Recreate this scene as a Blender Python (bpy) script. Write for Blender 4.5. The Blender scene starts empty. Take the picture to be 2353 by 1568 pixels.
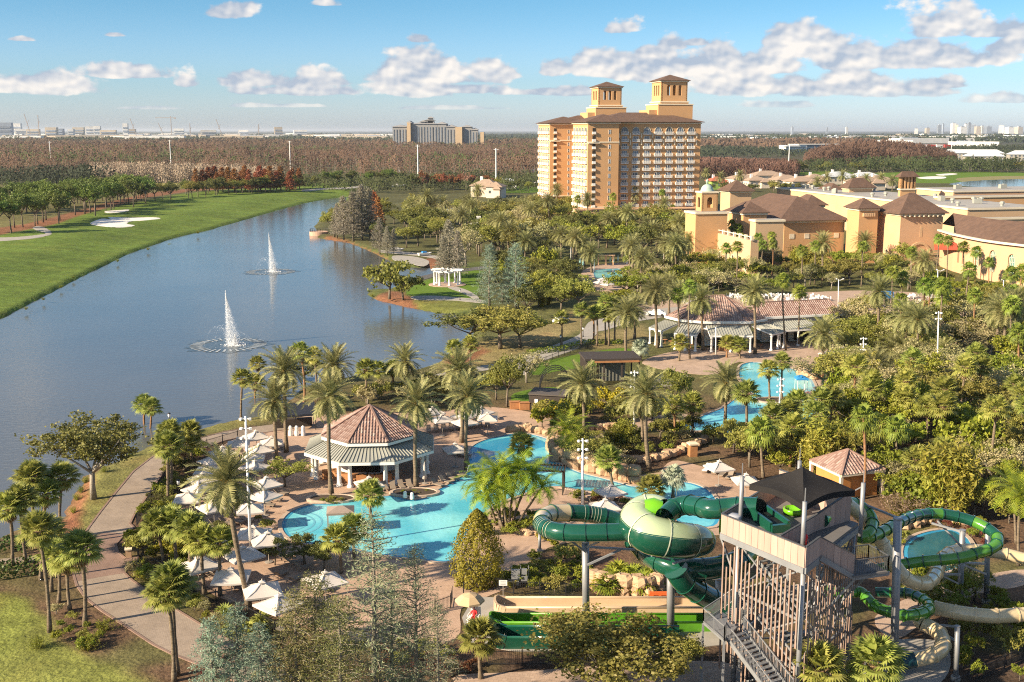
import bpy, math, random
import numpy as np
from mathutils import Vector, Matrix
from mathutils.geometry import tessellate_polygon
random.seed(7)
R = math.radians
sc = bpy.context.scene
col = sc.collection

# ---------------------------------------------------------------- camera
H = 42.0                                  # drone height above the resort
PITCH = math.atan(484 / 2573.6)
FPX, CX, CY = 2573.6,1176.5,784.0       # survey pixels (2353 x 1568)
cam = bpy.data.cameras.new('camera')
cam.sensor_width = 36.0
cam.lens = 36.0 * 2573.6 / 2353.0
cam.clip_start, cam.clip_end = 1.0,90000.0
camo = bpy.data.objects.new('camera', cam)
col.objects.link(camo)
camo.location = (0,0, H)
camo.rotation_euler = (math.pi / 2 - PITCH, 0,0)
sc.camera = camo
CP, SP = math.cos(PITCH), math.sin(PITCH)

# ---------------------------------------------------------------- sun, sky, exposure
SUN_AZ, SUN_EL = 63.0,26.0               # heading of the light (from +Y to +X), height of the sun
sun = bpy.data.lights.new('sun', 'SUN')
sun.energy, sun.angle, sun.color = 5.0, R(0.6),(1.0,0.83,0.60)
suno = bpy.data.objects.new('sun', sun)
col.objects.link(suno)
ldir = Vector((math.sin(R(SUN_AZ)) * math.cos(R(SUN_EL)), math.cos(R(SUN_AZ)) * math.cos(R(SUN_EL)),-math.sin(R(SUN_EL))))
suno.rotation_euler = ldir.to_track_quat('-Z', 'Y').to_euler()
suno.location = (-60,-30,90)
sc.view_settings.view_transform = 'Standard'
sc.view_settings.look = 'None'
sc.view_settings.exposure = 1.22
sc.view_settings.gamma = 1.0
sc.cycles.use_denoising = False
sc.cycles.filter_width = 1.1
sc.cycles.max_bounces = 5
sc.cycles.diffuse_bounces = 2
sc.cycles.glossy_bounces = 3
sc.cycles.transmission_bounces = 3
sc.cycles.transparent_max_bounces = 6
sc.cycles.volume_bounces = 0
sc.cycles.caustics_reflective = False
sc.cycles.caustics_refractive = False
sc.cycles.sample_clamp_indirect = 4.0

world = bpy.data.worlds.new('World')
sc.world = world
world.use_nodes = True
WN, WL = world.node_tree.nodes, world.node_tree.links
WN.clear()

def wn(t, **k):
 n = WN.new(t)
 for a, b in k.items():
  setattr(n, a, b)
 return n

def wmath(op, a, b=None, c=None, clamp=False):
 n = wn('ShaderNodeMath', operation=op, use_clamp=clamp)
 for i, x in enumerate((a, b, c)):
  if x is None:
   continue
  if isinstance(x, (int, float)):
   n.inputs[i].default_value = x
  else:
   WL.new(x, n.inputs[i])
 return n.outputs[0]

sky = wn('ShaderNodeTexSky', sky_type='NISHITA')
sky.sun_disc = False
sky.sun_elevation = R(SUN_EL)
sky.sun_rotation = R(SUN_AZ + 180)
sky.altitude = 0
sky.air_density, sky.dust_density, sky.ozone_density = 1.0,0.6,3.0
tc = wn('ShaderNodeTexCoord')
sep = wn('ShaderNodeSeparateXYZ')
WL.new(tc.outputs['Generated'], sep.inputs[0])
az = wmath('MULTIPLY', wmath('ARCTAN2', sep.outputs[0], sep.outputs[1]),57.29578)
el = wmath('MULTIPLY', wmath('ARCSINE', sep.outputs[2]),57.29578)
rel = wmath('MULTIPLY', el, 1 / 30.0, clamp=True)
tint = wn('ShaderNodeValToRGB')
tint.color_ramp.interpolation = 'EASE'
WL.new(rel, tint.inputs[0])
e = tint.color_ramp.elements
e[0].position, e[0].color = 0.0,(0.98,1.10,1.50,1)
e[1].position, e[1].color = 0.23,(0.47,0.79,1.0,1)
x = tint.color_ramp.elements.new(0.09)
x.color = (0.72,0.94,1.24,1)
x = tint.color_ramp.elements.new(1.0)
x.color = (0.95,1.0,1.02,1)
mulc = wn('ShaderNodeMix', data_type='RGBA', blend_type='MULTIPLY')
mulc.inputs['Factor'].default_value = 1.0
WL.new(sky.outputs[0], mulc.inputs['A'])
WL.new(tint.outputs[0], mulc.inputs['B'])
comb = wn('ShaderNodeCombineXYZ')
WL.new(az, comb.inputs[0])
WL.new(el, comb.inputs[1])
negel = wmath('MULTIPLY', el, -1.0)
WL.new(negel, comb.inputs[2])

def wnoise(scale, detail, rough, sx=1.0, sy=1.0, off=(0,0,0)):
 mp = wn('ShaderNodeMapping')
 mp.inputs['Scale'].default_value = (sx, sy, 0)
 mp.inputs['Location'].default_value = off
 WL.new(comb.outputs[0], mp.inputs[0])
 n = wn('ShaderNodeTexNoise')
 n.noise_dimensions = '2D'
 n.inputs['Scale'].default_value = scale
 n.inputs['Detail'].default_value = detail
 n.inputs['Roughness'].default_value = rough
 WL.new(mp.outputs[0], n.inputs[0])
 return n.outputs[0]

def bearing(px, py):
 dx, dy = px - CX, CY - py
 d = Vector((dx, FPX * CP + dy * SP, -FPX * SP + dy * CP)).normalized()
 return math.degrees(math.atan2(d.x, d.y)), math.degrees(math.asin(d.z))

CLOUDS = [(80,208,130,38),(150,205,70,30),(290,172,90,26),(435,192,28,28),(590,190,90,42),(690,212,150,22),
   (740,190,80,34),(955,158,62,58),(1000,183,175,44),(930,211,110,40),(1060,209,100,20),(1130,176,90,36),(1268,166,44,44),
   (958,92,34,24),(530,30,48,34),(745,10,38,18),(1425,70,46,28),(1545,104,40,34),(1595,101,36,16),
   (1470,166,150,52),(1500,130,60,30),(1640,160,82,60),(1770,158,110,50),(1870,120,110,62),(1960,146,140,52),(2080,140,160,60),(2160,72,100,56),
   (2270,76,90,36),(1650,208,80,44),(1750,208,72,42),(1830,208,60,44),(1950,208,120,46),(2060,213,100,30),
   (2170,196,44,20),(2340,112,60,26),(2300,232,60,18),(1225,215,80,14),(1760,244,80,12),(45,92,26,9),(265,82,26,9),(1330,214,60,24),(330,250,60,5),(1000,250,120,7),(640,245,90,6)]
field = None
for (cx_, by_, hw, hh) in CLOUDS:
 a0, e0 = bearing(cx_, by_)
 wd, hd = hw / FPX * 57.3, hh / FPX * 57.3
 n = wn('ShaderNodeVectorMath', operation='MULTIPLY_ADD')
 WL.new(comb.outputs[0], n.inputs[0])
 n.inputs[1].default_value = (1 / wd, 1 / hd, 3.5 / hd)
 n.inputs[2].default_value = (-a0 / wd, -e0 / hd, e0 * 3.5 / hd)
 m = wn('ShaderNodeVectorMath', operation='MAXIMUM')
 WL.new(n.outputs[0], m.inputs[0])
 m.inputs[1].default_value = (-999,0,0)
 l = wn('ShaderNodeVectorMath', operation='LENGTH')
 WL.new(m.outputs[0], l.inputs[0])
 field = l.outputs['Value'] if field is None else wmath('SMOOTH_MIN', field, l.outputs['Value'],0.12)
n_gen = wnoise(0.11,5.0,0.55,1.0,2.6,(3.3,1.7,0))
outside = wmath('MAXIMUM', wmath('MULTIPLY', wmath('SUBTRACT', wmath('ABSOLUTE', az),26.0),0.2, clamp=True),
    wmath('MULTIPLY', wmath('SUBTRACT', el, 7.5),0.3, clamp=True))
gen = wmath('ADD', wmath('MULTIPLY', wmath('SUBTRACT', 0.60, n_gen),6.0),1.0)
gen = wmath('ADD', gen, wmath('MULTIPLY', wmath('SUBTRACT', 1.0, outside),9.0))
field = wmath('MINIMUM', field, gen)
nz1 = wnoise(0.36,6.0,0.58,1.0,1.5)
nz2 = wnoise(0.36,3.2,0.5,1.0,1.5,(0.17,-0.30,0))
dens = wmath('ADD', wmath('SUBTRACT', 1.0, field), wmath('MULTIPLY', wmath('SUBTRACT', nz1,0.437),2.4))
mask = wn('ShaderNodeMapRange')
mask.interpolation_type = 'SMOOTHSTEP'
WL.new(dens, mask.inputs['Value'])
mask.inputs['From Min'].default_value = -0.02
mask.inputs['From Max'].default_value = 0.36
nzs = wnoise(0.36,3.2,0.5,1.0,1.5)
lit = wmath('ADD', wmath('MULTIPLY', wmath('SUBTRACT', nzs, nz2),5.0), wmath('ADD', wmath('MULTIPLY', dens, 0.22),0.34), clamp=True)
ccol = wn('ShaderNodeMix', data_type='RGBA')
WL.new(lit, ccol.inputs['Factor'])
ccol.inputs['A'].default_value = (3.1,3.6,4.4,1)
ccol.inputs['B'].default_value = (6.9,6.45,6.0,1)
hz = wmath('MULTIPLY', wmath('SUBTRACT', el, 0.1),0.55, clamp=True)
fac = wmath('MULTIPLY', mask.outputs[0], wmath('MULTIPLY', hz, 0.95))
mixc = wn('ShaderNodeMix', data_type='RGBA')
WL.new(fac, mixc.inputs['Factor'])
WL.new(mulc.outputs['Result'], mixc.inputs['A'])
WL.new(ccol.outputs['Result'], mixc.inputs['B'])
bg = wn('ShaderNodeBackground')
bg.inputs['Strength'].default_value = 0.065
WL.new(mixc.outputs['Result'], bg.inputs[0])
wo = wn('ShaderNodeOutputWorld')
WL.new(bg.outputs[0], wo.inputs[0])
world.cycles.sampling_method = 'MANUAL'
world.cycles.sample_map_resolution = 512

# ---------------------------------------------------------------- survey helpers

def ray(px, py):
 dx, dy = px - CX, CY - py
 return Vector((dx, FPX * CP + dy * SP, -FPX * SP + dy * CP))

def G(px, py, z=0.0):
 d = ray(px, py)
 t = (z - H) / d.z
 return Vector((d.x * t, d.y * t, z))

def P(px, py, Y):
 d = ray(px, py)
 t = Y / d.y
 return Vector((d.x * t, Y, H + d.z * t))

def screen(p):
 d = (p[1] * CP - (p[2] - H) * SP)
 return CX + p[0] * FPX / d, CY - (p[1] * SP + (p[2] - H) * CP) * FPX / d

def mpp(Y):
 return Y * 1.02 / FPX

# ---------------------------------------------------------------- mesh helper

class MB:
 def __init__(s):
  s.v, s.f, s.m = [],[],[]

 def add(s, vs, fs, mi=0):
  o = len(s.v)
  s.v.extend([tuple(p) for p in vs])
  s.f.extend([tuple(i + o for i in f) for f in fs])
  s.m.extend([mi] * len(fs))

 def box(s, c, size, rz=0.0, mi=0):
  hx, hy, hz = size[0] / 2, size[1] / 2, size[2] / 2
  ca, sa = math.cos(rz), math.sin(rz)
  vs = []
  for dz in (-hz, hz):
   for dx, dy in ((-hx, -hy),(hx, -hy),(hx, hy),(-hx, hy)):
    vs.append((c[0] + dx * ca - dy * sa, c[1] + dx * sa + dy * ca, c[2] + dz))
  s.add(vs, [(3,2,1,0),(4,5,6,7),(0,1,5,4),(1,2,6,5),(2,3,7,6),(3,0,4,7)], mi)

 def bar(s, a, b, w, h=None, mi=0):
  a, b = Vector(a), Vector(b)
  h = w if h is None else h
  d = (b - a).normalized()
  up = Vector((0,0,1)) if abs(d.z) < 0.95 else Vector((1,0,0))
  x = d.cross(up).normalized() * w / 2
  y = x.cross(d).normalized() * h / 2
  vs = [a - x - y, a + x - y, a + x + y, a - x + y, b - x - y, b + x - y, b + x + y, b - x + y]
  s.add(vs, [(0,1,2,3),(7,6,5,4),(1,0,4,5),(2,1,5,6),(3,2,6,7),(0,3,7,4)], mi)

 def tube(s, pts, rs, n=8, mi=0, cap=True):
  pts = [Vector(p) for p in pts]
  if isinstance(rs, (int, float)):
   rs = [rs] * len(pts)
  o = len(s.v)
  ref = None
  for i, p in enumerate(pts):
   d = (pts[min(i + 1, len(pts) - 1)] - pts[max(i - 1,0)]).normalized()
   if ref is None:
    ref = Vector((1,0,0)) if abs(d.x) < 0.8 else Vector((0,1,0))
   x = (ref - d * ref.dot(d)).normalized()
   ref = x
   y = d.cross(x)
   for k in range(n):
    a = 2 * math.pi * k / n
    s.v.append(tuple(p + (x * math.cos(a) + y * math.sin(a)) * rs[i]))
  for i in range(len(pts) - 1):
   for k in range(n):
    k2 = (k + 1) % n
    s.f.append((o + i * n + k, o + i * n + k2, o + (i + 1) * n + k2, o + (i + 1) * n + k))
    s.m.append(mi)
  if cap:
   s.f.append(tuple(o + k for k in reversed(range(n))))
   s.m.append(mi)
   s.f.append(tuple(o + (len(pts) - 1) * n + k for k in range(n)))
   s.m.append(mi)

 def lathe(s, prof, n=16, c=(0,0,0), mi=0):
  o = len(s.v)
  for (r, z) in prof:
   for k in range(n):
    a = 2 * math.pi * k / n
    s.v.append((c[0] + r * math.cos(a), c[1] + r * math.sin(a), c[2] + z))
  for i in range(len(prof) - 1):
   for k in range(n):
    k2 = (k + 1) % n
    s.f.append((o + i * n + k, o + i * n + k2, o + (i + 1) * n + k2, o + (i + 1) * n + k))
    s.m.append(mi)

 def prism(s, poly, z0, z1, mi=0, bottom=False, holes=()):
  loops = [[Vector((p[0], p[1],0)) for p in poly]] + [[Vector((p[0], p[1],0)) for p in h] for h in holes]
  area = sum(a.x * b.y - b.x * a.y for a, b in zip(loops[0], loops[0][1:] + loops[0][:1]))
  if area < 0:
   loops[0].reverse()
  flat = [p for l in loops for p in l]
  tri = tessellate_polygon(loops)
  o = len(s.v)
  s.v.extend([(p.x, p.y, z1) for p in flat])
  for t in tri:
   a, b, c = (flat[i] for i in t)
   if (b.x - a.x) * (c.y - a.y) - (b.y - a.y) * (c.x - a.x) < 0:
    t = (t[0], t[2], t[1])
   s.f.append(tuple(o + i for i in t))
   s.m.append(mi)
  if z0 is not None:
   for l in loops:
    n = len(l)
    q = [(p.x, p.y, z0) for p in l] + [(p.x, p.y, z1) for p in l]
    s.add(q, [(i, (i + 1) % n, n + (i + 1) % n, n + i) for i in range(n)], mi)

 def hip(s, c, sx, sy, z0, h, rz=0.0, mi=0, ridge=None, over=0.0, t=0.25):
  hx, hy = sx / 2 + over, sy / 2 + over
  ca, sa = math.cos(rz), math.sin(rz)
  rl = (abs(hx - hy) if ridge is None else ridge)
  if hx >= hy:
   top = [(-rl, 0),(rl, 0)]
  else:
   top = [(0,-rl),(0, rl)]
  T = lambda x, y, z: (c[0] + x * ca - y * sa, c[1] + x * sa + y * ca, z)
  vs = [T(-hx, -hy, z0), T(hx, -hy, z0), T(hx, hy, z0), T(-hx, hy, z0), T(-hx, -hy, z0 + t), T(hx, -hy, z0 + t), T(hx, hy, z0 + t), T(-hx, hy, z0 + t),
    T(*top[0], z0 + t + h), T(*top[1], z0 + t + h)]
  fs = [(3,2,1,0),(0,1,5,4),(1,2,6,5),(2,3,7,6),(3,0,4,7)]
  if hx >= hy:
   fs += [(4,5,9,8),(5,6,9),(6,7,8,9),(7,4,8)]
  else:
   fs += [(4,5,8),(5,6,9,8),(6,7,9),(7,4,8,9)]
  s.add(vs, fs, mi)

 def mesh(s, name, mats, smooth=False):
  me = bpy.data.meshes.new(name)
  me.from_pydata(s.v, [], s.f)
  mats = mats if isinstance(mats, (list, tuple)) else [mats]
  for m in mats:
   me.materials.append(m)
  if len(mats) > 1:
   me.polygons.foreach_set('material_index', s.m)
  if smooth:
   me.polygons.foreach_set('use_smooth', [True] * len(me.polygons))
  me.update()
  return me

 def build(s, name, mats, parent=None, smooth=False, loc=None, rz=None):
  return link(name, s.mesh(name, mats, smooth), parent, loc, rz)

def part(name, shape, args, mats, parent=None, smooth=False):
 b = MB()
 getattr(b, shape)(*args) if isinstance(args, tuple) else getattr(b, shape)(args)
 return b.build(name, mats, parent, smooth)

def npmesh(name, v, quads, mats, midx=None, tris=False):
 me = bpy.data.meshes.new(name)
 k = 3 if tris else 4
 nv, nf = len(v), len(quads)
 me.vertices.add(nv)
 me.vertices.foreach_set('co', np.ascontiguousarray(v, dtype=np.float32).ravel())
 me.loops.add(nf * k)
 me.loops.foreach_set('vertex_index', np.ascontiguousarray(quads, dtype=np.int32).ravel())
 me.polygons.add(nf)
 me.polygons.foreach_set('loop_start', np.arange(0, nf * k, k, dtype=np.int32))
 for m in (mats if isinstance(mats, (list, tuple)) else [mats]):
  me.materials.append(m)
 if midx is not None:
  me.polygons.foreach_set('material_index', np.ascontiguousarray(midx, dtype=np.int32))
 me.update(calc_edges=True)
 me.validate()
 return me

def link(name, me, parent=None, loc=None, rz=None):
 o = bpy.data.objects.new(name, me)
 col.objects.link(o)
 if parent is not None:
  o.parent = parent
 if loc is not None:
  o.location = loc
 if rz is not None:
  o.rotation_euler = (0,0, rz)
 return o

def thing(name, label, cat, loc=(0,0,0), rz=0.0, group=None):
 o = bpy.data.objects.new(name, None)
 col.objects.link(o)
 o.empty_display_size = 0.5
 o.location = loc
 o.rotation_euler = (0,0, rz)
 return tag(o, label, cat, group)

def tag(o, label=None, cat=None, group=None, kind=None):
 if label:
  o['label'] = label
 if cat:
  o['category'] = cat
 if group:
  o['group'] = group
 if kind:
  o['kind'] = kind
 return o

AUTO = {}

def auto(o, base, cat, group=None):
 AUTO.setdefault(base, []).append(o)
 return tag(o, base, cat, group)

def structure(o):
 o['kind'] = 'structure'
 return o

def spline(pts, n=6, closed=True):
 out = []
 L = len(pts)
 rng = range(L) if closed else range(L - 1)
 for i in rng:
  if closed:
   p0, p1, p2, p3 = (Vector(pts[(i + k) % L]) for k in (-1,0,1,2))
  else:
   p0, p1, p2, p3 = (Vector(pts[min(max(i + k, 0), L - 1)]) for k in (-1,0,1,2))
  for j in range(n):
   t = j / n
   out.append(0.5 * ((2 * p1) + (p2 - p0) * t + (2 * p0 - 5 * p1 + 4 * p2 - p3) * t * t + (3 * p1 - p0 - 3 * p2 + p3) * t ** 3))
 if not closed:
  out.append(Vector(pts[-1]))
 return out

def GP(pts, z=0.0, smooth=0):
 w = [G(x, y, z) for x, y in pts]
 return spline(w, smooth) if smooth else w

# ---------------------------------------------------------------- materials
MATS = {}

def mat(name, c, rough=0.7, c2=None, scale=3.0, amount=0.5, bump=0.0, bscale=None, metal=0.0, spec=0.4, coat=0.0, objrand=0.0, stretch=None, detail=5.0):
 if name in MATS:
  return MATS[name]
 m = bpy.data.materials.new(name)
 m.use_nodes = True
 N, L = m.node_tree.nodes, m.node_tree.links
 b = N['Principled BSDF']
 b.inputs['Roughness'].default_value = rough
 b.inputs['Metallic'].default_value = metal
 b.inputs['Specular IOR Level'].default_value = spec
 b.inputs['Coat Weight'].default_value = coat
 b.inputs['Coat Roughness'].default_value = 0.08
 c = tuple(c) + (1,)
 c2 = tuple(x * 0.72 for x in c[:3]) + (1,) if c2 is None else tuple(c2) + (1,)
 geo = N.new('ShaderNodeNewGeometry')
 src = geo.outputs['Position']
 if stretch:
  mp = N.new('ShaderNodeMapping')
  mp.inputs['Scale'].default_value = stretch
  L.new(src, mp.inputs[0])
  src = mp.outputs[0]
 nz = N.new('ShaderNodeTexNoise')
 nz.inputs['Scale'].default_value = scale
 nz.inputs['Detail'].default_value = detail
 nz.inputs['Roughness'].default_value = 0.65
 L.new(src, nz.inputs[0])
 mr = N.new('ShaderNodeMapRange')
 L.new(nz.outputs[0], mr.inputs['Value'])
 mr.inputs['From Min'].default_value = 0.35
 mr.inputs['From Max'].default_value = 0.68
 mr.inputs['To Max'].default_value = amount
 mx = N.new('ShaderNodeMix')
 mx.data_type = 'RGBA'
 mx.inputs['A'].default_value = c
 mx.inputs['B'].default_value = c2
 L.new(mr.outputs[0], mx.inputs['Factor'])
 out = mx.outputs['Result']
 if objrand:
  oi = N.new('ShaderNodeObjectInfo')
  hs = N.new('ShaderNodeHueSaturation')
  mm = N.new('ShaderNodeMapRange')
  L.new(oi.outputs['Random'], mm.inputs['Value'])
  mm.inputs['To Min'].default_value = 1 - objrand
  mm.inputs['To Max'].default_value = 1 + objrand
  L.new(mm.outputs[0], hs.inputs['Value'])
  L.new(out, hs.inputs['Color'])
  out = hs.outputs[0]
 L.new(out, b.inputs['Base Color'])
 if bump:
  bz = N.new('ShaderNodeTexNoise')
  bz.inputs['Scale'].default_value = bscale or scale * 5
  bz.inputs['Detail'].default_value = 4
  L.new(src, bz.inputs[0])
  bp = N.new('ShaderNodeBump')
  bp.inputs['Strength'].default_value = bump
  bp.inputs['Distance'].default_value = 0.1
  L.new(bz.outputs[0], bp.inputs['Height'])
  L.new(bp.outputs[0], b.inputs['Normal'])
 MATS[name] = m
 return m

def leafmat(name, c1, c2, trans=0.25, rough=0.55, orand=0.22, hue=0.02, patch=0.0):
 m = bpy.data.materials.new(name)
 m.use_nodes = True
 N, L = m.node_tree.nodes, m.node_tree.links
 b = N['Principled BSDF']
 b.inputs['Roughness'].default_value = rough
 b.inputs['Specular IOR Level'].default_value = 0.35
 geo = N.new('ShaderNodeNewGeometry')
 mx = N.new('ShaderNodeMix')
 mx.data_type = 'RGBA'
 mx.inputs['A'].default_value = tuple(c1) + (1,)
 mx.inputs['B'].default_value = tuple(c2) + (1,)
 L.new(geo.outputs['Random Per Island'], mx.inputs['Factor'])
 oi = N.new('ShaderNodeObjectInfo')
 hs = N.new('ShaderNodeHueSaturation')
 for sock, lo, hi in (('Value', 1 - orand, 1 + orand),('Hue', 0.5 - hue, 0.5 + hue)):
  mm = N.new('ShaderNodeMapRange')
  mm.inputs['To Min'].default_value = lo
  mm.inputs['To Max'].default_value = hi
  if sock == 'Hue':
   ml = N.new('ShaderNodeMath')
   ml.operation = 'MULTIPLY'
   ml.inputs[1].default_value = 7.31
   fr = N.new('ShaderNodeMath')
   fr.operation = 'FRACT'
   L.new(oi.outputs['Random'], ml.inputs[0])
   L.new(ml.outputs[0], fr.inputs[0])
   L.new(fr.outputs[0], mm.inputs['Value'])
  else:
   L.new(oi.outputs['Random'], mm.inputs['Value'])
  L.new(mm.outputs[0], hs.inputs[sock])
 csrc = mx.outputs['Result']
 if patch:
  nz = N.new('ShaderNodeTexNoise')
  nz.inputs['Scale'].default_value = patch
  nz.inputs['Detail'].default_value = 5
  L.new(geo.outputs['Position'], nz.inputs[0])
  mr = N.new('ShaderNodeMapRange')
  mr.inputs['From Min'].default_value = 0.32
  mr.inputs['From Max'].default_value = 0.68
  mr.inputs['To Min'].default_value = 0.4
  mr.inputs['To Max'].default_value = 1.4
  L.new(nz.outputs[0], mr.inputs['Value'])
  vm = N.new('ShaderNodeVectorMath')
  vm.operation = 'SCALE'
  L.new(csrc, vm.inputs[0])
  L.new(mr.outputs[0], vm.inputs['Scale'])
  csrc = vm.outputs[0]
 L.new(csrc, hs.inputs['Color'])
 L.new(hs.outputs[0], b.inputs['Base Color'])
 tr = N.new('ShaderNodeBsdfTranslucent')
 L.new(hs.outputs[0], tr.inputs['Color'])
 ms = N.new('ShaderNodeMixShader')
 ms.inputs[0].default_value = trans
 L.new(b.outputs[0], ms.inputs[1])
 L.new(tr.outputs[0], ms.inputs[2])
 L.new(ms.outputs[0], N['Material Output'].inputs['Surface'])
 return m

def watermat(name, c, c2, rough, wscale, bump, dscale, stretch=(1,1,1), bdist=0.1):
 m = bpy.data.materials.new(name)
 m.use_nodes = True
 N, L = m.node_tree.nodes, m.node_tree.links
 b = N['Principled BSDF']
 b.inputs['Roughness'].default_value = rough
 b.inputs['IOR'].default_value = 1.333
 geo = N.new('ShaderNodeNewGeometry')
 nz = N.new('ShaderNodeTexNoise')
 nz.inputs['Scale'].default_value = dscale
 nz.inputs['Detail'].default_value = 4
 L.new(geo.outputs['Position'], nz.inputs[0])
 mr = N.new('ShaderNodeMapRange')
 mr.inputs['From Min'].default_value = 0.38
 mr.inputs['From Max'].default_value = 0.62
 L.new(nz.outputs[0], mr.inputs['Value'])
 mx = N.new('ShaderNodeMix')
 mx.data_type = 'RGBA'
 mx.inputs['A'].default_value = tuple(c) + (1,)
 mx.inputs['B'].default_value = tuple(c2) + (1,)
 L.new(mr.outputs[0], mx.inputs['Factor'])
 L.new(mx.outputs['Result'], b.inputs['Base Color'])
 mp = N.new('ShaderNodeMapping')
 mp.inputs['Scale'].default_value = stretch
 L.new(geo.outputs['Position'], mp.inputs[0])
 w = N.new('ShaderNodeTexNoise')
 w.inputs['Scale'].default_value = wscale
 w.inputs['Detail'].default_value = 3
 L.new(mp.outputs[0], w.inputs[0])
 bp = N.new('ShaderNodeBump')
 bp.inputs['Strength'].default_value = bump
 bp.inputs['Distance'].default_value = bdist
 L.new(w.outputs[0], bp.inputs['Height'])
 L.new(bp.outputs[0], b.inputs['Normal'])
 return m

# ================================================================ the ground, the lake, paths, decks, pools
LAKE = [(-700,1090),(-700,900),(0,735),(100,682),(200,630),(300,582),(400,547),(480,529),(560,506),(640,483),(700,467),(750,458),(800,452),
  (790,465),(765,478),(742,495),(722,520),(730,548),(765,553),(800,558),(842,575),(878,592),(905,606),(935,614),(985,616),(1004,628),(990,640),(960,645),
  (925,660),(880,668),(848,664),(843,678),(862,690),(905,700),(950,710),(1005,720),(1040,722),(1075,735),(1090,752),(1085,772),(1062,790),(1035,808),(1015,826),(988,843),(940,853),(860,858),(800,868),(740,878),
  (690,893),(660,925),(629,952),(560,964),(500,975),(451,990),(400,1003),(350,1022),(300,1045),(241,1070),(195,1096),(176,1124),(160,1155),(146,1186),(125,1200),(95,1205),(45,1215),(0,1238),(-160,1290),(-420,1330)]
LAKE_W = np.array([tuple(G(x, y, -0.8))[:2] for x, y in LAKE])

def seg_dist(px, py, poly):
 d = np.full(px.shape, 1e9)
 ins = np.zeros(px.shape, bool)
 n = len(poly)
 for i in range(n):
  ax, ay = poly[i]
  bx, by = poly[(i + 1) % n]
  ex, ey = bx - ax, by - ay
  t = np.clip(((px - ax) * ex + (py - ay) * ey) / (ex * ex + ey * ey + 1e-9),0,1)
  d = np.minimum(d, (px - ax - t * ex) ** 2 + (py - ay - t * ey) ** 2)
  c = ((ay > py) != (by > py)) & (px < ex * (py - ay) / (ey + 1e-12) + ax)
  ins ^= c
 d = np.sqrt(d)
 return np.where(ins, -d, d)

def sdist(x, y, poly):
 best, ins = 1e18, False
 ax, ay = poly[-1][0], poly[-1][1]
 for q in poly:
  bx, by = q[0], q[1]
  ex, ey = bx - ax, by - ay
  t = ((x - ax) * ex + (y - ay) * ey) / (ex * ex + ey * ey + 1e-9)
  t = 0.0 if t < 0 else (1.0 if t > 1 else t)
  dx, dy = x - ax - t * ex, y - ay - t * ey
  d = dx * dx + dy * dy
  if d < best:
   best = d
  if (ay > y) != (by > y) and x < ex * (y - ay) / (ey + 1e-12) + ax:
   ins = not ins
  ax, ay = bx, by
 return -math.sqrt(best) if ins else math.sqrt(best)

def sstep(x, a, b):
 t = np.clip((x - a) / (b - a),0,1)
 return t * t * (3 - 2 * t)

def wpoly(pts, z=0.0):
 return [tuple(G(x, y, z))[:2] for x, y in pts]

AXIS = [tuple(G(x, y, -0.8))[:2] for x, y in ((-400,1150),(120,860),(430,640),(600,540),(790,452))]
AXIS += [(AXIS[-1][0] + 10, AXIS[-1][1] + 60),(AXIS[-1][0] + 60,3000)]

def noise2(x, y, s, seed=0.0):
 return (np.sin(x * s + 1.3 * np.sin(y * s * 0.7 + seed)) + np.sin(y * s * 1.31 + 1.7 * np.sin(x * s * 0.53 + seed * 2)) + np.sin((x + y) * s * 0.61 + seed)) / 3

def terrain_z(x, y):
 x, y = np.asarray(x, float), np.asarray(y, float)
 s = seg_dist(x, y, LAKE_W)
 s = s + 0.35 * noise2(x, y, 0.9) + 0.25 * noise2(x, y, 2.3,2.0)
 ax = np.interp(y, [p[1] for p in AXIS],[p[0] for p in AXIS])
 far = sstep(ax - x, -8,8) * sstep(y, 150,190)
 bank = -0.8 + 0.8 * sstep(s, 0.0,2.6)
 fair = -0.8 + 0.75 * sstep(s, 0.0,1.2) + 2.6 * sstep(s, 1.0,34) + 0.35 * noise2(x, y, 0.045) * sstep(s, 6,40)
 z = bank * (1 - far) + fair * far
 z = np.where(s < 0,-0.8 + np.maximum(s * 0.55,-2.2), z)
 return z * (1 - sstep(y, 900,1200)) + 0.0

LAKE_L = LAKE_W.tolist()

def TZ(x, y):
 if y > 150 and x < 60 and y < 1300 or sdist(x, y, LAKE_L) < 4:
  return float(terrain_z(np.array([x]), np.array([y]))[0])
 return 0.0

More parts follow.
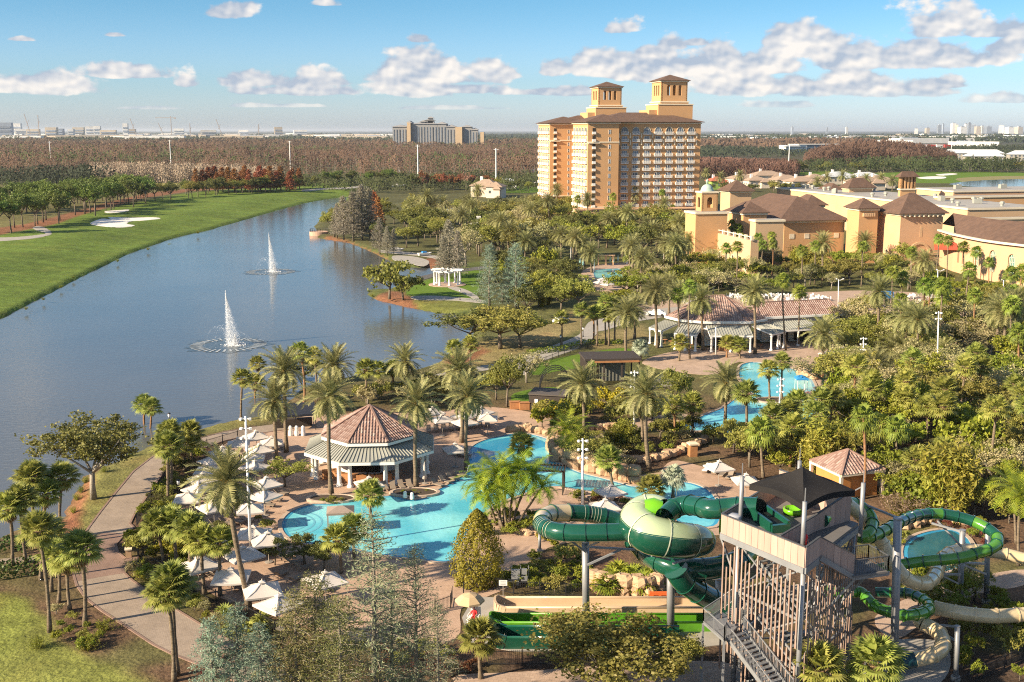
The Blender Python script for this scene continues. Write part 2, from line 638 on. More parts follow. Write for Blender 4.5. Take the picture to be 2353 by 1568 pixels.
def GT(px, py):
 p = G(px, py)
 for _ in range(4):
  p = G(px, py, TZ(p.x, p.y))
 return p
C_MULCH, C_TURF, C_ROUGH, C_STRAW, C_FAIR, C_DRY = (0.115,0.072,0.044),(0.155,0.165,0.040),(0.085,0.105,0.030),(0.20,0.095,0.05),(0.108,0.160,0.026),(0.21,0.17,0.075)
ZONES = [
 ([(-900,1800),(-900,560),(-300,530),(0,548),(95,536),(210,500),(300,478),(400,458),(520,445),(640,432),(800,428),(810,452),(700,500),(400,600),(0,760)], C_FAIR, 2.5),
 ([(-700,600),(-700,470),(0,430),(300,436),(500,430),(700,418),(780,424),(700,431),(560,441),(440,450),(330,464),(235,490),(120,528),(0,556),(-300,572)],(0.13,0.12,0.045),2.0),
 ([(-50,545),(60,528),(130,512),(240,478),(330,455),(440,443),(560,434),(690,428),(690,433),(560,441),(440,450),(335,464),(250,487),(130,528),(0,556),(-50,560)], C_STRAW, 1.2),
 ([(300,431),(420,428),(470,428),(470,432),(300,437)],(0.28,0.25,0.08),2.0),
 ([(750,540),(860,570),(960,600),(1010,610),(1120,600),(1140,700),(1060,728),(880,705),(840,670),(960,620),(880,604),(780,566)], C_ROUGH, 1.5),
 ([(858,680),(900,668),(960,676),(985,690),(960,707),(905,700),(868,692)], C_STRAW, 0.9),
 ([(752,540),(800,552),(880,585),(900,600),(870,592),(800,566),(745,552)], C_STRAW, 0.9),
 ([(960,600),(1000,590),(1040,610),(1040,625),(1000,625)], C_STRAW, 1.0),
 ([(950,690),(1080,690),(1090,712),(1010,716),(960,706)], C_TURF, 0.9),
 ([(940,660),(1000,640),(1090,645),(1100,690),(970,690),(930,678)], C_FAIR, 0.7),
 ([(1020,820),(1090,790),(1180,770),(1260,740),(1350,700),(1330,760),(1230,800),(1120,840),(990,852)], C_DRY, 1.2),
 ([(1040,815),(1100,795),(1130,806),(1080,830),(1020,838)], C_STRAW, 1.0),
 ([(1330,800),(1360,770),(1480,745),(1500,790),(1440,800)], C_DRY, 1.2),
 ([(150,1190),(200,1090),(340,1010),(480,970),(640,935),(650,960),(520,990),(430,1010),(330,1075),(262,1135),(200,1225),(150,1260)],(0.16,0.155,0.05),0.8),
 ([(140,1200),(185,1100),(215,1085),(215,1110),(190,1170),(180,1240),(160,1270),(120,1250)], C_STRAW, 0.7),
 ([(-400,1450),(0,1380),(60,1395),(115,1420),(140,1470),(190,1500),(260,1525),(330,1560),(420,1600),(420,1900),(-600,1900)], C_TURF, 0.9),
 ([(-60,1368),(10,1362),(70,1375),(80,1420),(30,1500),(-40,1530),(-300,1500)],(0.155,0.172,0.038),0.7),
]
GREENS = [([(1150,1500),(1700,1480),(2400,1500),(2400,1800),(1100,1800)],(0.075,0.05,0.034),1.0)]

ang = np.linspace(-math.tan(R(44)), math.tan(R(44)),520)
rows = [22.0]
while rows[-1] < 1300:
 rows.append(rows[-1] * 1.0105)
while rows[-1] < 54000:
 rows.append(rows[-1] * 1.07)
rows = np.array(rows)
YY, AA = np.meshgrid(rows, ang, indexing='ij')
XX = YY * AA
near_m = YY < 1400
ZZ = np.zeros_like(XX)
ZZ[near_m] = terrain_z(XX[near_m], YY[near_m])
nr, nc = XX.shape
co = np.stack([XX.ravel(), YY.ravel(), ZZ.ravel()],1)
idx = np.arange(nr * nc).reshape(nr, nc)
quads = np.stack([idx[:-1, :-1].ravel(), idx[:-1,1:].ravel(), idx[1:, 1:].ravel(), idx[1:, :-1].ravel()],1)
cols = np.zeros((nr * nc, 4), np.float32)
cols[:, 3] = 1
fx, fy = co[:, 0], co[:, 1]
base = np.array(C_MULCH)[None, :] * np.ones((nr * nc, 1))
w = sstep(noise2(fx, fy, 0.35,1.0),-0.1,0.5)[:, None]
w = np.maximum(w * 0.55, sstep(fy, 150,200)[:, None] * 0.7)
base = base * (1 - w) + np.array(C_ROUGH) * w
w = sstep(fy, 330,480)[:, None]
base = base * (1 - w) + np.array((0.085,0.085,0.035)) * w
w = (sstep(fy, 1000,1500) * sstep(noise2(fx, fy, 0.004,3.0),-0.6,0.2))[:, None]
base = base * (1 - w) + np.array((0.07,0.062,0.038)) * w
w = sstep(fy, 2500,5000)[:, None]
base = base * (1 - w) + np.array((0.045,0.06,0.045)) * w
for poly, c, fe in ZONES + GREENS:
 wp = wpoly(poly)
 xs = [p[0] for p in wp]
 ys = [p[1] for p in wp]
 sel = (fx > min(xs) - 5) & (fx < max(xs) + 5) & (fy > min(ys) - 5) & (fy < max(ys) + 5) & (fy < 1600)
 s_ = seg_dist(fx[sel], fy[sel], wp) + 0.5 * fe * noise2(fx[sel], fy[sel],1.1,5.0)
 k = (1 - sstep(s_, -fe, fe))[:, None]
 base[sel] = base[sel] * (1 - k) + np.array(c) * k
cols[:, :3] = base
gm = bpy.data.materials.new('ground_cover')
gm.use_nodes = True
N, L = gm.node_tree.nodes, gm.node_tree.links
b = N['Principled BSDF']
b.inputs['Roughness'].default_value = 0.95
b.inputs['Specular IOR Level'].default_value = 0.15
at_ = N.new('ShaderNodeAttribute')
at_.attribute_name = 'zone'
geo = N.new('ShaderNodeNewGeometry')
prev = at_.outputs['Color']
mow = N.new('ShaderNodeMapping')
mow.inputs['Rotation'].default_value = (0,0,0.5)
mow.inputs['Scale'].default_value = (0.08,1.0,1.0)
L.new(geo.outputs['Position'], mow.inputs[0])
for scl, amt, lo, hi in ((0.03,0.30,0.72,1.25),(0.5,0.5,0.62,1.36),(5.0,0.7,0.55,1.5),(0.16,0,0.80,1.22)):
 nz = N.new('ShaderNodeTexNoise')
 nz.inputs['Scale'].default_value = scl
 nz.inputs['Detail'].default_value = 6
 nz.inputs['Roughness'].default_value = 0.7
 L.new(geo.outputs['Position'] if amt else mow.outputs[0], nz.inputs[0])
 mr = N.new('ShaderNodeMapRange')
 mr.inputs['From Min'].default_value = 0.3
 mr.inputs['From Max'].default_value = 0.7
 mr.inputs['To Min'].default_value = lo
 mr.inputs['To Max'].default_value = hi
 L.new(nz.outputs[0], mr.inputs['Value'])
 vm = N.new('ShaderNodeVectorMath')
 vm.operation = 'SCALE'
 L.new(prev, vm.inputs[0])
 L.new(mr.outputs[0], vm.inputs['Scale'])
 prev = vm.outputs[0]
nz = N.new('ShaderNodeTexNoise')
nz.inputs['Scale'].default_value = 0.11
nz.inputs['Detail'].default_value = 5
L.new(geo.outputs['Position'], nz.inputs[0])
mr = N.new('ShaderNodeMapRange')
mr.inputs['From Min'].default_value = 0.52
mr.inputs['From Max'].default_value = 0.72
mr.inputs['To Max'].default_value = 0.45
L.new(nz.outputs[0], mr.inputs['Value'])
mx = N.new('ShaderNodeMix')
mx.data_type = 'RGBA'
mx.blend_type = 'MULTIPLY'
mx.inputs['B'].default_value = (1.45,1.08,1.2,1)
L.new(prev, mx.inputs['A'])
L.new(mr.outputs[0], mx.inputs['Factor'])
L.new(mx.outputs['Result'], b.inputs['Base Color'])
bz = N.new('ShaderNodeTexNoise')
bz.inputs['Scale'].default_value = 2.2
bz.inputs['Detail'].default_value = 6
L.new(geo.outputs['Position'], bz.inputs[0])
bp = N.new('ShaderNodeBump')
bp.inputs['Strength'].default_value = 0.7
bp.inputs['Distance'].default_value = 0.25
L.new(bz.outputs[0], bp.inputs['Height'])
L.new(bp.outputs[0], b.inputs['Normal'])
gme = npmesh('ground', co, quads, gm)
ca = gme.color_attributes.new('zone', 'FLOAT_COLOR', 'POINT')
ca.data.foreach_set('color', cols.ravel())
gme.polygons.foreach_set('use_smooth', [True] * len(gme.polygons))
structure(link('ground', gme))
M_LAKE = watermat('lake_water', (0.092,0.102,0.106),(0.112,0.118,0.118),0.08,0.9,0.28,0.02,(1.0,1.6,1.0),0.14)
lk = MB()
xs = [p[0] for p in LAKE_W]
ys = [p[1] for p in LAKE_W]
lk.add([(min(xs) - 60, min(ys) - 8,-0.8),(max(xs) + 6, min(ys) - 8,-0.8),(max(xs) + 6, max(ys) + 8,-0.8),(min(xs) - 60, max(ys) + 8,-0.8)],[(0,1,2,3)])
structure(lk.build('lake', M_LAKE))

# ---- paving materials
def pavemat(name, c, c2, mortar, bw, bh, rot=0.0, rough=0.85):
 m = bpy.data.materials.new(name)
 m.use_nodes = True
 N, L = m.node_tree.nodes, m.node_tree.links
 b = N['Principled BSDF']
 b.inputs['Roughness'].default_value = rough
 b.inputs['Specular IOR Level'].default_value = 0.25
 geo = N.new('ShaderNodeNewGeometry')
 mp = N.new('ShaderNodeMapping')
 mp.inputs['Rotation'].default_value = (0,0, rot)
 L.new(geo.outputs['Position'], mp.inputs[0])
 br = N.new('ShaderNodeTexBrick')
 br.inputs['Color1'].default_value = tuple(c) + (1,)
 br.inputs['Color2'].default_value = tuple(c2) + (1,)
 br.inputs['Mortar'].default_value = tuple(mortar) + (1,)
 br.inputs['Scale'].default_value = 1.0
 br.inputs['Brick Width'].default_value = bw
 br.inputs['Row Height'].default_value = bh
 br.inputs['Mortar Size'].default_value = 0.012
 L.new(mp.outputs[0], br.inputs[0])
 nz = N.new('ShaderNodeTexNoise')
 nz.inputs['Scale'].default_value = 0.4
 nz.inputs['Detail'].default_value = 8
 nz.inputs['Roughness'].default_value = 0.7
 L.new(geo.outputs['Position'], nz.inputs[0])
 mr = N.new('ShaderNodeMapRange')
 mr.inputs['From Min'].default_value = 0.3
 mr.inputs['From Max'].default_value = 0.7
 mr.inputs['To Min'].default_value = 0.78
 mr.inputs['To Max'].default_value = 1.16
 L.new(nz.outputs[0], mr.inputs['Value'])
 vm = N.new('ShaderNodeVectorMath')
 vm.operation = 'SCALE'
 L.new(br.outputs[0], vm.inputs[0])
 L.new(mr.outputs[0], vm.inputs['Scale'])
 L.new(vm.outputs[0], b.inputs['Base Color'])
 return m

M_PATH = pavemat('path_pavers', (0.37,0.295,0.23),(0.31,0.245,0.19),(0.20,0.16,0.13),0.22,0.11,0.6)
M_PATHB = pavemat('path_pavers_red', (0.30,0.20,0.155),(0.25,0.165,0.13),(0.16,0.11,0.09),0.22,0.11,0.3)
M_DECK = pavemat('deck_pavers', (0.50,0.345,0.25),(0.43,0.29,0.205),(0.28,0.20,0.15),0.30,0.15,0.4)
M_DECK2 = pavemat('terrace_pavers', (0.45,0.33,0.25),(0.39,0.28,0.21),(0.26,0.19,0.15),0.4,0.4,0.2)
M_CONC = mat('concrete_walk', (0.36,0.33,0.29),0.85,(0.27,0.25,0.22),0.6,0.8,0.1)
M_ASPH = mat('asphalt', (0.11,0.105,0.10),0.9,(0.075,0.07,0.07),0.5,0.8,0.1)
M_COPING = mat('pool_coping', (0.46,0.36,0.28),0.7,(0.36,0.27,0.21),1.5,0.8)
M_LAWN = mat('lawn_grass', (0.115,0.19,0.024),0.95,(0.085,0.14,0.02),0.7,0.8,0.6,6.0, spec=0.1)
M_POOL = watermat('pool_water', (0.085,0.42,0.52),(0.22,0.60,0.64),0.05,2.2,0.5,0.16, bdist=0.06)
M_POOLD = watermat('pool_water_deep', (0.03,0.24,0.42),(0.05,0.32,0.48),0.05,2.6,0.22,0.10, bdist=0.05)
M_POOLX = watermat('splash_water', (0.015,0.085,0.11),(0.03,0.13,0.16),0.05,2.6,0.4,0.2, bdist=0.05)
M_SAND = mat('bunker_sand', (0.74,0.70,0.64),0.95,(0.62,0.58,0.52),0.3,0.8,0.4,1.0)

def sheet(name, pts, m, z, smooth=0, z0=-0.05, world=False):
 w = pts if world else GP(pts, 0.0, smooth)
 s = MB()
 s.prism(w, z0, z, 0)
 return structure(s.build(name, m))

def draped(name, pts, m, dz, smooth=6, step=1.5):
 w = [GT(x, y) for x, y in pts]
 w = spline(w, smooth) if smooth else w
 wp = [(p.x, p.y) for p in w]
 x0, x1 = min(p[0] for p in wp), max(p[0] for p in wp)
 y0, y1 = min(p[1] for p in wp), max(p[1] for p in wp)
 nx, ny = int((x1 - x0) / step) + 2, int((y1 - y0) / step) + 2
 gx, gy = np.meshgrid(np.linspace(x0, x1, nx), np.linspace(y0, y1, ny), indexing='ij')
 s = seg_dist(gx.ravel(), gy.ravel(), wp).reshape(nx, ny)
 gz = terrain_z(gx.ravel(), gy.ravel()).reshape(nx, ny) + np.where(s < 0, dz, dz - 0.35 * np.clip(s / step, 0,1))
 ii = np.arange(nx * ny).reshape(nx, ny)
 keep = (s[:-1, :-1] < step) & (s[1:, 1:] < step)
 q = np.stack([ii[:-1, :-1], ii[1:, :-1], ii[1:, 1:], ii[:-1,1:]],-1)[keep]
 me = npmesh(name, np.stack([gx.ravel(), gy.ravel(), gz.ravel()],1), q.reshape(-1,4), m)
 return structure(link(name, me))

A_ = lambda pts: [(x * 0.414,919.1 + y * 0.414) for x, y in pts]
PATH_W = A_([(1660,120),(1421,150),(1240,180),(1080,222),(950,265),(850,315),(740,400),(640,520),(560,620),(490,715),(440,795),(300,855),(120,876),(-200,900),(-200,940),(0,915),(230,893),(390,905),
    (405,960),(425,1030),(480,1108),(560,1170),(700,1260),(850,1360),(950,1410),(1080,1462),(1250,1540),(1500,1640),(1750,1720),(1800,1640),(1560,1500),(1421,1425),(1300,1352),(1140,1265),(1000,1180),(830,1070),(735,1005),
    (690,962),(700,930),(765,905),(768,868),(700,885),(655,850),(642,805),(690,748),(745,712),(722,690),(745,640),(800,560),(862,470),(920,385),(1000,330),(1100,280),(1240,230),(1421,190),(1660,158)])
sheet('lakeside_path', PATH_W, M_PATH, 0.05)
pc = MB()
rim = GP(PATH_W)
for i in range(0, len(rim)):
 a, b2 = rim[i], rim[(i + 1) % len(rim)]
 if i in (0,12,13,28,29,30) or i == len(rim) - 1 or i in (11,14):
  continue
 pc.bar(a + Vector((0,0,0.045)), b2 + Vector((0,0,0.045)),0.22,0.09)
structure(pc.build('path_edging', M_PATHB))
sheet('path_crossing', A_([(452,790),(545,742),(640,740),(690,752),(645,806),(655,850),(700,886),(766,872),(764,903),(700,931),(688,965),(560,985),(425,1010),(404,950),(395,900)]), M_PATHB, 0.058)

POOL_MAIN = [(652,1194),(674,1175),(715,1162),(743,1160),(770,1157),(797,1148),(852,1145),(912,1141),(926,1147),(948,1151),(978,1146),(989,1135),(1016,1123),(1071,1090),(1079,1071),(1076,1044),(1087,1027),(1112,1014),(1153,1003),(1194,998),(1232,1002),(1276,1019),
    (1270,1035),(1270,1060),(1289,1068),(1331,1087),(1385,1101),(1426,1112),(1462,1120),(1522,1112),(1577,1110),(1618,1123),(1642,1145),(1655,1180),(1640,1212),(1570,1208),(1530,1180),(1470,1152),(1400,1138),(1330,1128),(1270,1120),(1205,1136),(1135,1165),
    (1088,1205),(1062,1250),(1040,1292),(950,1287),(850,1275),(760,1262),(700,1250),(662,1236),(648,1215)]
POOL_EAST = [(1563,984),(1618,956),(1659,940),(1690,918),(1717,906),(1718,892),(1700,872),(1698,850),(1708,838),(1741,834),(1806,845),(1850,860),(1870,882),(1885,930),(1905,972),(1890,1000),(1800,1008),(1700,1000),(1631,992),(1577,992)]
POOL_FAR = [(1366,623),(1400,619),(1434,620),(1432,640),(1422,654),(1400,657),(1378,650),(1366,638)]
POOLS_DARK = [[(2085,1245),(2130,1225),(2190,1220),(2230,1250),(2215,1300),(2150,1320),(2100,1315),(2075,1280)],[(2118,1070),(2150,1058),(2172,1066),(2172,1120),(2140,1128),(2112,1110)],
    [(2185,850),(2215,836),(2262,840),(2275,862),(2240,885),(2195,880)],[(2040,862),(2080,850),(2095,875),(2060,895),(2030,885)]]
sheet('pool_deck', [(470,1062),(520,1020),(600,985),(700,958),(850,950),(1000,948),(1100,935),(1230,950),(1290,985),(1300,1060),(1420,1095),(1540,1085),(1660,1100),(1700,1180),(1660,1230),(1500,1212),(1400,1230),(1260,1260),
     (1235,1300),(1180,1345),(1120,1372),(1060,1400),(1045,1470),(880,1490),(700,1440),(600,1400),(500,1372),(440,1330),(405,1290),(402,1230),(420,1130)], M_DECK, 0.04, smooth=4)
sheet('sun_deck', [(1520,1095),(1545,1060),(1610,1072),(1710,1105),(1790,1132),(1800,1160),(1700,1165),(1640,1140),(1600,1118)], M_DECK, 0.045, smooth=4)
sheet('restaurant_terrace', [(1475,835),(1530,812),(1640,798),(1840,785),(1925,795),(1990,850),(1960,900),(1880,890),(1800,850),(1700,832),(1650,860),(1560,856)], M_DECK2,0.04, smooth=4)
sheet('dining_terrace', [(1440,715),(1500,692),(1640,690),(1800,676),(2000,668),(2180,680),(2240,700),(2200,735),(2050,725),(1900,712),(1700,706),(1560,712),(1480,735)], M_DECK2,0.04, smooth=4)
sheet('play_terrace', [(2010,740),(2150,720),(2260,745),(2200,790),(2060,790)], M_DECK2,0.044, smooth=4)
sheet('garden_walk', [(1230,1000),(1330,985),(1480,960),(1560,950),(1580,962),(1500,985),(1350,1010),(1260,1020)], M_DECK2,0.046, smooth=4)
sheet('far_pool_deck', [(1340,622),(1400,606),(1500,604),(1520,620),(1460,640),(1440,668),(1390,672),(1345,655)], M_DECK2,0.04, smooth=4)
sheet('hut_walk', [(1930,1085),(2010,1060),(2080,1075),(2120,1100),(2060,1120),(1980,1110)], M_DECK2,0.044, smooth=4)
sheet('slide_walk', [(2010,1420),(2100,1370),(2230,1330),(2353,1310),(2353,1345),(2250,1365),(2150,1410),(2060,1470)], M_DECK2,0.044, smooth=4)
sheet('slide_apron', [(1090,1372),(1180,1376),(1420,1378),(1660,1380),(1720,1420),(1730,1475),(1500,1500),(1180,1498),(1080,1480),(1062,1420)], M_CONC, 0.05, smooth=0)
sheet('service_walk', [(1040,1560),(1200,1545),(1400,1530),(1620,1520),(1700,1540),(1640,1600),(1200,1640)], M_DECK2,0.044, smooth=4)
sheet('slide_landing', [(2000,1490),(2080,1470),(2170,1480),(2180,1545),(2120,1590),(1990,1600)], M_CONC, 0.044, smooth=4)
sheet('lakeside_road', [(1180,842),(1215,815),(1270,795),(1330,770),(1352,742),(1372,738),(1376,760),(1340,795),(1270,822),(1230,838),(1205,862)], M_CONC, 0.05, smooth=4)
sheet('resort_drive', [(1352,742),(1440,722),(1560,706),(1560,722),(1450,742),(1376,762)], M_CONC, 0.055, smooth=4)
sheet('shore_path', [(1000,862),(1060,850),(1130,838),(1180,842),(1190,850),(1130,850),(1060,862),(1010,872)], M_CONC, 0.042, smooth=4)
sheet('peninsula_path', [(945,682),(990,680),(1040,683),(1110,690),(1110,697),(1040,691),(960,690)], M_CONC, 0.05, smooth=4)
sheet('gazebo_path', [(1040,658),(1075,668),(1100,684),(1092,688),(1062,674),(1030,662)], M_CONC, 0.054, smooth=4)
sheet('garden_road', [(950,640),(1010,626),(1080,616),(1120,612),(1120,618),(1080,623),(1010,634),(955,648)], M_ASPH, 0.05, smooth=4)
sheet('boat_ramp', [(905,588),(950,590),(985,600),(975,612),(940,606),(905,598)], M_CONC, 0.05, smooth=4)
sheet('bank_walk', [(880,575),(960,582),(1010,590),(1010,596),(960,588),(880,581)], M_CONC, 0.046, smooth=4)
sheet('event_lawn', [(1212,850),(1228,838),(1300,820),(1434,800),(1452,824),(1400,838),(1290,852),(1232,862)], M_LAWN, 0.03, smooth=4)
sheet('gazebo_lawn', [(935,676),(960,654),(1000,640),(1050,636),(1095,646),(1100,668),(1080,684),(1000,684)], M_LAWN, 0.03, smooth=4)
sheet('garden_lawn', [(1040,628),(1090,622),(1120,628),(1110,642),(1060,640)], M_LAWN, 0.028, smooth=4)
sheet('bar_lawn', [(1180,905),(1270,890),(1300,905),(1250,925),(1190,935)], M_LAWN, 0.03, smooth=4)
pool_w = GP(POOL_MAIN, 0.0,4)

def pool(name, pts, m, smooth=4, cop=0.42):
 w = GP(pts, 0.0, smooth)
 s = MB()
 s.prism(w, 0.0,0.075,0)
 o = structure(s.build(name, m))
 c = MB()
 n = len(w)
 cen = sum(w, Vector()) / n
 out, inn = [],[]
 for i in range(n):
  t = (w[(i + 1) % n] - w[i - 1])
  nn = Vector((t.y, -t.x, 0)).normalized()
  out.append(w[i] + nn * cop)
  inn.append(w[i] - nn * 0.02)
 area = sum(w[i].x * w[(i + 1) % n].y - w[(i + 1) % n].x * w[i].y for i in range(n))
 if area < 0:
  out2 = [2 * w[i] - out[i] for i in range(n)]
  inn = [2 * w[i] - inn[i] for i in range(n)]
  out = out2
 vs = []
 for i in range(n):
  vs += [(inn[i].x, inn[i].y, 0.02),(inn[i].x, inn[i].y, 0.16),(out[i].x, out[i].y, 0.16),(out[i].x, out[i].y, 0.0)]
 fs = []
 for i in range(n):
  j = (i + 1) % n
  for k in range(3):
   fs.append((i * 4 + k, i * 4 + k + 1, j * 4 + k + 1, j * 4 + k))
 c.add(vs, fs)
 structure(c.build('pool_coping', M_COPING))
 band = MB()
 bi = [w[i] + (w[i] - out[i]) * (0.45 / cop) for i in range(n)]
 band.add([(p.x, p.y, 0.083) for p in w] + [(p.x, p.y, 0.083) for p in bi],[(i, (i + 1) % n, n + (i + 1) % n, n + i) for i in range(n)])
 structure(band.build('waterline_tiles', M_POOLD))
 return o

pool('swimming_pool', POOL_MAIN, M_POOL)
pool('lazy_pool', POOL_EAST, M_POOL)
pool('garden_pool', POOL_FAR, M_POOL)
for q in POOLS_DARK:
 pool('splash_pool', q, M_POOLX)
deep = MB()
deep.prism(GP([(1085,1045),(1100,1024),(1150,1010),(1200,1006),(1240,1012),(1258,1025),(1235,1032),(1190,1045),(1140,1068),(1100,1078),(1088,1066)],0,4), None, 0.080)
structure(deep.build('pool_deep_end', M_POOLD))
M_STEP = mat('pool_step', (0.13,0.40,0.50),0.3,(0.10,0.34,0.45),2.0,0.6)
sc0 = G(660,1206)
for i, rr in enumerate((1.2,2.0,2.8,3.6)):
 st = MB()
 n = 22
 vs = []
 for k in range(n + 1):
  a = R(-75 + 150 * k / n)
  for q in (rr, rr + 0.22):
   vs.append((sc0.x + math.cos(a) * q, sc0.y + math.sin(a) * q * 1.1,0.088))
 st.add(vs, [(2 * k, 2 * k + 1,2 * k + 3,2 * k + 2) for k in range(n)])
 structure(st.build('pool_step', M_STEP))
draped('sand_bunker', [(208,514),(235,503),(262,506),(250,500),(300,501),(352,500),(368,503),(330,507),(300,509),(292,515),(310,519),(275,523),(240,521)], M_SAND, 0.10,5,0.8)
draped('sand_bunker', [(242,486),(262,484),(280,483),(296,482),(292,486),(270,489),(246,490)], M_SAND, 0.10,5,1.2)
draped('cart_path', [(-40,548),(40,545),(90,540),(105,536),(85,530),(75,524),(88,520),(104,524),(118,534),(110,542),(60,550),(-40,556)], M_CONC, 0.08,5,1.0)
draped('cart_path', [(700,436),(760,432),(800,430),(840,428),(840,431),(800,434),(750,437),(700,440)], M_CONC, 0.08,5,2.0)

# ================================================================ vegetation
L_OAK = leafmat('leaf_live_oak', (0.195,0.205,0.038),(0.39,0.365,0.088),0.42, orand=0.24)
L_OAKD = leafmat('leaf_dark_oak', (0.092,0.106,0.024),(0.19,0.190,0.048),0.30)
L_LIME = leafmat('leaf_bright', (0.155,0.19,0.016),(0.32,0.33,0.040),0.32)
L_BAMB = leafmat('leaf_bamboo', (0.20,0.21,0.028),(0.34,0.31,0.05),0.32)
L_GREY = leafmat('leaf_grey_green', (0.26,0.245,0.105),(0.47,0.42,0.21),0.25)
L_DATE = leafmat('leaf_date_palm', (0.19,0.20,0.07),(0.38,0.36,0.15),0.30, hue=0.012)
L_SABAL = leafmat('leaf_sabal', (0.20,0.235,0.040),(0.40,0.40,0.10),0.36)
L_WASH = leafmat('leaf_fan_palm', (0.13,0.19,0.022),(0.28,0.33,0.055),0.32)
L_SILV = leafmat('leaf_silver_palm', (0.20,0.24,0.17),(0.36,0.39,0.28),0.2)
L_ARECA = leafmat('leaf_areca', (0.15,0.23,0.014),(0.32,0.38,0.035),0.38)
L_CYPR = leafmat('leaf_cypress_spray', (0.21,0.255,0.14),(0.37,0.385,0.22),0.4, hue=0.015)
L_TEAL = leafmat('leaf_blue_cypress', (0.17,0.255,0.18),(0.32,0.40,0.29),0.38, hue=0.01)
L_OLIVE = leafmat('leaf_olive_cypress', (0.15,0.175,0.055),(0.33,0.29,0.11),0.38, hue=0.03)
L_GREYB = leafmat('leaf_grey_bare', (0.23,0.215,0.16),(0.36,0.325,0.245),0.25, hue=0.015)
L_RUST = leafmat('leaf_rust_cypress', (0.22,0.075,0.028),(0.36,0.15,0.06),0.25)
L_BROWN = leafmat('leaf_bare_brown', (0.155,0.085,0.048),(0.29,0.175,0.105),0.2)
L_BEIGE = leafmat('leaf_bare_beige', (0.19,0.14,0.098),(0.27,0.20,0.14),0.3)
L_ARBOR = leafmat('leaf_arborvitae', (0.16,0.165,0.012),(0.27,0.25,0.022),0.3)
L_CROTON = leafmat('leaf_croton', (0.20,0.22,0.02),(0.50,0.42,0.03),0.3)
L_RED = leafmat('leaf_red_shrub', (0.10,0.03,0.02),(0.26,0.09,0.05),0.25)
L_PINK = leafmat('leaf_pink_blossom', (0.26,0.15,0.13),(0.48,0.28,0.27),0.3)
L_PINE = leafmat('leaf_pine', (0.085,0.135,0.018),(0.18,0.235,0.045),0.2)
L_DEAD = leafmat('leaf_dry_skirt', (0.22,0.13,0.06),(0.36,0.24,0.12),0.15)
L_HEDGE = leafmat('leaf_hedge', (0.045,0.085,0.014),(0.10,0.15,0.028),0.2)
B_OAK = mat('bark_oak', (0.20,0.165,0.125),0.95,(0.11,0.09,0.07),4,0.9,0.6,12, spec=0.1)
B_PALM = mat('bark_palm', (0.235,0.185,0.13),0.95,(0.12,0.09,0.06),1.0,0.9,0.6,5, spec=0.1, stretch=(1,1,5.0))
B_PALM2 = mat('bark_palm_orange', (0.34,0.19,0.10),0.95,(0.20,0.11,0.06),1.0,0.9,0.6,5, spec=0.1, stretch=(1,1,5.0))
B_GREY = mat('bark_grey', (0.36,0.32,0.26),0.95,(0.22,0.19,0.15),3,0.9,0.4,10, spec=0.1)
B_CYP = mat('bark_cypress', (0.27,0.235,0.185),0.95,(0.16,0.14,0.11),3,0.8,0.4,10, spec=0.1)
B_BOOT = mat('bark_boots', (0.30,0.20,0.115),0.95,(0.15,0.095,0.05),3,0.9,0.8,9, spec=0.1)
rg = np.random.default_rng(11)

def cards(cen, nrm, size, aspect=1.0, rng=rg, jitter=0.9):
 n = len(cen)
 nrm = nrm + rng.normal(0, jitter, (n, 3))
 nrm /= np.linalg.norm(nrm, axis=1, keepdims=True) + 1e-9
 ref = rng.normal(0,1,(n, 3))
 u = np.cross(nrm, ref)
 u /= np.linalg.norm(u, axis=1, keepdims=True) + 1e-9
 v = np.cross(nrm, u)
 s = (size * rng.uniform(0.6,1.35, n))[:, None] if np.isscalar(size) else size[:, None]
 a = cen - u * s - v * s * aspect * 0.35
 b = cen + u * s * 0.15 - v * s * aspect
 c = cen + u * s + v * s * aspect * 0.35
 d = cen - u * s * 0.15 + v * s * aspect
 vs = np.stack([a, b, c, d],1).reshape(-1,3)
 return vs, np.arange(n * 4).reshape(n, 4)

def sticks(a, b, ra, rb):
 n = len(a)
 d = b - a
 d /= np.linalg.norm(d, axis=1, keepdims=True) + 1e-9
 ref = np.where(np.abs(d[:, 2:3]) < 0.9, np.array([[0,0,1.0]]), np.array([[1.0,0,0]]))
 x = np.cross(d, ref)
 x /= np.linalg.norm(x, axis=1, keepdims=True) + 1e-9
 y = np.cross(d, x)
 vs = []
 for base_, r in ((a, ra),(b, rb)):
  r = np.broadcast_to(np.asarray(r, float),(n,))[:, None]
  for k in range(3):
   t = 2 * math.pi * k / 3
   vs.append(base_ + (x * math.cos(t) + y * math.sin(t)) * r)
 v = np.stack(vs, 1).reshape(-1,3)
 i = np.arange(n)[:, None] * 6
 f = np.concatenate([i + np.array([[k, (k + 1) % 3,3 + (k + 1) % 3,3 + k]]) for k in range(3)],0)
 return v, f

class NPM:
 def __init__(s):
  s.v, s.f, s.m, s.o = [],[],[],0

 def add(s, vf, mi=0):
  v, f = vf
  s.v.append(v)
  s.f.append(f + s.o)
  s.m.append(np.full(len(f), mi))
  s.o += len(v)

 def mesh(s, name, mats):
  return npmesh(name, np.concatenate(s.v), np.concatenate(s.f), mats, np.concatenate(s.m))

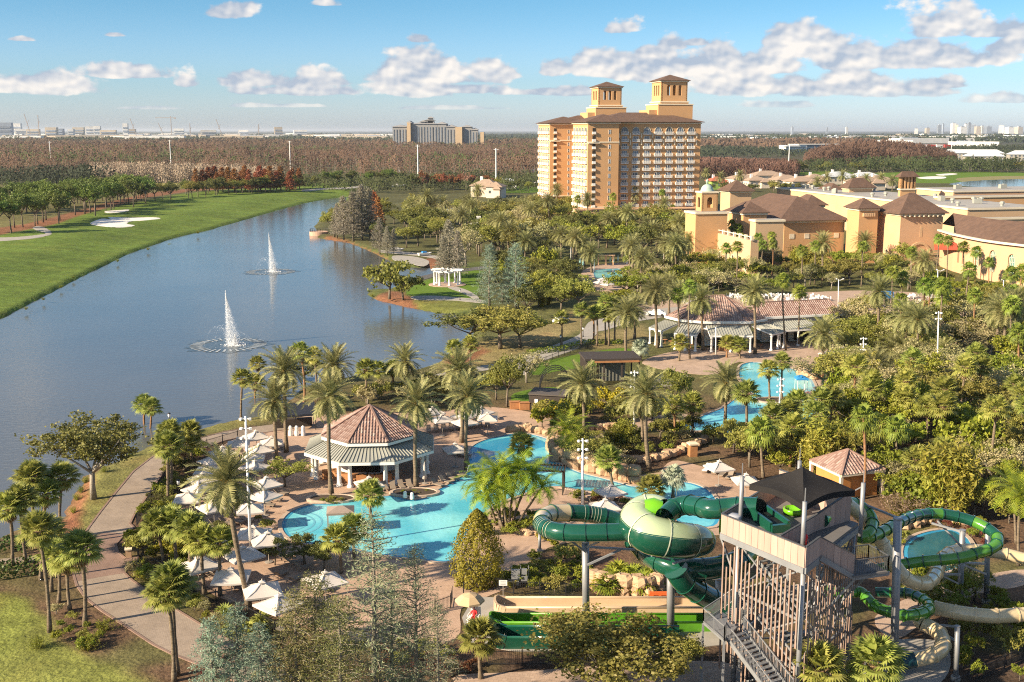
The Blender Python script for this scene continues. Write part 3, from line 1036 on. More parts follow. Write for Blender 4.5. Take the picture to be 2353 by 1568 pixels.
def crown_oak(seed, n=4200, size=0.030, flat=0.62, lobes=13, spread=1.0, gap=0.18):
 r = np.random.default_rng(seed)
 cs, rs = [],[]
 for i in range(lobes):
  a = r.uniform(0,2 * math.pi)
  q = math.sqrt(r.uniform(0.02,1)) * 0.74 * spread
  z = (r.uniform(-0.55,0.75)) * flat * (1.1 - q)
  cs.append((math.cos(a) * q, math.sin(a) * q, z))
  rs.append(r.uniform(0.26,0.46))
 cs, rs = np.array(cs), np.array(rs)
 sub_c, sub_r = [],[]
 for c, q in zip(cs, rs):
  for _ in range(9):
   d = r.normal(0,1,3)
   d[2] = abs(d[2]) * 0.9 - 0.25
   d /= np.linalg.norm(d)
   sub_c.append(c + d * q * np.array([1,1, flat + 0.15]) * r.uniform(0.6,1.05))
   sub_r.append(r.uniform(0.07,0.17))
 sub_c, sub_r = np.array(sub_c), np.array(sub_r)
 k = r.integers(0, len(sub_c), n)
 d = r.normal(0,1,(n, 3))
 d /= np.linalg.norm(d, axis=1, keepdims=True)
 rad = r.uniform(0.2,1.0, n) ** 0.4
 rad = np.where(r.uniform(0,1, n) < 0.14, rad * r.uniform(1.2,1.9, n), rad)
 cen = sub_c[k] + d * (sub_r[k] * rad)[:, None] * np.array([1.15,1.15,0.75])
 nrm = d * 0.6 + np.array([0,0,0.5])
 return cen, nrm, cs, size, r

def oak_mesh(name, seed, lm, n=4200, size=0.03, **k):
 cen, nrm, cs, size, r = crown_oak(seed, n, size, **k)
 return npmesh(name, *cards(cen, nrm, size, 0.8, r), lm), cs

def limbs_mesh(name, cs, bm, base_z, seed, rad=0.045, n=7):
 r = random.Random(seed)
 b = MB()
 fork = base_z * 0.42
 lean = r.uniform(-0.06,0.06)
 b.tube([(0,0, base_z),(lean * 0.4,0, base_z * 0.72),(lean, 0.02, fork)],[rad * 1.35, rad, rad * 0.92], n)
 for c in sorted(cs.tolist(), key=lambda c: -abs(c[0]) - abs(c[1]))[:7]:
  mid = (c[0] * 0.45 + lean * 0.5 + r.uniform(-.05,.05), c[1] * 0.45 + r.uniform(-.05,.05), fork + (c[2] - fork) * 0.40)
  b.tube([(lean, 0.02, fork - 0.04), mid, (c[0] * 0.9, c[1] * 0.9, c[2] * 0.9)],[rad * 0.62, rad * 0.40, rad * 0.14],5)
  for _ in range(3):
   e2 = (c[0] + r.uniform(-.2,.2), c[1] + r.uniform(-.2,.2), c[2] + r.uniform(0.0,.2))
   b.tube([mid, ((mid[0] + e2[0]) / 2 + .03,(mid[1] + e2[1]) / 2,(mid[2] + e2[2]) / 2), e2],[rad * 0.26, rad * 0.16, rad * 0.06],4)
 return b.mesh(name, bm, True)

BASEZ = -1.05
TREES = {}

def tree_kind(key, lm, bm, seeds, n, size, basez=BASEZ, rad=0.045, **k):
 out = []
 for s_ in seeds:
  me, cs = oak_mesh('crown', s_, lm, n, size, **k)
  out.append((me, limbs_mesh('trunk', cs, bm, basez, s_, rad), basez))
 TREES[key] = out

tree_kind('oak', L_OAK, B_OAK, (1,2,3,4,45),5200,0.030)
tree_kind('oakd', L_OAKD, B_OAK, (5,6,7),5200,0.030)
tree_kind('lime', L_LIME, B_OAK, (8,9),4200,0.036)
tree_kind('grey', L_GREY, B_GREY, (12,13,14),3600,0.026, spread=1.1)
tree_kind('rusty', L_RUST, B_OAK, (15,16),3600,0.036)
tree_kind('pink', L_PINK, B_GREY, (17,),2600,0.028, spread=1.15)
tree_kind('pine', L_PINE, B_OAK, (18,19,20),4200,0.034, basez=-1.45, rad=0.04, flat=0.95, lobes=14)
tree_kind('big', L_OAKD, B_GREY, (21,22),13000,0.022, basez=-1.05, lobes=19)
tree_kind('bigp', L_OAK, B_GREY, (23,24),15000,0.022, lobes=17, flat=0.75)
tree_kind('faroak', L_OAKD, B_OAK, (31,32,33),900,0.075)
tree_kind('farbrown', L_BROWN, B_GREY, (34,35),900,0.06)
tree_kind('bush', L_OAK, B_OAK, (36,37),2000,0.05, basez=-0.75)
tree_kind('bushl', L_LIME, B_OAK, (38,39),2000,0.055, basez=-0.75)
tree_kind('bushy', L_CROTON, B_OAK, (40,),1500,0.06, basez=-0.75)
tree_kind('bushr', L_RED, B_OAK, (41,),1500,0.055, basez=-0.75)
tree_kind('bushg', L_GREY, B_GREY, (42,),1500,0.045, basez=-0.75)

def plant(kind, name, base_label, cat, pos, rx, ry, h, group=None, ordinal=True, rz=None):
 me, tr, bz = random.choice(TREES[kind])
 t = bpy.data.objects.new(name, None)
 col.objects.link(t)
 t.location = pos
 t.rotation_euler = (0,0, random.uniform(0,6.28) if rz is None else rz)
 ch = 0.78 - bz
 sz = h / ch
 for nm, m in (('trunk', tr),('crown', me)):
  o = bpy.data.objects.new(nm, m)
  col.objects.link(o)
  o.parent = t
  o.location = (0,0,-bz * sz)
  o.scale = (rx, ry, sz)
 if ordinal:
  auto(t, base_label, cat, group)
 else:
  tag(t, base_label, cat, group)
 return t

def ptree(kind, px, pyb, pyt, hw, base_label, cat='tree', name=None, group=None, ordinal=True):
 p = GT(px, pyb)
 top = P(px, pyt, p.y)
 h = max(1.2, top.z - p.z)
 r = hw * mpp(p.y)
 return plant(kind, name or 'broadleaf_tree', base_label, cat, p, r, r * random.uniform(0.9,1.1), h, group, ordinal)

# ---- palms
def frond_geo(L=3.3, e0=0.9, droop=1.5, pairs=15, ll=0.62, seed=0, width=0.05, vee=0.5):
 r = random.Random(seed)
 pts, ang = [Vector((0,0,0))], e0
 n = 9
 for i in range(n):
  ang = e0 - droop * ((i + 1) / n) ** 1.5
  pts.append(pts[-1] + Vector((math.cos(ang),0, math.sin(ang))) * L / n)
 vs, fs = [],[]

 def quad(a, b_, c, d):
  o = len(vs)
  vs.extend([tuple(a), tuple(b_), tuple(c), tuple(d)])
  fs.append((o, o + 1, o + 2, o + 3))
 for i in range(n):
  w0 = 0.05 * (1 - i / n) + 0.012
  w1 = 0.05 * (1 - (i + 1) / n) + 0.012
  quad(pts[i] + Vector((0,-w0,0)), pts[i] + Vector((0, w0,0)), pts[i + 1] + Vector((0, w1,0)), pts[i + 1] + Vector((0,-w1,0)))
 for j in range(pairs):
  t = 0.10 + 0.90 * (j + 0.5) / pairs
  f = t * n
  i = min(int(f), n - 1)
  p = pts[i].lerp(pts[i + 1], f - i)
  d = (pts[i + 1] - pts[i]).normalized()
  up = Vector((-d.z, 0, d.x))
  l = ll * (0.55 + 0.45 * math.sin(math.pi * min(1, t * 1.15))) * r.uniform(0.85,1.15)
  for sd in (-1,1):
   out = (d * 0.62 + Vector((0, sd, 0)) * 0.80 + up * vee * r.uniform(0.5,1.2)).normalized()
   tip = p + out * l + Vector((0,0,-0.14 * l))
   wv = d * width
   quad(p - wv, p + wv, tip + wv * 0.25, tip - wv * 0.25)
 return vs, fs

def rot_geo(vs, az_, tilt=0.0, sc_=1.0):
 ca, sa = math.cos(az_), math.sin(az_)
 return [((x * ca - y * sa) * sc_, (x * sa + y * ca) * sc_, z * sc_) for x, y, z in vs]

def frond_set(n, L, lo=-0.65, hi=1.45, **k):
 out = []
 for i in range(n):
  t = (i + 0.5) / n
  e0 = hi - (hi - lo) * t ** 0.9
  out.append((e0, i * 2.39996 + random.uniform(-.15,.15),0.55 + 1.05 * t * random.uniform(0.8,1.15), L * random.uniform(0.88,1.1) * (0.82 + 0.3 * math.sin(math.pi * min(1, t + .15)))))
 return out

def feather_crown(name, lm, n, L, seed, **k):
 random.seed(seed)
 b = MB()
 for i, (e0, a, dr, ln) in enumerate(frond_set(n, L, k.get('lo', -0.65), k.get('hi', 1.45))):
  vs, fs = frond_geo(ln, e0, dr * k.get('dk', 1.0), k.get('pairs', 15), k.get('ll', 0.62), seed * 100 + i, k.get('width', 0.05), k.get('vee', 0.5))
  b.add(rot_geo(vs, a), fs)
 return b.mesh(name, lm)

def fan_geo(R_=0.85, pet=0.8, e0=0.6, blades=15, seed=0, droop=0.35):
 r = random.Random(seed)
 vs, fs = [],[]
 d = Vector((math.cos(e0),0, math.sin(e0)))
 hub = d * pet
 o = 0
 vs += [(0,-0.02,0),(0,0.02,0), tuple(hub + Vector((0,0.02,0))), tuple(hub - Vector((0,0.02,0)))]
 fs.append((0,1,2,3))
 up = Vector((-d.z, 0, d.x))
 for k in range(blades):
  a = R(-115 + 230 * k / (blades - 1))
  q = (d * math.cos(a) + Vector((0,1,0)) * math.sin(a))
  side = (-d * math.sin(a) + Vector((0,1,0)) * math.cos(a))
  l = R_ * (0.72 + 0.28 * math.cos(a * 0.8)) * r.uniform(0.9,1.1)
  m1 = hub + q * l * 0.55 + up * l * 0.12 + Vector((0,0,-droop * 0.12 * l))
  tip = hub + q * l + Vector((0,0,-droop * l * r.uniform(0.6,1.5)))
  w = l * 0.085
  o = len(vs)
  vs += [tuple(hub), tuple(m1 - side * w), tuple(tip), tuple(m1 + side * w)]
  fs.append((o, o + 1, o + 2, o + 3))
 return vs, fs

def fan_crown(name, lm, n, seed, R_=0.85, pet=0.8, lo=-0.9, hi=1.35, dead=0, blades=15, droop=0.35):
 random.seed(seed)
 b = MB()
 for i in range(n):
  t = (i + 0.5) / n
  e0 = hi - (hi - lo) * t
  vs, fs = fan_geo(R_ * random.uniform(0.85,1.12), pet * random.uniform(0.8,1.15), e0, blades, seed * 50 + i, droop * (0.7 + 0.9 * t))
  b.add(rot_geo(vs, i * 2.39996 + random.uniform(-.2,.2)), fs)
 for i in range(dead):
  vs, fs = fan_geo(R_ * 0.7, pet * 0.6,-1.25,9, seed * 77 + i, 0.2)
  b.add(rot_geo(vs, i * 2.4), fs, 1)
 return b.mesh(name, [lm, L_DEAD])

random.seed(3)
DATE_CROWNS = [feather_crown('crown', L_DATE, 66,3.5, s_, pairs=20, ll=0.74, width=0.062) for s_ in (1,2,3)]
DATE_FAR = [feather_crown('crown', L_DATE, 44,3.5, s_, pairs=9, ll=0.9, width=0.13) for s_ in (4,5)]
DATE_FRONDS = []
for e_i in range(9):
 t = e_i / 8
 vs, fs = frond_geo(3.55 * (0.85 + 0.25 * math.sin(math.pi * min(1, t + .15))),1.42 - 2.0 * t ** 0.95,0.6 + 1.0 * t, 26,0.72,900 + e_i, 0.060,0.45)
 bb = MB()
 bb.add(vs, fs)
 DATE_FRONDS.append(bb.mesh('frond', L_DATE))
SABAL_CROWNS = [fan_crown('crown', L_SABAL, 34, s_, 1.05,1.0,-0.55,1.4,7,17,0.12) for s_ in (1,2,3)]
SABAL_NEAR = [fan_crown('crown', L_SABAL, 36, s_, 1.05,1.08,-0.5,1.45,9,21,0.10) for s_ in (7,8)]
WASH_CROWNS = [fan_crown('crown', L_WASH, 30, s_, 0.95,0.9,-0.9,1.3,8,15) for s_ in (4,5)]
SILV_CROWNS = [fan_crown('crown', L_SILV, 34,6,0.95,0.9,-0.7,1.4,3,17)]
QUEEN_CROWNS = [feather_crown('crown', L_ARECA, 20,2.6, s_, pairs=16, ll=0.7, width=0.05, lo=-0.1, hi=1.35, vee=0.1, dk=1.5) for s_ in (8,9)]

def boots_mesh(name, h, r0, r1, n=10, bm=None):
 b = MB()
 rr = random.Random(int(h * 100))
 b.tube([(0,0,-h),(0,0,-h * 0.4),(0,0,0)],[r0, r1, r1 * 0.8],9)
 for i in range(n * 4):
  z = -h + h * (i / (n * 4))
  a = i * 2.4
  q = r0 + (r1 - r0) * min(1,(z + h) / h * 1.6)
  p = Vector((math.cos(a) * q * 0.8, math.sin(a) * q * 0.8, z))
  t = Vector((math.cos(a) * (q + 0.16), math.sin(a) * (q + 0.16), z + 0.28))
  b.bar(p, t, 0.10,0.05)
 return b.mesh(name, bm or B_BOOT)

B_FERN = mat('bark_fern', (0.36,0.24,0.065),0.95,(0.16,0.12,0.04),3,0.9,0.8,9, spec=0.1)
BOOT_DATE = boots_mesh('boots', 2.3,0.30,0.45,14, B_FERN)
BOOT_SABAL = boots_mesh('boots', 1.35,0.19,0.36,10)

def palm(kind, bx, by, cx_, cy_, base_label, scale=1.0, name=None, group=None, ordinal=True, bark=None):
 p = GT(bx, by)
 top = P(cx_, cy_, p.y)
 h = max(1.0, top.z - p.z)
 dx = top.x - p.x
 nm = name or {'date': 'date_palm', 'datef': 'date_palm', 'daten': 'date_palm', 'sabal': 'sabal_palm', 'sabaln': 'sabal_palm', 'wash': 'fan_palm', 'silver': 'silver_palm', 'queen': 'feather_palm'}[kind]
 t = bpy.data.objects.new(nm, None)
 col.objects.link(t)
 t.location = p
 r = {'date': 0.27, 'datef': 0.27, 'daten': 0.27, 'sabal': 0.19, 'sabaln': 0.19, 'wash': 0.17, 'silver': 0.2, 'queen': 0.13}[kind] * max(0.8, min(scale, 1.2))
 bow = random.uniform(-.03,.03) * h
 b = MB()
 n = 9
 pts, rs = [],[]
 for i in range(n + 1):
  q = i / n
  pts.append((dx * q ** 1.25 + bow * math.sin(math.pi * q), bow * 0.6 * math.sin(math.pi * q), h * q - 0.05))
  rs.append(r * (1.3 - 0.45 * min(1, q * 4) + 0.12 * math.sin(q * 23)))
 b.tube(pts, rs, 8)
 b.build('trunk', bark or (B_PALM2 if random.random() < 0.25 and kind in ('wash', 'sabal') else B_PALM), t, True)
 az0 = random.uniform(0,6.28)
 if kind == 'daten':
  nf = 54
  for i in range(nf):
   q = (i + 0.5) / nf
   o = bpy.data.objects.new('frond', DATE_FRONDS[min(8, int(q * 9))])
   col.objects.link(o)
   o.parent = t
   o.location = (dx, 0, h)
   o.rotation_euler = (random.uniform(-.25,.25), random.uniform(-.1,.1), az0 + i * 2.39996 + random.uniform(-.12,.12))
   s_ = scale * random.uniform(0.9,1.1)
   o.scale = (s_, s_, s_)
 else:
  me = random.choice({'date': DATE_CROWNS, 'datef': DATE_FAR, 'sabal': SABAL_CROWNS, 'sabaln': SABAL_NEAR, 'wash': WASH_CROWNS, 'silver': SILV_CROWNS, 'queen': QUEEN_CROWNS}[kind])
  o = bpy.data.objects.new('crown', me)
  col.objects.link(o)
  o.parent = t
  o.location = (dx, 0, h)
  o.rotation_euler = (0,0, az0)
  o.scale = (scale,) * 3
 if kind in ('date', 'daten', 'sabal', 'sabaln'):
  o = bpy.data.objects.new('boots', BOOT_DATE if 'date' in kind else BOOT_SABAL)
  col.objects.link(o)
  o.parent = t
  o.location = (dx, 0, h + 0.05)
  o.rotation_euler = (0,0, az0)
  o.scale = (scale,) * 3
 if ordinal:
  auto(t, base_label, 'palm', group)
 else:
  tag(t, base_label, 'palm', group)
 return t

# ---- bald cypress, winter-thin: straight bole, whorls of fine sprays
def cypress_mesh(seed, H_=1.0, nb=120, tw=38, lm=L_CYPR, spread=0.27, tl=0.045, low=0.10, tww=0.0042, shape=0.8, fuzz=0.004):
 r = np.random.default_rng(seed)
 b = MB()
 b.tube([(0,0,0),(0.004,0,0.4),(-0.003,0.003,0.75),(0,0,0.99)],[0.017,0.011,0.006,0.001],7)
 tr = b.mesh('trunk', B_CYP, True)
 st = NPM()
 a_, b_, ra, rb = [],[],[],[]
 cc, dd = [],[]
 for i in range(nb):
  z = low + (0.985 - low) * (i / nb) ** 0.92
  az_ = i * 2.39996 + r.uniform(-.3,.3)
  ln = spread * ((1 - z) / (1 - low)) ** shape * r.uniform(0.6,1.1) + 0.012
  e0 = r.uniform(0.1,0.5)
  p0 = np.array([0,0, z])
  d = np.array([math.cos(az_) * math.cos(e0), math.sin(az_) * math.cos(e0), math.sin(e0)])
  p1 = p0 + d * ln * 0.6
  p2 = p1 + (d + np.array([0,0,-0.25])) * ln * 0.4
  a_ += [p0, p1]
  b_ += [p1, p2]
  ra += [0.0028,0.0018]
  rb += [0.0018,0.0006]
  k = max(8, int(tw * (0.25 + 0.75 * ln / spread)))
  t = r.uniform(0.15,1.0, k)
  base_ = np.where((t < 0.6)[:, None], p0 + d * ln * t[:, None], p1 + (d + np.array([0,0,-0.25])) * ln * (t - 0.6)[:, None])
  base_ = base_ + r.normal(0, fuzz, (k, 3))
  q = d * 0.5 + r.normal(0,0.8,(k, 3)) + np.array([0,0,-0.12])
  q /= np.linalg.norm(q, axis=1, keepdims=True)
  cc.append(base_)
  dd.append(q * r.uniform(0.5,1.3, k)[:, None] * tl)
 v, f = sticks(np.array(a_), np.array(b_), np.array(ra), np.array(rb))
 st.add((v, f),1)
 c, d = np.concatenate(cc), np.concatenate(dd)
 side = np.cross(d, r.normal(0,1, d.shape))
 side /= np.linalg.norm(side, axis=1, keepdims=True) + 1e-9
 side *= tww
 quad = np.stack([c, c + d * 0.5 + side, c + d, c + d * 0.5 - side],1).reshape(-1,3)
 st.add((quad, np.arange(len(quad)).reshape(-1,4)),0)
 return tr, st.mesh('crown', [lm, B_CYP])

CYP = {'near': [cypress_mesh(s_, nb=150, tw=70, tl=0.018, tww=0.0016, fuzz=0.009, shape=0.65) for s_ in (1,2)],
  'olive': [cypress_mesh(s_, nb=150, tw=100, tl=0.017, tww=0.0020, lm=L_OLIVE, spread=0.30, fuzz=0.011, shape=0.5) for s_ in (9,)],
  'teal': [cypress_mesh(s_, nb=130, tw=80, lm=L_TEAL, spread=0.26, tl=0.020, tww=0.0028, fuzz=0.009, shape=0.6) for s_ in (3,4)],
  'bare': [cypress_mesh(s_, nb=120, tw=80, lm=L_GREYB, spread=0.27, tl=0.030, tww=0.0038, fuzz=0.008) for s_ in (5,6)],
  'rust': [cypress_mesh(s_, nb=80, tw=44, lm=L_RUST, spread=0.24, tl=0.04, tww=0.012, fuzz=0.01) for s_ in (7,)]}

def cypress(kind, px, pyb, pyt, wide, base_label, name='bald_cypress', group=None, ordinal=True):
 p = GT(px, pyb)
 top = P(px, pyt, p.y)
 h = top.z - p.z
 tr, cr = random.choice(CYP[kind])
 t = bpy.data.objects.new(name, None)
 col.objects.link(t)
 t.location = p
 t.rotation_euler = (0,0, random.uniform(0,6.28))
 for nm, m in (('trunk', tr),('crown', cr)):
  o = bpy.data.objects.new(nm, m)
  col.objects.link(o)
  o.parent = t
  o.scale = (h * wide, h * wide, h)
 if ordinal:
  auto(t, base_label, 'tree', group)
 else:
  tag(t, base_label, 'tree', group)
 return t
def cone_mesh(seed, lm, n=11000):
 r = np.random.default_rng(seed)
 z = np.clip(r.uniform(0,1, n) ** 1.15,0.02,1)
 a = r.uniform(0,2 * math.pi, n)
 lump = 1 + 0.10 * np.sin(a * 5 + z * 9) + 0.08 * np.sin(a * 11 - z * 21)
 prof = (0.72 + 0.9 * np.minimum(z, 0.3)) * np.clip(1 - np.clip((z - 0.25) / 0.75,0,1) ** 1.8,0,1) ** 0.8
 rad = prof * 0.36 * lump * r.uniform(0.72,1.03, n)
 c = np.stack([np.cos(a) * rad, np.sin(a) * rad, z],1)
 up = np.stack([np.cos(a) * 0.5, np.sin(a) * 0.5, np.full(n, 0.9)],1)
 nr = np.stack([np.cos(a), np.sin(a), np.full(n, 0.4)],1)
 v, f = cards(c, nr, 0.015,0.5, r, 0.6)
 b = MB()
 b.tube([(0,0,0),(0,0,0.6)],[0.03,0.01],6)
 return b.mesh('trunk', B_OAK), npmesh('crown', v, f, lm)

CYP['cone'] = [cone_mesh(1, L_ARBOR)]
def cane_mesh(seed, n=60, lm=L_BAMB, leaves=55, ls=0.045, spread=0.16):
 r = np.random.default_rng(seed)
 a_, b_ = [],[]
 cc = []
 for i in range(n):
  p = np.array([*(r.normal(0, spread * 0.4,2)),0])
  q = p * 2.6 + np.array([*(r.normal(0,0.06,2)), r.uniform(0.6,1.0)])
  a_.append(p)
  b_.append(q)
  t = r.uniform(0.25,1.0, leaves)
  cc.append(p + (q - p) * t[:, None] + r.normal(0,0.05,(leaves, 3)))
 st = NPM()
 st.add(sticks(np.array(a_), np.array(b_),0.007,0.002),1)
 c = np.concatenate(cc)
 st.add(cards(c, np.tile(np.array([[0,0,1.0]]),(len(c),1)), ls, 0.3, r),0)
 return st.mesh('canes', [lm, L_BAMB])

CANES = {'bamboo': [cane_mesh(1), cane_mesh(2)], 'reed': [cane_mesh(3,70, L_LIME, 12,0.05,0.3)], 'dry': [cane_mesh(4,70, L_BEIGE, 10,0.05,0.34)]}

def canes(kind, px, pyb, pyt, wide, base_label, name='bamboo_clump', cat='bamboo'):
 p = GT(px, pyb)
 h = max(0.8, P(px, pyt, p.y).z - p.z)
 o = link(name, random.choice(CANES[kind]), None, p, random.uniform(0,6.28))
 o.scale = (h * wide, h * wide, h)
 return auto(o, base_label, cat)

# ================================================================ buildings
M_STUC = mat('stucco_ochre', (0.56,0.33,0.165),0.9,(0.51,0.295,0.14),0.12,0.8,0.12,3.0, spec=0.15)
M_STUC2 = mat('stucco_cream', (0.57,0.385,0.235),0.9,(0.52,0.345,0.20),0.15,0.8,0.12,3.0, spec=0.15)
M_STUC3 = mat('stucco_peach', (0.59,0.37,0.225),0.9,(0.54,0.33,0.19),0.15,0.8,0.12,3.0, spec=0.15)
M_TRIM = mat('trim_cream', (0.72,0.62,0.46),0.8,(0.66,0.55,0.40),0.3,0.6)
M_WHITE = mat('white_paint', (0.80,0.78,0.74),0.6,(0.72,0.70,0.66),0.6,0.6)
M_GLASS = mat('window_glass', (0.05,0.07,0.10),0.08,(0.16,0.19,0.23),0.35,0.9, spec=0.6, objrand=0.6)
M_GREEN = mat('window_green', (0.10,0.24,0.20),0.15,(0.16,0.30,0.26),0.5,0.8, spec=0.6)
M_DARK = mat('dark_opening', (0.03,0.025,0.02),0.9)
M_BROWNROOF = mat('brown_roof_tile', (0.135,0.080,0.055),0.85,(0.085,0.052,0.038),0.6,0.9,0.5,2.5)
M_FLATROOF = mat('membrane_roof', (0.36,0.34,0.31),0.8,(0.26,0.245,0.225),0.06,0.8)
M_SEAM = mat('metal_roof', (0.36,0.36,0.315),0.45,(0.30,0.305,0.27),0.5,0.7, metal=0.1)
M_COPPER = mat('copper_green', (0.36,0.46,0.39),0.6,(0.30,0.40,0.34),0.8,0.7)
M_WOOD = mat('warm_wood', (0.42,0.20,0.085),0.7,(0.30,0.13,0.05),2.0,0.8)
M_RIDGE = mat('ridge_tile', (0.29,0.185,0.15),0.85,(0.21,0.13,0.105),2.0,0.8)
M_TERRA = leafmat('roof_tile_terracotta', (0.235,0.140,0.115),(0.40,0.295,0.255),0.0,0.8,0.0,0.0)

def arch_pts(cx_, w, z0, z1, n=8):
 r = w / 2
 zs = z1 - r
 return [(cx_ - r, z0),(cx_ + r, z0)] + [(cx_ + r * math.cos(math.pi * k / n), zs + r * math.sin(math.pi * k / n)) for k in range(n + 1)]

def wall_panel(mb, o, ud, L, z0, z1, openings=(), thick=0.35, mi=0):
 o, ud = Vector(o), Vector(ud).normalized()
 nd = Vector((-ud.y, ud.x, 0))
 loops = [[(0, z0),(L, z0),(L, z1),(0, z1)]] + [list(q) for q in openings]
 tri = tessellate_polygon([[Vector((p[0], p[1],0)) for p in l] for l in loops])
 flat = [p for l in loops for p in l]
 n = len(flat)
 T = lambda p, d: tuple(o + ud * p[0] + nd * d + Vector((0,0, p[1])))
 vs = [T(p, 0) for p in flat] + [T(p, thick) for p in flat]
 fs = []
 for t in tri:
  fs.append(tuple(t))
  fs.append(tuple(i + n for i in reversed(t)))
 k = 0
 for l in loops:
  m = len(l)
  for i in range(m):
   j = (i + 1) % m
   fs.append((k + i, k + j, n + k + j, n + k + i))
  k += m
 mb.add(vs, fs, mi)

def pane_mesh(name, poly, m, frame=None):
 b = MB()
 n = len(poly)
 b.add([(p[0],0, p[1]) for p in poly] + [(p[0],0.06, p[1]) for p in poly],[tuple(range(n))] + [(i, n + i, n + (i + 1) % n, (i + 1) % n) for i in range(n)])
 return b.mesh(name, m)

AROT = R(13)
UD, VD = Vector((math.cos(AROT), math.sin(AROT),0)), Vector((-math.sin(AROT), math.cos(AROT),0))

# ---- the hotel tower
hp = P(1348.6,520,490.7)
hotel = thing('hotel_tower', 'tall ochre hotel tower with white balconies, brown roofs and two cupolas', 'hotel', (hp.x, 490.7,0), AROT)
FL, ZT, PITCHF = 12,40.4,3.15
balc = MB()
balc.box((0,-0.37,-0.1),(3.5,0.74,0.22))
for x, y, w, d in ((0,-0.70,3.5,0.07),(-1.72,-0.35,0.07,0.70),(1.72,-0.35,0.07,0.70)):
 balc.box((x, y, 1.02),(w, d, 0.09))
 balc.box((x, y, 0.14),(w, d, 0.07))
for k in range(15):
 balc.box((-1.70 + k * 0.243,-0.70,0.58),(0.085,0.05,0.82))
for k in range(5):
 for sx in (-1.72,1.72):
  balc.box((sx, -0.08 - k * 0.14,0.58),(0.05,0.085,0.82))
ME_BALC = balc.mesh('balcony', M_WHITE)
door = MB()
for x in (-0.78,0.0,0.78):
 door.box((x, -0.03,1.1),(0.70,0.05,2.05), mi=0)
for x in (-1.17,-0.39,0.39,1.17):
 door.box((x, -0.05,1.12),(0.09,0.1,2.2), mi=1)
door.box((0,-0.05,2.24),(2.43,0.1,0.09), mi=1)
ME_DOOR = door.mesh('balcony_door', [M_GLASS, M_WHITE])
ad = MB()
ap = arch_pts(0,3.0,0.05,3.0)
ad.add([(p[0],-0.05, p[1]) for p in ap],[tuple(range(len(ap)))],0)
for k in range(2, len(ap) - 1):
 a, b2 = ap[k], ap[k + 1]
 ad.bar((a[0] * 1.05,-0.09, a[1] + 0.03),(b2[0] * 1.05,-0.09, b2[1] + 0.03),0.2,0.18,1)
for x in (-0.5,0.5):
 ad.box((x, -0.07,1.2),(0.08,0.06,2.3), mi=2)
ME_ADOOR = ad.mesh('arched_door', [M_GLASS, M_TRIM, M_WHITE])

def bay(parent, x, y, rz, z, arched):
 for nm, me_ in (('balcony', ME_BALC),('arched_door' if arched else 'balcony_door', ME_ADOOR if arched else ME_DOOR)):
  o = bpy.data.objects.new(nm, me_)
  col.objects.link(o)
  o.parent = parent
  o.location = (x, y, z)
  o.rotation_euler = (0,0, rz)

WD, LDEP, RECESS, MAINW = 14.0,23.5,3.0,39.0
smallwin = MB()
smallwin.box((0,-0.02,0.95),(0.72,0.06,1.7), mi=0)
smallwin.box((0.42,-0.04,0.95),(0.14,0.1,1.85), mi=1)
smallwin.box((-0.42,-0.04,0.95),(0.14,0.1,1.85), mi=1)
smallwin.box((0,-0.04,0.95),(0.74,0.08,0.09), mi=1)
ME_SWIN = smallwin.mesh('window', [M_GLASS, M_WHITE])
log = MB()
log.box((0,-0.05,1.35),(1.35,0.10,2.5), mi=0)
log.box((0,-0.35,0.55),(1.5,0.5,0.95), mi=1)
log.box((0,-0.30,0.0),(1.7,0.75,0.16), mi=2)
ME_LOG = log.mesh('loggia', [M_DARK, M_WHITE, M_TRIM])

def wing(u0, v0, full):
 part('wing_wall', 'box', ((u0 + WD / 2, v0 + LDEP / 2,22.7),(WD, LDEP, 45.4)), M_STUC, hotel)
 for z, q in ((45.05,0.5),(9.0,0.35),(37.0,0.18)):
  part('cornice', 'box', ((u0 + WD / 2, v0 + LDEP / 2, z),(WD + q * 2, LDEP + q * 2,0.5)), M_TRIM, hotel)
 part('canopy_ledge', 'box', ((u0 + 2.6, v0 - 0.45,36.6),(5.2,0.9,0.35)), M_TRIM, hotel)
 rf = MB()
 rf.hip((u0 + WD / 2 + 3, v0 + LDEP / 2,0), WD + 6, LDEP, 45.45,3.3, over=1.3, mi=0)
 rf.build('wing_roof', M_BROWNROOF, hotel)
 for k in range(FL):
  z = ZT - PITCHF * k
  for j in range(5):
   bay(hotel, u0, v0 + 2.6 + j * 4.55, R(-90), z, k == 0)
  for nm, me_, x in (('loggia', ME_LOG, 2.7),('window', ME_SWIN, 9.8)):
   o = link(nm, me_, hotel, (u0 + x, v0, z))

wing(0,0, True)
wing(6.0,86.0, False)
mw = MB()
MX0 = WD
mw.box((MX0 + MAINW / 2, RECESS + 14,22.7),(MAINW, 28,45.4))
mw.build('main_wall', M_STUC, hotel)
mw = MB()
mw.box((6 + WD + 12,86 + RECESS + 13,22.7),(24,26,45.4))
mw.box((34,58,22.0),(24,60,44.0))
mw.build('rear_wall', M_STUC, hotel)
part('cornice', 'box', ((MX0 + MAINW / 2, RECESS + 14,45.05),(MAINW + 0.8,28.8,0.5)), M_TRIM, hotel)
rf = MB()
rf.hip((MX0 + MAINW / 2 - 4, RECESS + 14,0), MAINW + 8,28,45.45,4.2, over=1.3)
rf.build('main_roof', M_BROWNROOF, hotel)
rf = MB()
rf.hip((6 + WD + 8,86 + RECESS + 13,0),32,26,45.45,4.0, over=1.3)
rf.hip((34,58,0),24,60,44.05,3.6, over=1.2)
rf.hip((48.5,35,0),16,16,49.0,3.0, over=1.2)
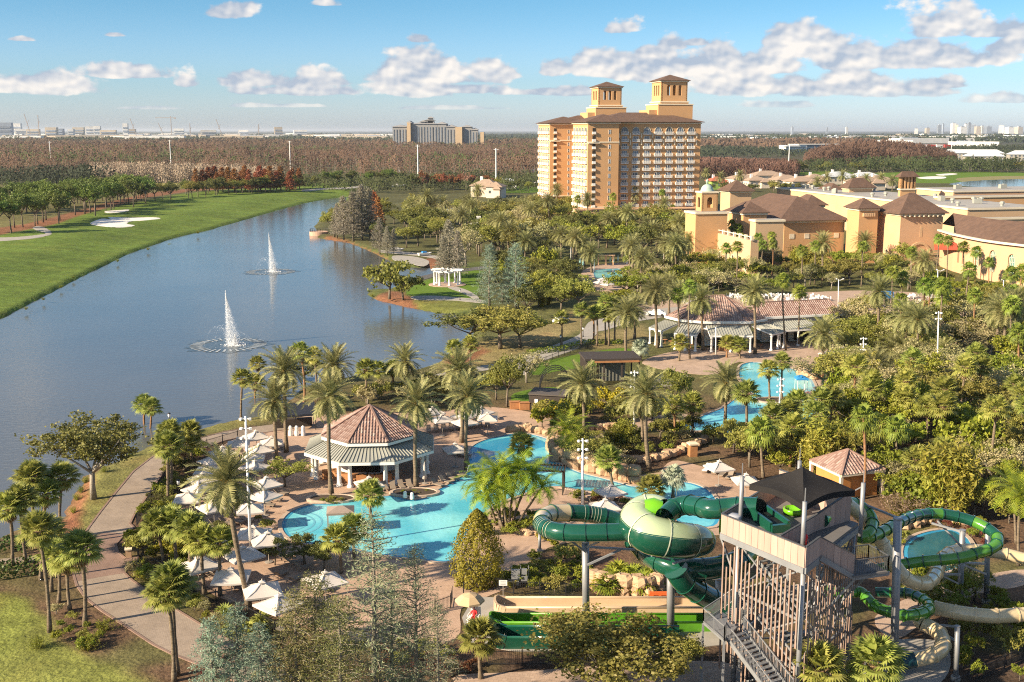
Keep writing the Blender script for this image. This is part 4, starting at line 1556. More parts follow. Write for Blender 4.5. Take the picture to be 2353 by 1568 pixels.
rf.build('rear_roof', M_BROWNROOF, hotel)
for k in range(FL):
 for j in range(7):
  bay(hotel, MX0 + 3.6 + j * 5.15, RECESS, 0, ZT - PITCHF * k, k == 0)
for j in range(8):
 for k in (0,1):
  part('pilaster', 'box', ((MX0 + 1.05 + j * 5.15, RECESS - 0.12, ZT - 0.6 - k * 3.0),(0.45,0.5,2.2)), M_TRIM, hotel)

def cupola(u, v, w, zb):
 b = MB()
 b.box((u, v, (zb + 53.2) / 2),(w * 1.32, w * 1.32,53.2 - zb))
 b.box((u - w * 0.62, v, (zb + 51.0) / 2),(w * 0.7, w * 1.1,51.0 - zb))
 b.build('tower_base', M_STUC, hotel)
 for z, q in ((53.45,1.36),(54.6,1.12),(63.6,1.08)):
  part('cornice', 'box', ((u, v, z),(w * q, w * q, 0.5)), M_TRIM, hotel)
 b = MB()
 b.box((u, v, 54.1),(w * 1.08, w * 1.08,0.85))
 ops = [arch_pts(w * q, w * 0.125,57.4,62.0) for q in (0.28,0.5,0.72)]
 h2 = w / 2
 for o_, d in (((u - h2, v - h2,0),(1,0,0)),((u + h2, v - h2,0),(0,1,0)),((u + h2, v + h2,0),(-1,0,0)),((u - h2, v + h2,0),(0,-1,0))):
  wall_panel(b, o_, d, w, 54.2,63.5, ops, 0.7)
 b.build('belvedere_wall', M_STUC, hotel)
 r_ = MB()
 r_.hip((u, v, 0), w, w, 63.85,2.7, over=1.0)
 r_.build('belvedere_roof', M_BROWNROOF, hotel)

cupola(44.5,20.5,12.4,46.0)
cupola(39.0,97.0,12.4,46.0)
b = MB()
wall_panel(b, (-6,-7,0),(1,0,0),60,0,8.2,[arch_pts(3 + k * 4.4,2.8,0.4,6.0) for k in range(13)],0.8)
b.box((24,-3.4,8.4),(60.6,8,0.4))
b.build('podium_arcade', M_STUC3, hotel)
part('podium_wall', 'box', ((24,1.0,4),(58,8.0,8.0)), M_STUC3, hotel)

# ---- generic resort blocks surveyed by their near vertical edge

def solve_len(C, d, px, hi=260.0):
 lo, h_ = 0.0, hi
 s0 = screen(C)[0]
 sg = 1 if px > s0 else -1
 for _ in range(40):
  m = (lo + h_) / 2
  x_ = screen(C + d * m)[0]
  if (x_ - px) * sg < 0:
   lo = m
  else:
   h_ = m
 return lo

class Block:
 def __init__(s, cx_, Y, ytop, left, right, rot=AROT, zb=0.0):
  s.u, s.v = Vector((math.cos(rot), math.sin(rot),0)), Vector((-math.sin(rot), math.cos(rot),0))
  p = P(cx_, ytop, Y)
  s.z = p.z
  s.C = Vector((p.x, p.y, 0))
  s.Lu = solve_len(Vector((p.x, p.y, p.z)), s.u, right)
  s.Lv = solve_len(Vector((p.x, p.y, p.z)), s.v, left)
  s.rot = rot
  s.zb = zb

 def at(s, u, v):
  return s.C + s.u * u + s.v * v

 def mid(s):
  return s.at(s.Lu / 2, s.Lv / 2)

def block_part(parent, bk, m, name='wall', roof=None, rise=3.0, over=0.8, trim=True, flat=None):
 c = bk.mid()
 b = MB()
 b.box((c.x, c.y, (bk.z + bk.zb) / 2),(bk.Lu, bk.Lv, bk.z - bk.zb), bk.rot)
 b.build(name, m, parent)
 if trim:
  part('cornice', 'box', ((c.x, c.y, bk.z + 0.02),(bk.Lu + 0.7, bk.Lv + 0.7,0.6), bk.rot), M_TRIM, parent)
 if roof:
  r_ = MB()
  r_.hip((c.x, c.y, 0), bk.Lu, bk.Lv, bk.z + 0.33, rise, bk.rot, over=over)
  r_.build('roof', roof, parent)
 if flat:
  part('roof', 'box', ((c.x, c.y, bk.z + 0.36),(bk.Lu - 0.8, bk.Lv - 0.8,0.16), bk.rot), flat, parent)
 return bk

def face_item(parent, bk, face, u, z, me, name):
 if face == 'u':
  p, rz = bk.at(u, -0.05), bk.rot
 else:
  p, rz = bk.at(-0.05, u), bk.rot - math.pi / 2
 o = link(name, me, parent, (p.x, p.y, z), rz)
 return o

X6 = lambda c: 1516.6 + c * 0.3554
Y6 = lambda c: 386 + c * 0.3554
w_arch = MB()
ap = arch_pts(0,1.5,0,3.6)
w_arch.add([(p[0],-0.03, p[1]) for p in ap],[tuple(range(len(ap)))],0)
for k in range(len(ap)):
 a, b2 = ap[k], ap[(k + 1) % len(ap)]
 w_arch.bar((a[0],-0.06, a[1]),(b2[0],-0.06, b2[1]),0.22,0.2,1)
ME_WARCH = w_arch.mesh('arched_window', [M_DARK, M_TRIM])
wv = MB()
wv.box((0,-0.03,0.9),(1.7,0.06,1.6), mi=0)
for k in range(4):
 wv.box((0,-0.07,0.35 + k * 0.38),(1.7,0.05,0.09), mi=0)
ME_VENT = wv.mesh('louvred_vent', [M_TRIM])
dm = thing('domed_tower_building', 'ochre tower building topped by a pale green copper dome beside palms', 'building')
bk = block_part(dm, Block(X6(232),352, Y6(295), X6(165), X6(437)), M_STUC, 'tower_wall', flat=M_FLATROOF)
c0 = bk.mid()
w6 = bk.Lu * 0.50
b = MB()
ops = [arch_pts(w6 * 0.5, w6 * 0.36, bk.z + 1.6, bk.z + 4.9)]
for o_, d in ((c0 - bk.u * w6 / 2 - bk.v * w6 / 2, bk.u),(c0 + bk.u * w6 / 2 - bk.v * w6 / 2, bk.v),(c0 + bk.u * w6 / 2 + bk.v * w6 / 2,-bk.u),(c0 - bk.u * w6 / 2 + bk.v * w6 / 2,-bk.v)):
 wall_panel(b, (o_.x, o_.y, 0), d, w6, bk.z, bk.z + 6.2, ops, 0.5)
b.build('belfry_wall', M_STUC, dm)
part('cornice', 'box', ((c0.x, c0.y, bk.z + 6.4),(w6 * 1.08, w6 * 1.08,0.5), bk.rot), M_TRIM, dm)
d_ = MB()
rr = w6 * 0.36
d_.lathe([(rr * 1.08,0),(rr * 1.08,0.5),(rr, 0.5)] + [(rr * math.cos(R(a)),0.5 + rr * 0.92 * math.sin(R(a))) for a in range(10,88,11)] + [(0.35,0.5 + rr * 0.95),(0.35, rr + 1.1),(0.55, rr + 1.3),(0.05, rr + 2.0)],20,(c0.x, c0.y, bk.z + 6.6))
d_.build('dome', M_COPPER, dm, True)
tb = Block(X6(588),330, Y6(470), X6(303), X6(640))
block_part(dm, tb, M_STUC2, 'terrace_wall', trim=False)
b = MB()
for k in range(9):
 p = tb.at(0.3, k * tb.Lv / 8.0)
 b.box((p.x, p.y, tb.z + 0.7),(0.7,0.7,1.4), tb.rot)
p = tb.at(0.3, tb.Lv / 2)
b.box((p.x, p.y, tb.z + 1.0),(0.3, tb.Lv, 0.25), tb.rot)
b.build('balustrade', M_TRIM, dm)
for u in (2.5,7,12,17,22):
 face_item(dm, tb, 'v', u, 1.0, ME_WARCH, 'arched_window')
hall = thing('ballroom_hall', 'ochre ballroom hall with wide dark brown hipped roof behind palms', 'building')
bk = block_part(hall, Block(X6(805),362, Y6(352), X6(640), X6(1195)), M_STUC, 'wall', None)
r_ = MB()
c = bk.at(bk.Lu * 0.45,21)
r_.hip((c.x, c.y, 0), bk.Lu * 1.08,44, bk.z + 0.4,7.0, bk.rot, over=1.0)
r_.build('roof', M_BROWNROOF, hall)
for k in range(4):
 face_item(hall, bk, 'u', 2.8 + k * (bk.Lu - 5.6) / 3.0, bk.z - 5.5, ME_VENT, 'louvred_vent')
bk = block_part(hall, Block(X6(620),345, Y6(345), X6(583), X6(802)), M_STUC2, 'front_wall', flat=M_FLATROOF)
for u, z in ((0.62, bk.z - 9.0),(0.62,1.2)):
 face_item(hall, bk, 'u', bk.Lu * u, z, ME_WARCH, 'arched_window')
face_item(hall, bk, 'u', bk.Lu * 0.30, bk.z - 14.0, ME_WARCH, 'arched_window')
bk = block_part(hall, Block(X6(540),358, Y6(300), X6(446), X6(690)), M_STUC, 'side_wall', M_BROWNROOF, 3.2)
tw = thing('small_roof_tower', 'narrower ochre tower with pyramid roof between hall and large tower', 'building')
bk = block_part(tw, Block(X6(1290),358, Y6(272), X6(1213), X6(1412)), M_STUC, 'wall', M_BROWNROOF, 3.0,1.0)
b = MB()
for k in range(6):
 p = bk.at(bk.Lu * (0.22 + 0.11 * k),-0.25)
 b.box((p.x, p.y, bk.z - 1.6),(0.5,0.5,1.1), bk.rot)
b.build('corbel', M_STUC2, tw)
tw = thing('large_roof_tower', 'large peach stucco tower with brown pyramid roof and curved wall moulding', 'building')
bk = block_part(tw, Block(X6(1558),352, Y6(306), X6(1410), X6(1832)), M_STUC3, 'wall', M_BROWNROOF, 6.0,1.3)
b = MB()
mz = bk.z - 12.5
rad = bk.Lu * 0.24
cxu = bk.Lu * 0.48
prev = None
for k in range(13):
 a = math.pi * (1 - k / 12)
 p = bk.at(cxu + rad * math.cos(a),-0.12)
 q = Vector((p.x, p.y, mz + rad * math.sin(a)))
 if prev is not None:
  b.bar(prev, q, 0.35,0.75)
 prev = q
for a0, a1 in ((0.2, cxu - rad),(cxu + rad, bk.Lu - 0.2)):
 p, q = bk.at(a0,-0.12), bk.at(a1,-0.12)
 b.bar((p.x, p.y, mz),(q.x, q.y, mz),0.35,0.75)
b.build('wall_moulding', M_STUC2, tw)
b = MB()
for k in range(9):
 p = bk.at(bk.Lu * (0.06 + 0.11 * k),-0.6)
 b.box((p.x, p.y, bk.z - 0.35),(0.35,1.3,0.4), bk.rot)
b.build('eave_bracket', M_TRIM, tw)
face_item(tw, bk, 'u', bk.Lu * 0.5, bk.z - 7.0, pane_mesh('niche', arch_pts(0,0.9,0,3.4), M_STUC2), 'niche')
face_item(tw, bk, 'v', bk.Lv * 0.5,1.0, ME_WARCH, 'arched_window')
cv = thing('convention_hall', 'wide cream convention hall with grey flat roof dotted with vents', 'building')
bk = block_part(cv, Block(X6(1990),398, Y6(268), X6(757), X6(2500)), M_STUC2, 'wall', flat=M_FLATROOF)
rr_ = random.Random(5)
vent = MB()
vent.lathe([(0.55,0),(0.55,0.9),(0.9,0.9),(0.9,1.5),(0.4,1.8),(0.01,1.8)],8)
ME_VENTCAP = vent.mesh('roof_vent', M_SEAM)
unit = MB()
unit.box((0,0,0.9),(3.0,1.8,1.7))
unit.box((0.6,0,1.85),(1.2,1.2,0.3))
ME_UNIT = unit.mesh('roof_unit', M_SEAM)
for k in range(24):
 p = bk.at(rr_.uniform(3, min(34, bk.Lu - 3)), rr_.uniform(4, bk.Lv - 4))
 link('roof_vent' if k % 4 else 'roof_unit', ME_VENTCAP if k % 4 else ME_UNIT, cv, (p.x, p.y, bk.z + 0.44), rr_.uniform(0,3))
up = thing('upper_hall', 'long peach upper hall with pale flat roof above the convention hall', 'building')
bk = block_part(up, Block(X6(1898),470, Y6(155), X6(1660), X6(2750)), M_STUC3, 'wall', flat=M_FLATROOF)
for k in range(4):
 p = bk.at(10 + k * 22,12)
 link('roof_unit', ME_UNIT, up, (p.x, p.y, bk.z + 0.44), AROT)
bk = block_part(up, Block(X6(1815),446, Y6(192), X6(1775), X6(2750)), M_STUC, 'lower_wall', flat=M_FLATROOF)
pp = MB()
for u in (6.5,13.0):
 a, b2 = bk.at(u, -0.35), bk.at(u + 2.0,-0.35)
 pp.tube([(a.x, a.y, 1.0),(a.x, a.y, bk.z - 1.4),(b2.x, b2.y, bk.z - 1.0)],0.25,6)
pp.build('drain_pipe', M_SEAM, up)
bt = thing('bell_lantern', 'small ochre lantern tower with open columns at end of upper hall', 'building')
bk = block_part(bt, Block(X6(1555),468, Y6(140), X6(1540), X6(1650)), M_STUC, 'wall', trim=True)
c = bk.mid()
b = MB()
for k in range(5):
 for q in (0.06,0.94):
  for p in (bk.at(bk.Lu * (0.06 + 0.22 * k), bk.Lv * q), bk.at(bk.Lu * q, bk.Lv * (0.06 + 0.22 * k))):
   b.box((p.x, p.y, bk.z + 2.6),(0.7,0.7,4.8), bk.rot)
b.build('column', M_STUC, bt)
r_ = MB()
r_.hip((c.x, c.y, 0), bk.Lu, bk.Lv, bk.z + 5.0,2.2, bk.rot, over=1.2)
r_.build('roof', M_BROWNROOF, bt)
for (cc, Y_, tp, l_, r2, rise, lab) in ((455,470,158,392,592,4.2, 'lone ochre pavilion with brown pyramid roof behind the dome'),
          (1225,500,135,1180,1375,4.0, 'brown-roofed pavilion behind the flat-roofed convention hall'),
          (1100,520,160,1020,1190,3.5, 'low brown roof between dark palms behind convention hall')):
 t_ = thing('roofed_pavilion', lab, 'building')
 block_part(t_, Block(X6(cc), Y_, Y6(tp), X6(l_), X6(r2)), M_STUC2, 'wall', M_BROWNROOF, rise, 1.2)
pv2 = thing('ridge_pavilion', 'dark brown pyramid roof rising between ballroom and convention hall', 'building')
block_part(pv2, Block(X6(950),400, Y6(250), X6(860), X6(1060)), M_STUC2, 'wall', M_BROWNROOF, 3.4,1.2)
cvb = thing('curved_gallery', 'curved peach building with arched green windows and red awning', 'building')
arc = [(1816,352,432),(1905,338,428),(2000,328,448),(2100,319,468),(2210,312,484),(2353,305,503),(2500,300,520)]
wp_ = []
for cxx, Y_, yt in arc:
 p = P(X6(cxx), Y6(yt), Y_)
 wp_.append(Vector((p.x, p.y, p.z)))
zt = sum(p.z for p in wp_) / len(wp_)
for k in range(len(wp_) - 1):
 a, b2 = wp_[k], wp_[k + 1]
 Lk = math.hypot(b2.x - a.x, b2.y - a.y)
 mbk = MB()
 ops = []
 if k in (2,3):
  ops = [arch_pts(Lk * 0.52, Lk * 0.36,2.6, zt - 2.2)]
 elif k in (1,):
  ops = [[(Lk * 0.3,3),(Lk * 0.42,3),(Lk * 0.42,9),(Lk * 0.3,9)],[(Lk * 0.62,3),(Lk * 0.74,3),(Lk * 0.74,9),(Lk * 0.62,9)]]
 elif k == 4:
  ops = [arch_pts(Lk * 0.5, Lk * 0.3,2.6, zt - 2.6)]
 wall_panel(mbk, (a.x, a.y, 0),(b2 - a) * Vector((1,1,0)), Lk, 0, zt, ops, 0.9)
 mbk.build('wall', M_STUC3, cvb)
 ud = (b2 - a) * Vector((1,1,0))
 ud.normalize()
 nd = Vector((-ud.y, ud.x, 0))
 mid = a + ud * Lk / 2 + nd * 0.6
 g = MB()
 ang_ = math.atan2(ud.y, ud.x)
 g.box((mid.x, mid.y, zt / 2),(Lk * 0.9,0.1, zt - 1.5), ang_)
 g.build('window_pane', M_GREEN if k in (2,3,4) else M_DARK, cvb)
 if k in (2,3,4):
  mu = MB()
  for q in np.linspace(-0.16,0.16,5):
   m2 = a + ud * Lk * (0.52 + q) + nd * 0.45
   mu.box((m2.x, m2.y, zt / 2),(0.14,0.12, zt - 4), ang_)
  for z in np.arange(3.5, zt - 2.5,1.3):
   m2 = a + ud * Lk * 0.52 + nd * 0.45
   mu.box((m2.x, m2.y, z),(Lk * 0.38,0.12,0.12), ang_)
  mu.build('window_bars', M_TRIM, cvb)
 e_ = MB()
 mid = a + ud * Lk / 2 - nd * 0.4
 e_.box((mid.x, mid.y, zt + 0.25),(Lk + 0.3,1.6,0.55), ang_)
 e_.build('cornice', M_TRIM, cvb)
rf = MB()
vs = [tuple(p - Vector((0.0,0.9,0)))[:2] + (zt + 0.55,) for p in wp_] + [(p.x + 5.0, p.y + 15.0, zt + 5.5) for p in wp_]
n = len(wp_)
rf.add(vs, [(i, i + 1, n + i + 1, n + i) for i in range(1, n - 1)])
vs2 = [(p.x + 5.0, p.y + 15.0, zt + 5.5) for p in wp_] + [(p.x + 9, p.y + 34.0, zt + 0.5) for p in wp_]
rf.add(vs2,[(i, i + 1, n + i + 1, n + i) for i in range(1, n - 1)])
rf.build('roof', M_BROWNROOF, cvb)
M_REDCLOTH = mat('red_awning', (0.42,0.06,0.03),0.8,(0.34,0.045,0.025),1.0,0.6)
aw = MB()
a = P(X6(1775), Y6(520),345)
b2 = P(X6(1925), Y6(522),333)
aw.add([(a.x, a.y, a.z),(b2.x, b2.y, b2.z),(b2.x + 1, b2.y + 4, b2.z + 1.6),(a.x + 1, a.y + 4, a.z + 1.6),(a.x, a.y, a.z - 0.5),(b2.x, b2.y, b2.z - 0.5)],[(0,1,2,3),(4,5,1,0)])
aw.build('awning', M_REDCLOTH, cvb)
bk2 = Block(X6(1930),372, Y6(335), X6(1905), X6(2600))
block_part(cvb, bk2, M_STUC2, 'rear_wall', flat=M_FLATROOF)

# ---- clay-tiled roofs: each tile is a small raised barrel

def tile_facet(mb, A, B, C, D, sp=0.36, seg=0.55, lift=0.07):
 A, B, C, D = Vector(A), Vector(B), Vector(C), Vector(D)
 e = (B - A)
 Le = e.length
 ed = e / Le
 nrm = e.cross((D + C) / 2 - (A + B) / 2).normalized()
 if nrm.z < 0:
  nrm = -nrm
 up = nrm.cross(ed)
 if up.z < 0:
  up = -up
 quad2 = [((p - A).dot(ed),(p - A).dot(up)) for p in (A, B, C, D)]
 hmax = max(q[1] for q in quad2)
 nrow = max(1, int(Le / sp))
 for i in range(nrow):
  x = (i + 0.5) * Le / nrow
  ymax = hmax
  for (p, q) in ((quad2[1], quad2[2]),(quad2[3], quad2[0])):
   if abs(q[0] - p[0]) > 1e-4:
    t = (x - p[0]) / (q[0] - p[0])
    if 0 <= t <= 1:
     ymax = min(ymax, p[1] + (q[1] - p[1]) * t)
  y = -0.05
  w = Le / nrow * 0.36
  while y < ymax - 0.08:
   y2 = min(y + seg, ymax)
   o = A + ed * x + up * y
   t = A + ed * x + up * y2
   a1, a2 = o - ed * w, o + ed * w
   b1, b2_ = t - ed * w, t + ed * w
   mb.add([a1 + nrm * 0.02, o + nrm * (lift + 0.05), a2 + nrm * 0.02, b1 + nrm * 0.02, t + nrm * lift, b2_ + nrm * 0.02],[(0,1,4,3),(1,2,5,4),(0,2,1)])
   y = y2

def tiled_polygon_roof(parent, eave, apex, ridge=None, sp=0.36, seg=0.55):
 n = len(eave)
 base_ = MB()
 tl = MB()
 rd = MB()
 tops = []
 for p in eave:
  if ridge:
   tops.append(min(ridge, key=lambda q: (Vector(q) - Vector(p)).length))
  else:
   tops.append(apex)
 for i in range(n):
  j = (i + 1) % n
  A, B, C, D = eave[i], eave[j], tops[j], tops[i]
  base_.add([A, B, C, D],[(0,1,2,3)] if tops[i] != tops[j] else [(0,1,2)])
  tile_facet(tl, A, B, C, D, sp, seg)
  rd.bar(Vector(A) + Vector((0,0,.08)), Vector(D) + Vector((0,0,.08)),0.26,0.2)
 if ridge:
  rd.bar(Vector(ridge[0]) + Vector((0,0,.08)), Vector(ridge[1]) + Vector((0,0,.08)),0.26,0.2)
 base_.build('roof', M_RIDGE, parent)
 o = tl.build('roof_tiles', M_TERRA, parent)
 o['kind'] = 'stuff'
 rd.build('ridge_tiles', M_RIDGE, parent)

def seam_facet(mb, A, B, C, D, sp=0.5, h=0.09):
 A, B, C, D = (Vector(p) for p in (A, B, C, D))
 up = Vector((0,0,0.06))
 mb.add([A, B, C, D, A - up, B - up, C - up, D - up],[(0,1,2,3),(7,6,5,4),(0,4,5,1),(1,5,6,2),(2,6,7,3),(3,7,4,0)])
 n = max(2, int((B - A).length / sp))
 for i in range(n + 1):
  t = i / n
  mb.bar(A.lerp(B, t) + Vector((0,0, h / 2)), D.lerp(C, t) + Vector((0,0, h / 2)),0.06, h)

def column_mesh(h, r):
 b = MB()
 b.lathe([(r * 1.5,0),(r * 1.5,0.25),(r * 1.15,0.3),(r, 0.4),(r * 0.88, h - 0.35),(r * 1.15, h - 0.3),(r * 1.35, h - 0.1),(r * 1.35, h)],12)
 return b.mesh('column', M_WHITE, True)
pb = G(853,1080)
bar = thing('pool_bar_pavilion', 'octagonal white poolside pavilion with clay tile cap and metal skirt roof', 'pavilion', (pb.x, pb.y, 0.04))
ph = R(22.5 + 4)
OCT = lambda r, z: [(r * math.cos(ph + k * math.pi / 4), r * math.sin(ph + k * math.pi / 4), z) for k in range(8)]
lo_e, lo_i, up_e = OCT(8.5,3.35), OCT(5.7,4.55), OCT(6.3,5.15)
tiled_polygon_roof(bar, up_e, (0,0,8.3))
b = MB()
for k in range(8):
 seam_facet(b, lo_e[k], lo_e[(k + 1) % 8], lo_i[(k + 1) % 8], lo_i[k])
b.build('skirt_roof', M_SEAM, bar)
b = MB()
for q in (OCT(8.45,3.1), OCT(6.2,4.85)):
 for k in range(8):
  b.bar(q[k], q[(k + 1) % 8],0.18,0.34)
b.prism([(p[0], p[1]) for p in OCT(5.7,0)],4.3,5.05)
b.build('fascia', M_WHITE, bar)
cm = column_mesh(3.1,0.27)
for k in range(8):
 for s_ in (-0.10,0.10):
  a = ph + k * math.pi / 4 + s_
  link('column', cm, bar, (7.3 * math.cos(a),7.3 * math.sin(a),0))
part('core_wall', 'prism', ([(p[0] * 0.9 - 1.2, p[1] * 0.62 + 1.2) for p in OCT(5.2,0)],0,4.4), M_WHITE, bar)
b = MB()
for a0 in (-2.25,-1.9,-1.55,-1.2):
 b.box((5.6 * math.cos(a0),5.6 * math.sin(a0),0.55),(2.1,0.7,1.1), a0 + math.pi / 2)
b.box((-4.6,-3.6,0.55),(1.8,0.8,1.1),0.4)
b.build('bar_counter', M_WOOD, bar)
for a0 in (-2.1,-1.75,-1.4,-1.0,-2.5):
 s_ = MB()
 s_.lathe([(0.03,0),(0.03,0.75),(0.2,0.75),(0.2,0.82),(0.01,0.82)],8)
 s_.lathe([(0.22,0),(0.22,0.04),(0.03,0.05)],8)
 o = s_.build('bar_stool', M_WOOD, bar)
 o.location = (6.5 * math.cos(a0),6.5 * math.sin(a0),0)
part('service_opening', 'box', ((-0.4,-2.05,1.6),(3.6,0.12,2.6)), M_DARK, bar)
part('notice_board', 'box', ((-3.3,-2.3,1.9),(0.45,0.06,0.6)), mat('sign_red', (0.40,0.03,0.03),0.6), bar)
X2 = lambda c: 1286.8 + c * 0.2735
Y2 = lambda c: 551.5 + c * 0.2735
rs_ = G(1634,786)
rest = thing('pool_restaurant', 'rambling poolside restaurant with pink clay tile roof and grey metal awnings', 'restaurant', (rs_.x, rs_.y, 0.04))
eo = [(-9.4,0.6),(-7.0,-3.8),(-2.6,-6.2),(6.4,-6.4),(10.4,-3.0),(10.0,3.5),(5.5,7.0),(-5.5,7.0)]
eave = [(x, y, 5.0) for x, y in eo]
tiled_polygon_roof(rest, eave, None, [(-0.8,0.5,9.4),(2.2,0.5,9.4)],0.45,0.7)
w1 = [(9.0,-2.6,5.2),(27.5,2.6,5.2),(27.5,10.5,5.2),(9.0,5.0,5.2)]
tiled_polygon_roof(rest, w1, None, [(9.0,1.6,7.7),(25.0,6.2,7.7)],0.45,0.7)
b = MB()
b.prism([(x * 0.72, y * 0.72) for x, y in eo],0,5.0)
b.prism([(10,-0.6),(26.8,3.6),(26.8,9.8),(10,4.2)],0,5.15)
b.build('core_wall', M_WHITE, rest)
b = MB()
for k in range(8):
 b.bar(eave[k], eave[(k + 1) % 8],0.25,0.45)
for k in range(4):
 b.bar(w1[k], w1[(k + 1) % 4],0.25,0.45)
b.build('fascia', M_WHITE, rest)
AWN = [((-9.2,0.4),(-7.2,-3.6),(-3.6,-2.2)),((-6.9,-4.0),(-2.9,-6.1),(-1.8,-4.2)),((-2.2,-6.3),(6.0,-6.5),(0.0,-4.6)),((6.8,-6.2),(10.2,-3.2),(3.2,-3.2)),((11.5,-2.0),(20.0,0.4),(0.9,-3.4))]
cm = column_mesh(2.9,0.22)
for (p, q, d) in AWN:
 a1, b1 = Vector((p[0], p[1],4.45)), Vector((q[0], q[1],4.45))
 dv = Vector((d[0], d[1],-1.15))
 s_ = MB()
 seam_facet(s_, a1 + dv, b1 + dv, b1, a1,0.5)
 s_.build('awning_roof', M_SEAM, rest)
 s_ = MB()
 s_.bar(a1 + dv - Vector((0,0,.2)), b1 + dv - Vector((0,0,.2)),0.2,0.3)
 s_.bar(a1 + dv - Vector((0,0,.2)), a1 - Vector((0,0,.2)),0.15,0.22)
 s_.bar(b1 + dv - Vector((0,0,.2)), b1 - Vector((0,0,.2)),0.15,0.22)
 s_.build('awning_beam', M_WHITE, rest)
 for t in (0.04,0.5,0.96):
  c = (a1 + dv).lerp(b1 + dv, t)
  link('column', cm, rest, (c.x * 0.99, c.y * 0.985,0))
for x, y, w in ((-3.5,-4.6,2.0),(1.5,-4.75,3.4),(14,0.0,3.0),(18.5,1.2,3.0)):
 part('doorway', 'box', ((x, y, 1.4),(w, 0.3,2.4),0.1), M_DARK, rest)
for x, y in ((-8.6,-3.2),(-9.5,-1.5),(-5.2,-6.9),(0.5,-8.2),(3.0,-8.6),(8.4,-7.2)):
 s_ = MB()
 s_.lathe([(0.3,0),(0.05,0.05),(0.05,0.7),(0.5,0.72),(0.5,0.76),(0.01,0.76)],10)
 o = s_.build('dining_table', M_WOOD, rest)
 o.location = (x, y, 0.01)
part('host_stand', 'box', ((1.0,-9.2,0.55),(2.2,0.8,1.1)), M_WOOD, rest)
hb = G(1943,1128)
hut = thing('tiled_hut', 'small ochre hut with pink clay pyramid roof behind the black canopy', 'hut', (hb.x, hb.y, 0.04), R(20))
tiled_polygon_roof(hut, [(-3.1,-3.1,3.1),(3.1,-3.1,3.1),(3.1,3.1,3.1),(-3.1,3.1,3.1)],(0,0,5.0), None, 0.4,0.6)
part('wall', 'box', ((0,0,1.5),(5.0,5.0,3.0)), mat('hut_orange', (0.55,0.24,0.07),0.9,(0.47,0.19,0.05),0.8,0.6), hut)
b = MB()
for x, y in ((-2.9,-2.9),(2.9,-2.9),(2.9,2.9),(-2.9,2.9)):
 b.box((x, y, 1.5),(0.35,0.35,3.0))
for k in range(4):
 q = [(-3.05,-3.05),(3.05,-3.05),(3.05,3.05),(-3.05,3.05)]
 b.bar((*q[k],3.0),(*q[(k + 1) % 4],3.0),0.2,0.3)
b.build('post', M_TRIM, hut)
mp_ = G(1400,880)
mod = thing('dark_timber_pavilion', 'dark flat-roofed timber pavilion with slatted sides beside the bright lawn', 'pavilion', (mp_.x, mp_.y, 0.04), R(6))
M_DKWOOD = mat('dark_timber', (0.055,0.042,0.034),0.8,(0.035,0.028,0.024),2.0,0.7)
part('roof', 'box', ((0,0,4.6),(9.5,6.5,0.35)), M_DKWOOD, mod)
part('fascia_light', 'box', ((0.6,-3.4,4.3),(7.5,0.15,0.3)), M_WOOD, mod)
for x in (-4.4,-1.5,1.5,4.4):
 for y in (-3,3):
  s_ = MB()
  s_.box((0,0,2.2),(0.25,0.25,4.4))
  link('post', s_.mesh('post', M_DKWOOD), mod, (x, y, 0))
b = MB()
for k in range(26):
 b.box((-4.5,-2.9 + k * 0.235,2.2),(0.06,0.12,4.3))
 b.box((-4.4 + k * 0.35,3.1,2.2),(0.12,0.06,4.3))
b.build('slat_screen', M_DKWOOD, mod)
part('wall', 'box', ((0.8,1.5,2.0),(4.5,0.2,4.0)), mat('grey_screen', (0.24,0.24,0.20),0.7), mod)
st_ = MB()
for k in range(9):
 st_.box((8.5 + 0.25 * k, -4.0 + k * 0.6,0.10 + 0.0 * k),(6.5,0.5,0.2 + 0.12 * k))
st_.build('steps', M_CONC, mod)

# ================================================================ water slides
M_STEEL = mat('galvanised_steel', (0.30,0.305,0.31),0.5,(0.22,0.225,0.235),0.8,0.8, metal=0.35)
M_STEELD = mat('dark_steel', (0.10,0.105,0.11),0.5,(0.07,0.073,0.078),1.0,0.8, metal=0.2)
M_PANEL = mat('composite_panel', (0.46,0.315,0.25),0.75,(0.36,0.245,0.20),0.7,0.9, stretch=(3,3,0.05), objrand=0.10)
M_BATTEN = mat('batten_wood', (0.32,0.22,0.17),0.8,(0.20,0.135,0.105),1.0,0.9, stretch=(2,2,0.4), objrand=0.2)
M_FLOOR = mat('deck_floor', (0.16,0.15,0.145),0.55,(0.12,0.115,0.11),0.4,0.8)
M_CANVAS = mat('black_canvas', (0.020,0.019,0.019),0.9,(0.028,0.026,0.026),0.5,0.8, spec=0.1)
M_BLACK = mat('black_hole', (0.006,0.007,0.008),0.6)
M_TDARK = mat('tube_dark_green', (0.007,0.060,0.036),0.16,(0.010,0.080,0.048),0.5,0.8, coat=0.7)
M_TCREAM = mat('tube_cream', (0.62,0.49,0.29),0.22,(0.54,0.42,0.24),0.6,0.8, coat=0.5)
M_TLIME = mat('tube_lime', (0.13,0.40,0.010),0.2,(0.16,0.44,0.016),0.6,0.8, coat=0.5)
M_TGREEN = mat('tube_green', (0.085,0.25,0.028),0.2,(0.065,0.20,0.025),0.5,0.8, coat=0.6)
M_TSAGE = mat('tube_sage', (0.42,0.50,0.30),0.22,(0.37,0.45,0.26),0.5,0.8, coat=0.5)
M_TTAN = mat('trough_tan', (0.56,0.41,0.27),0.35,(0.48,0.35,0.22),0.5,0.8, coat=0.2)
M_SEAMW = mat('flange_pale', (0.55,0.58,0.42),0.4)

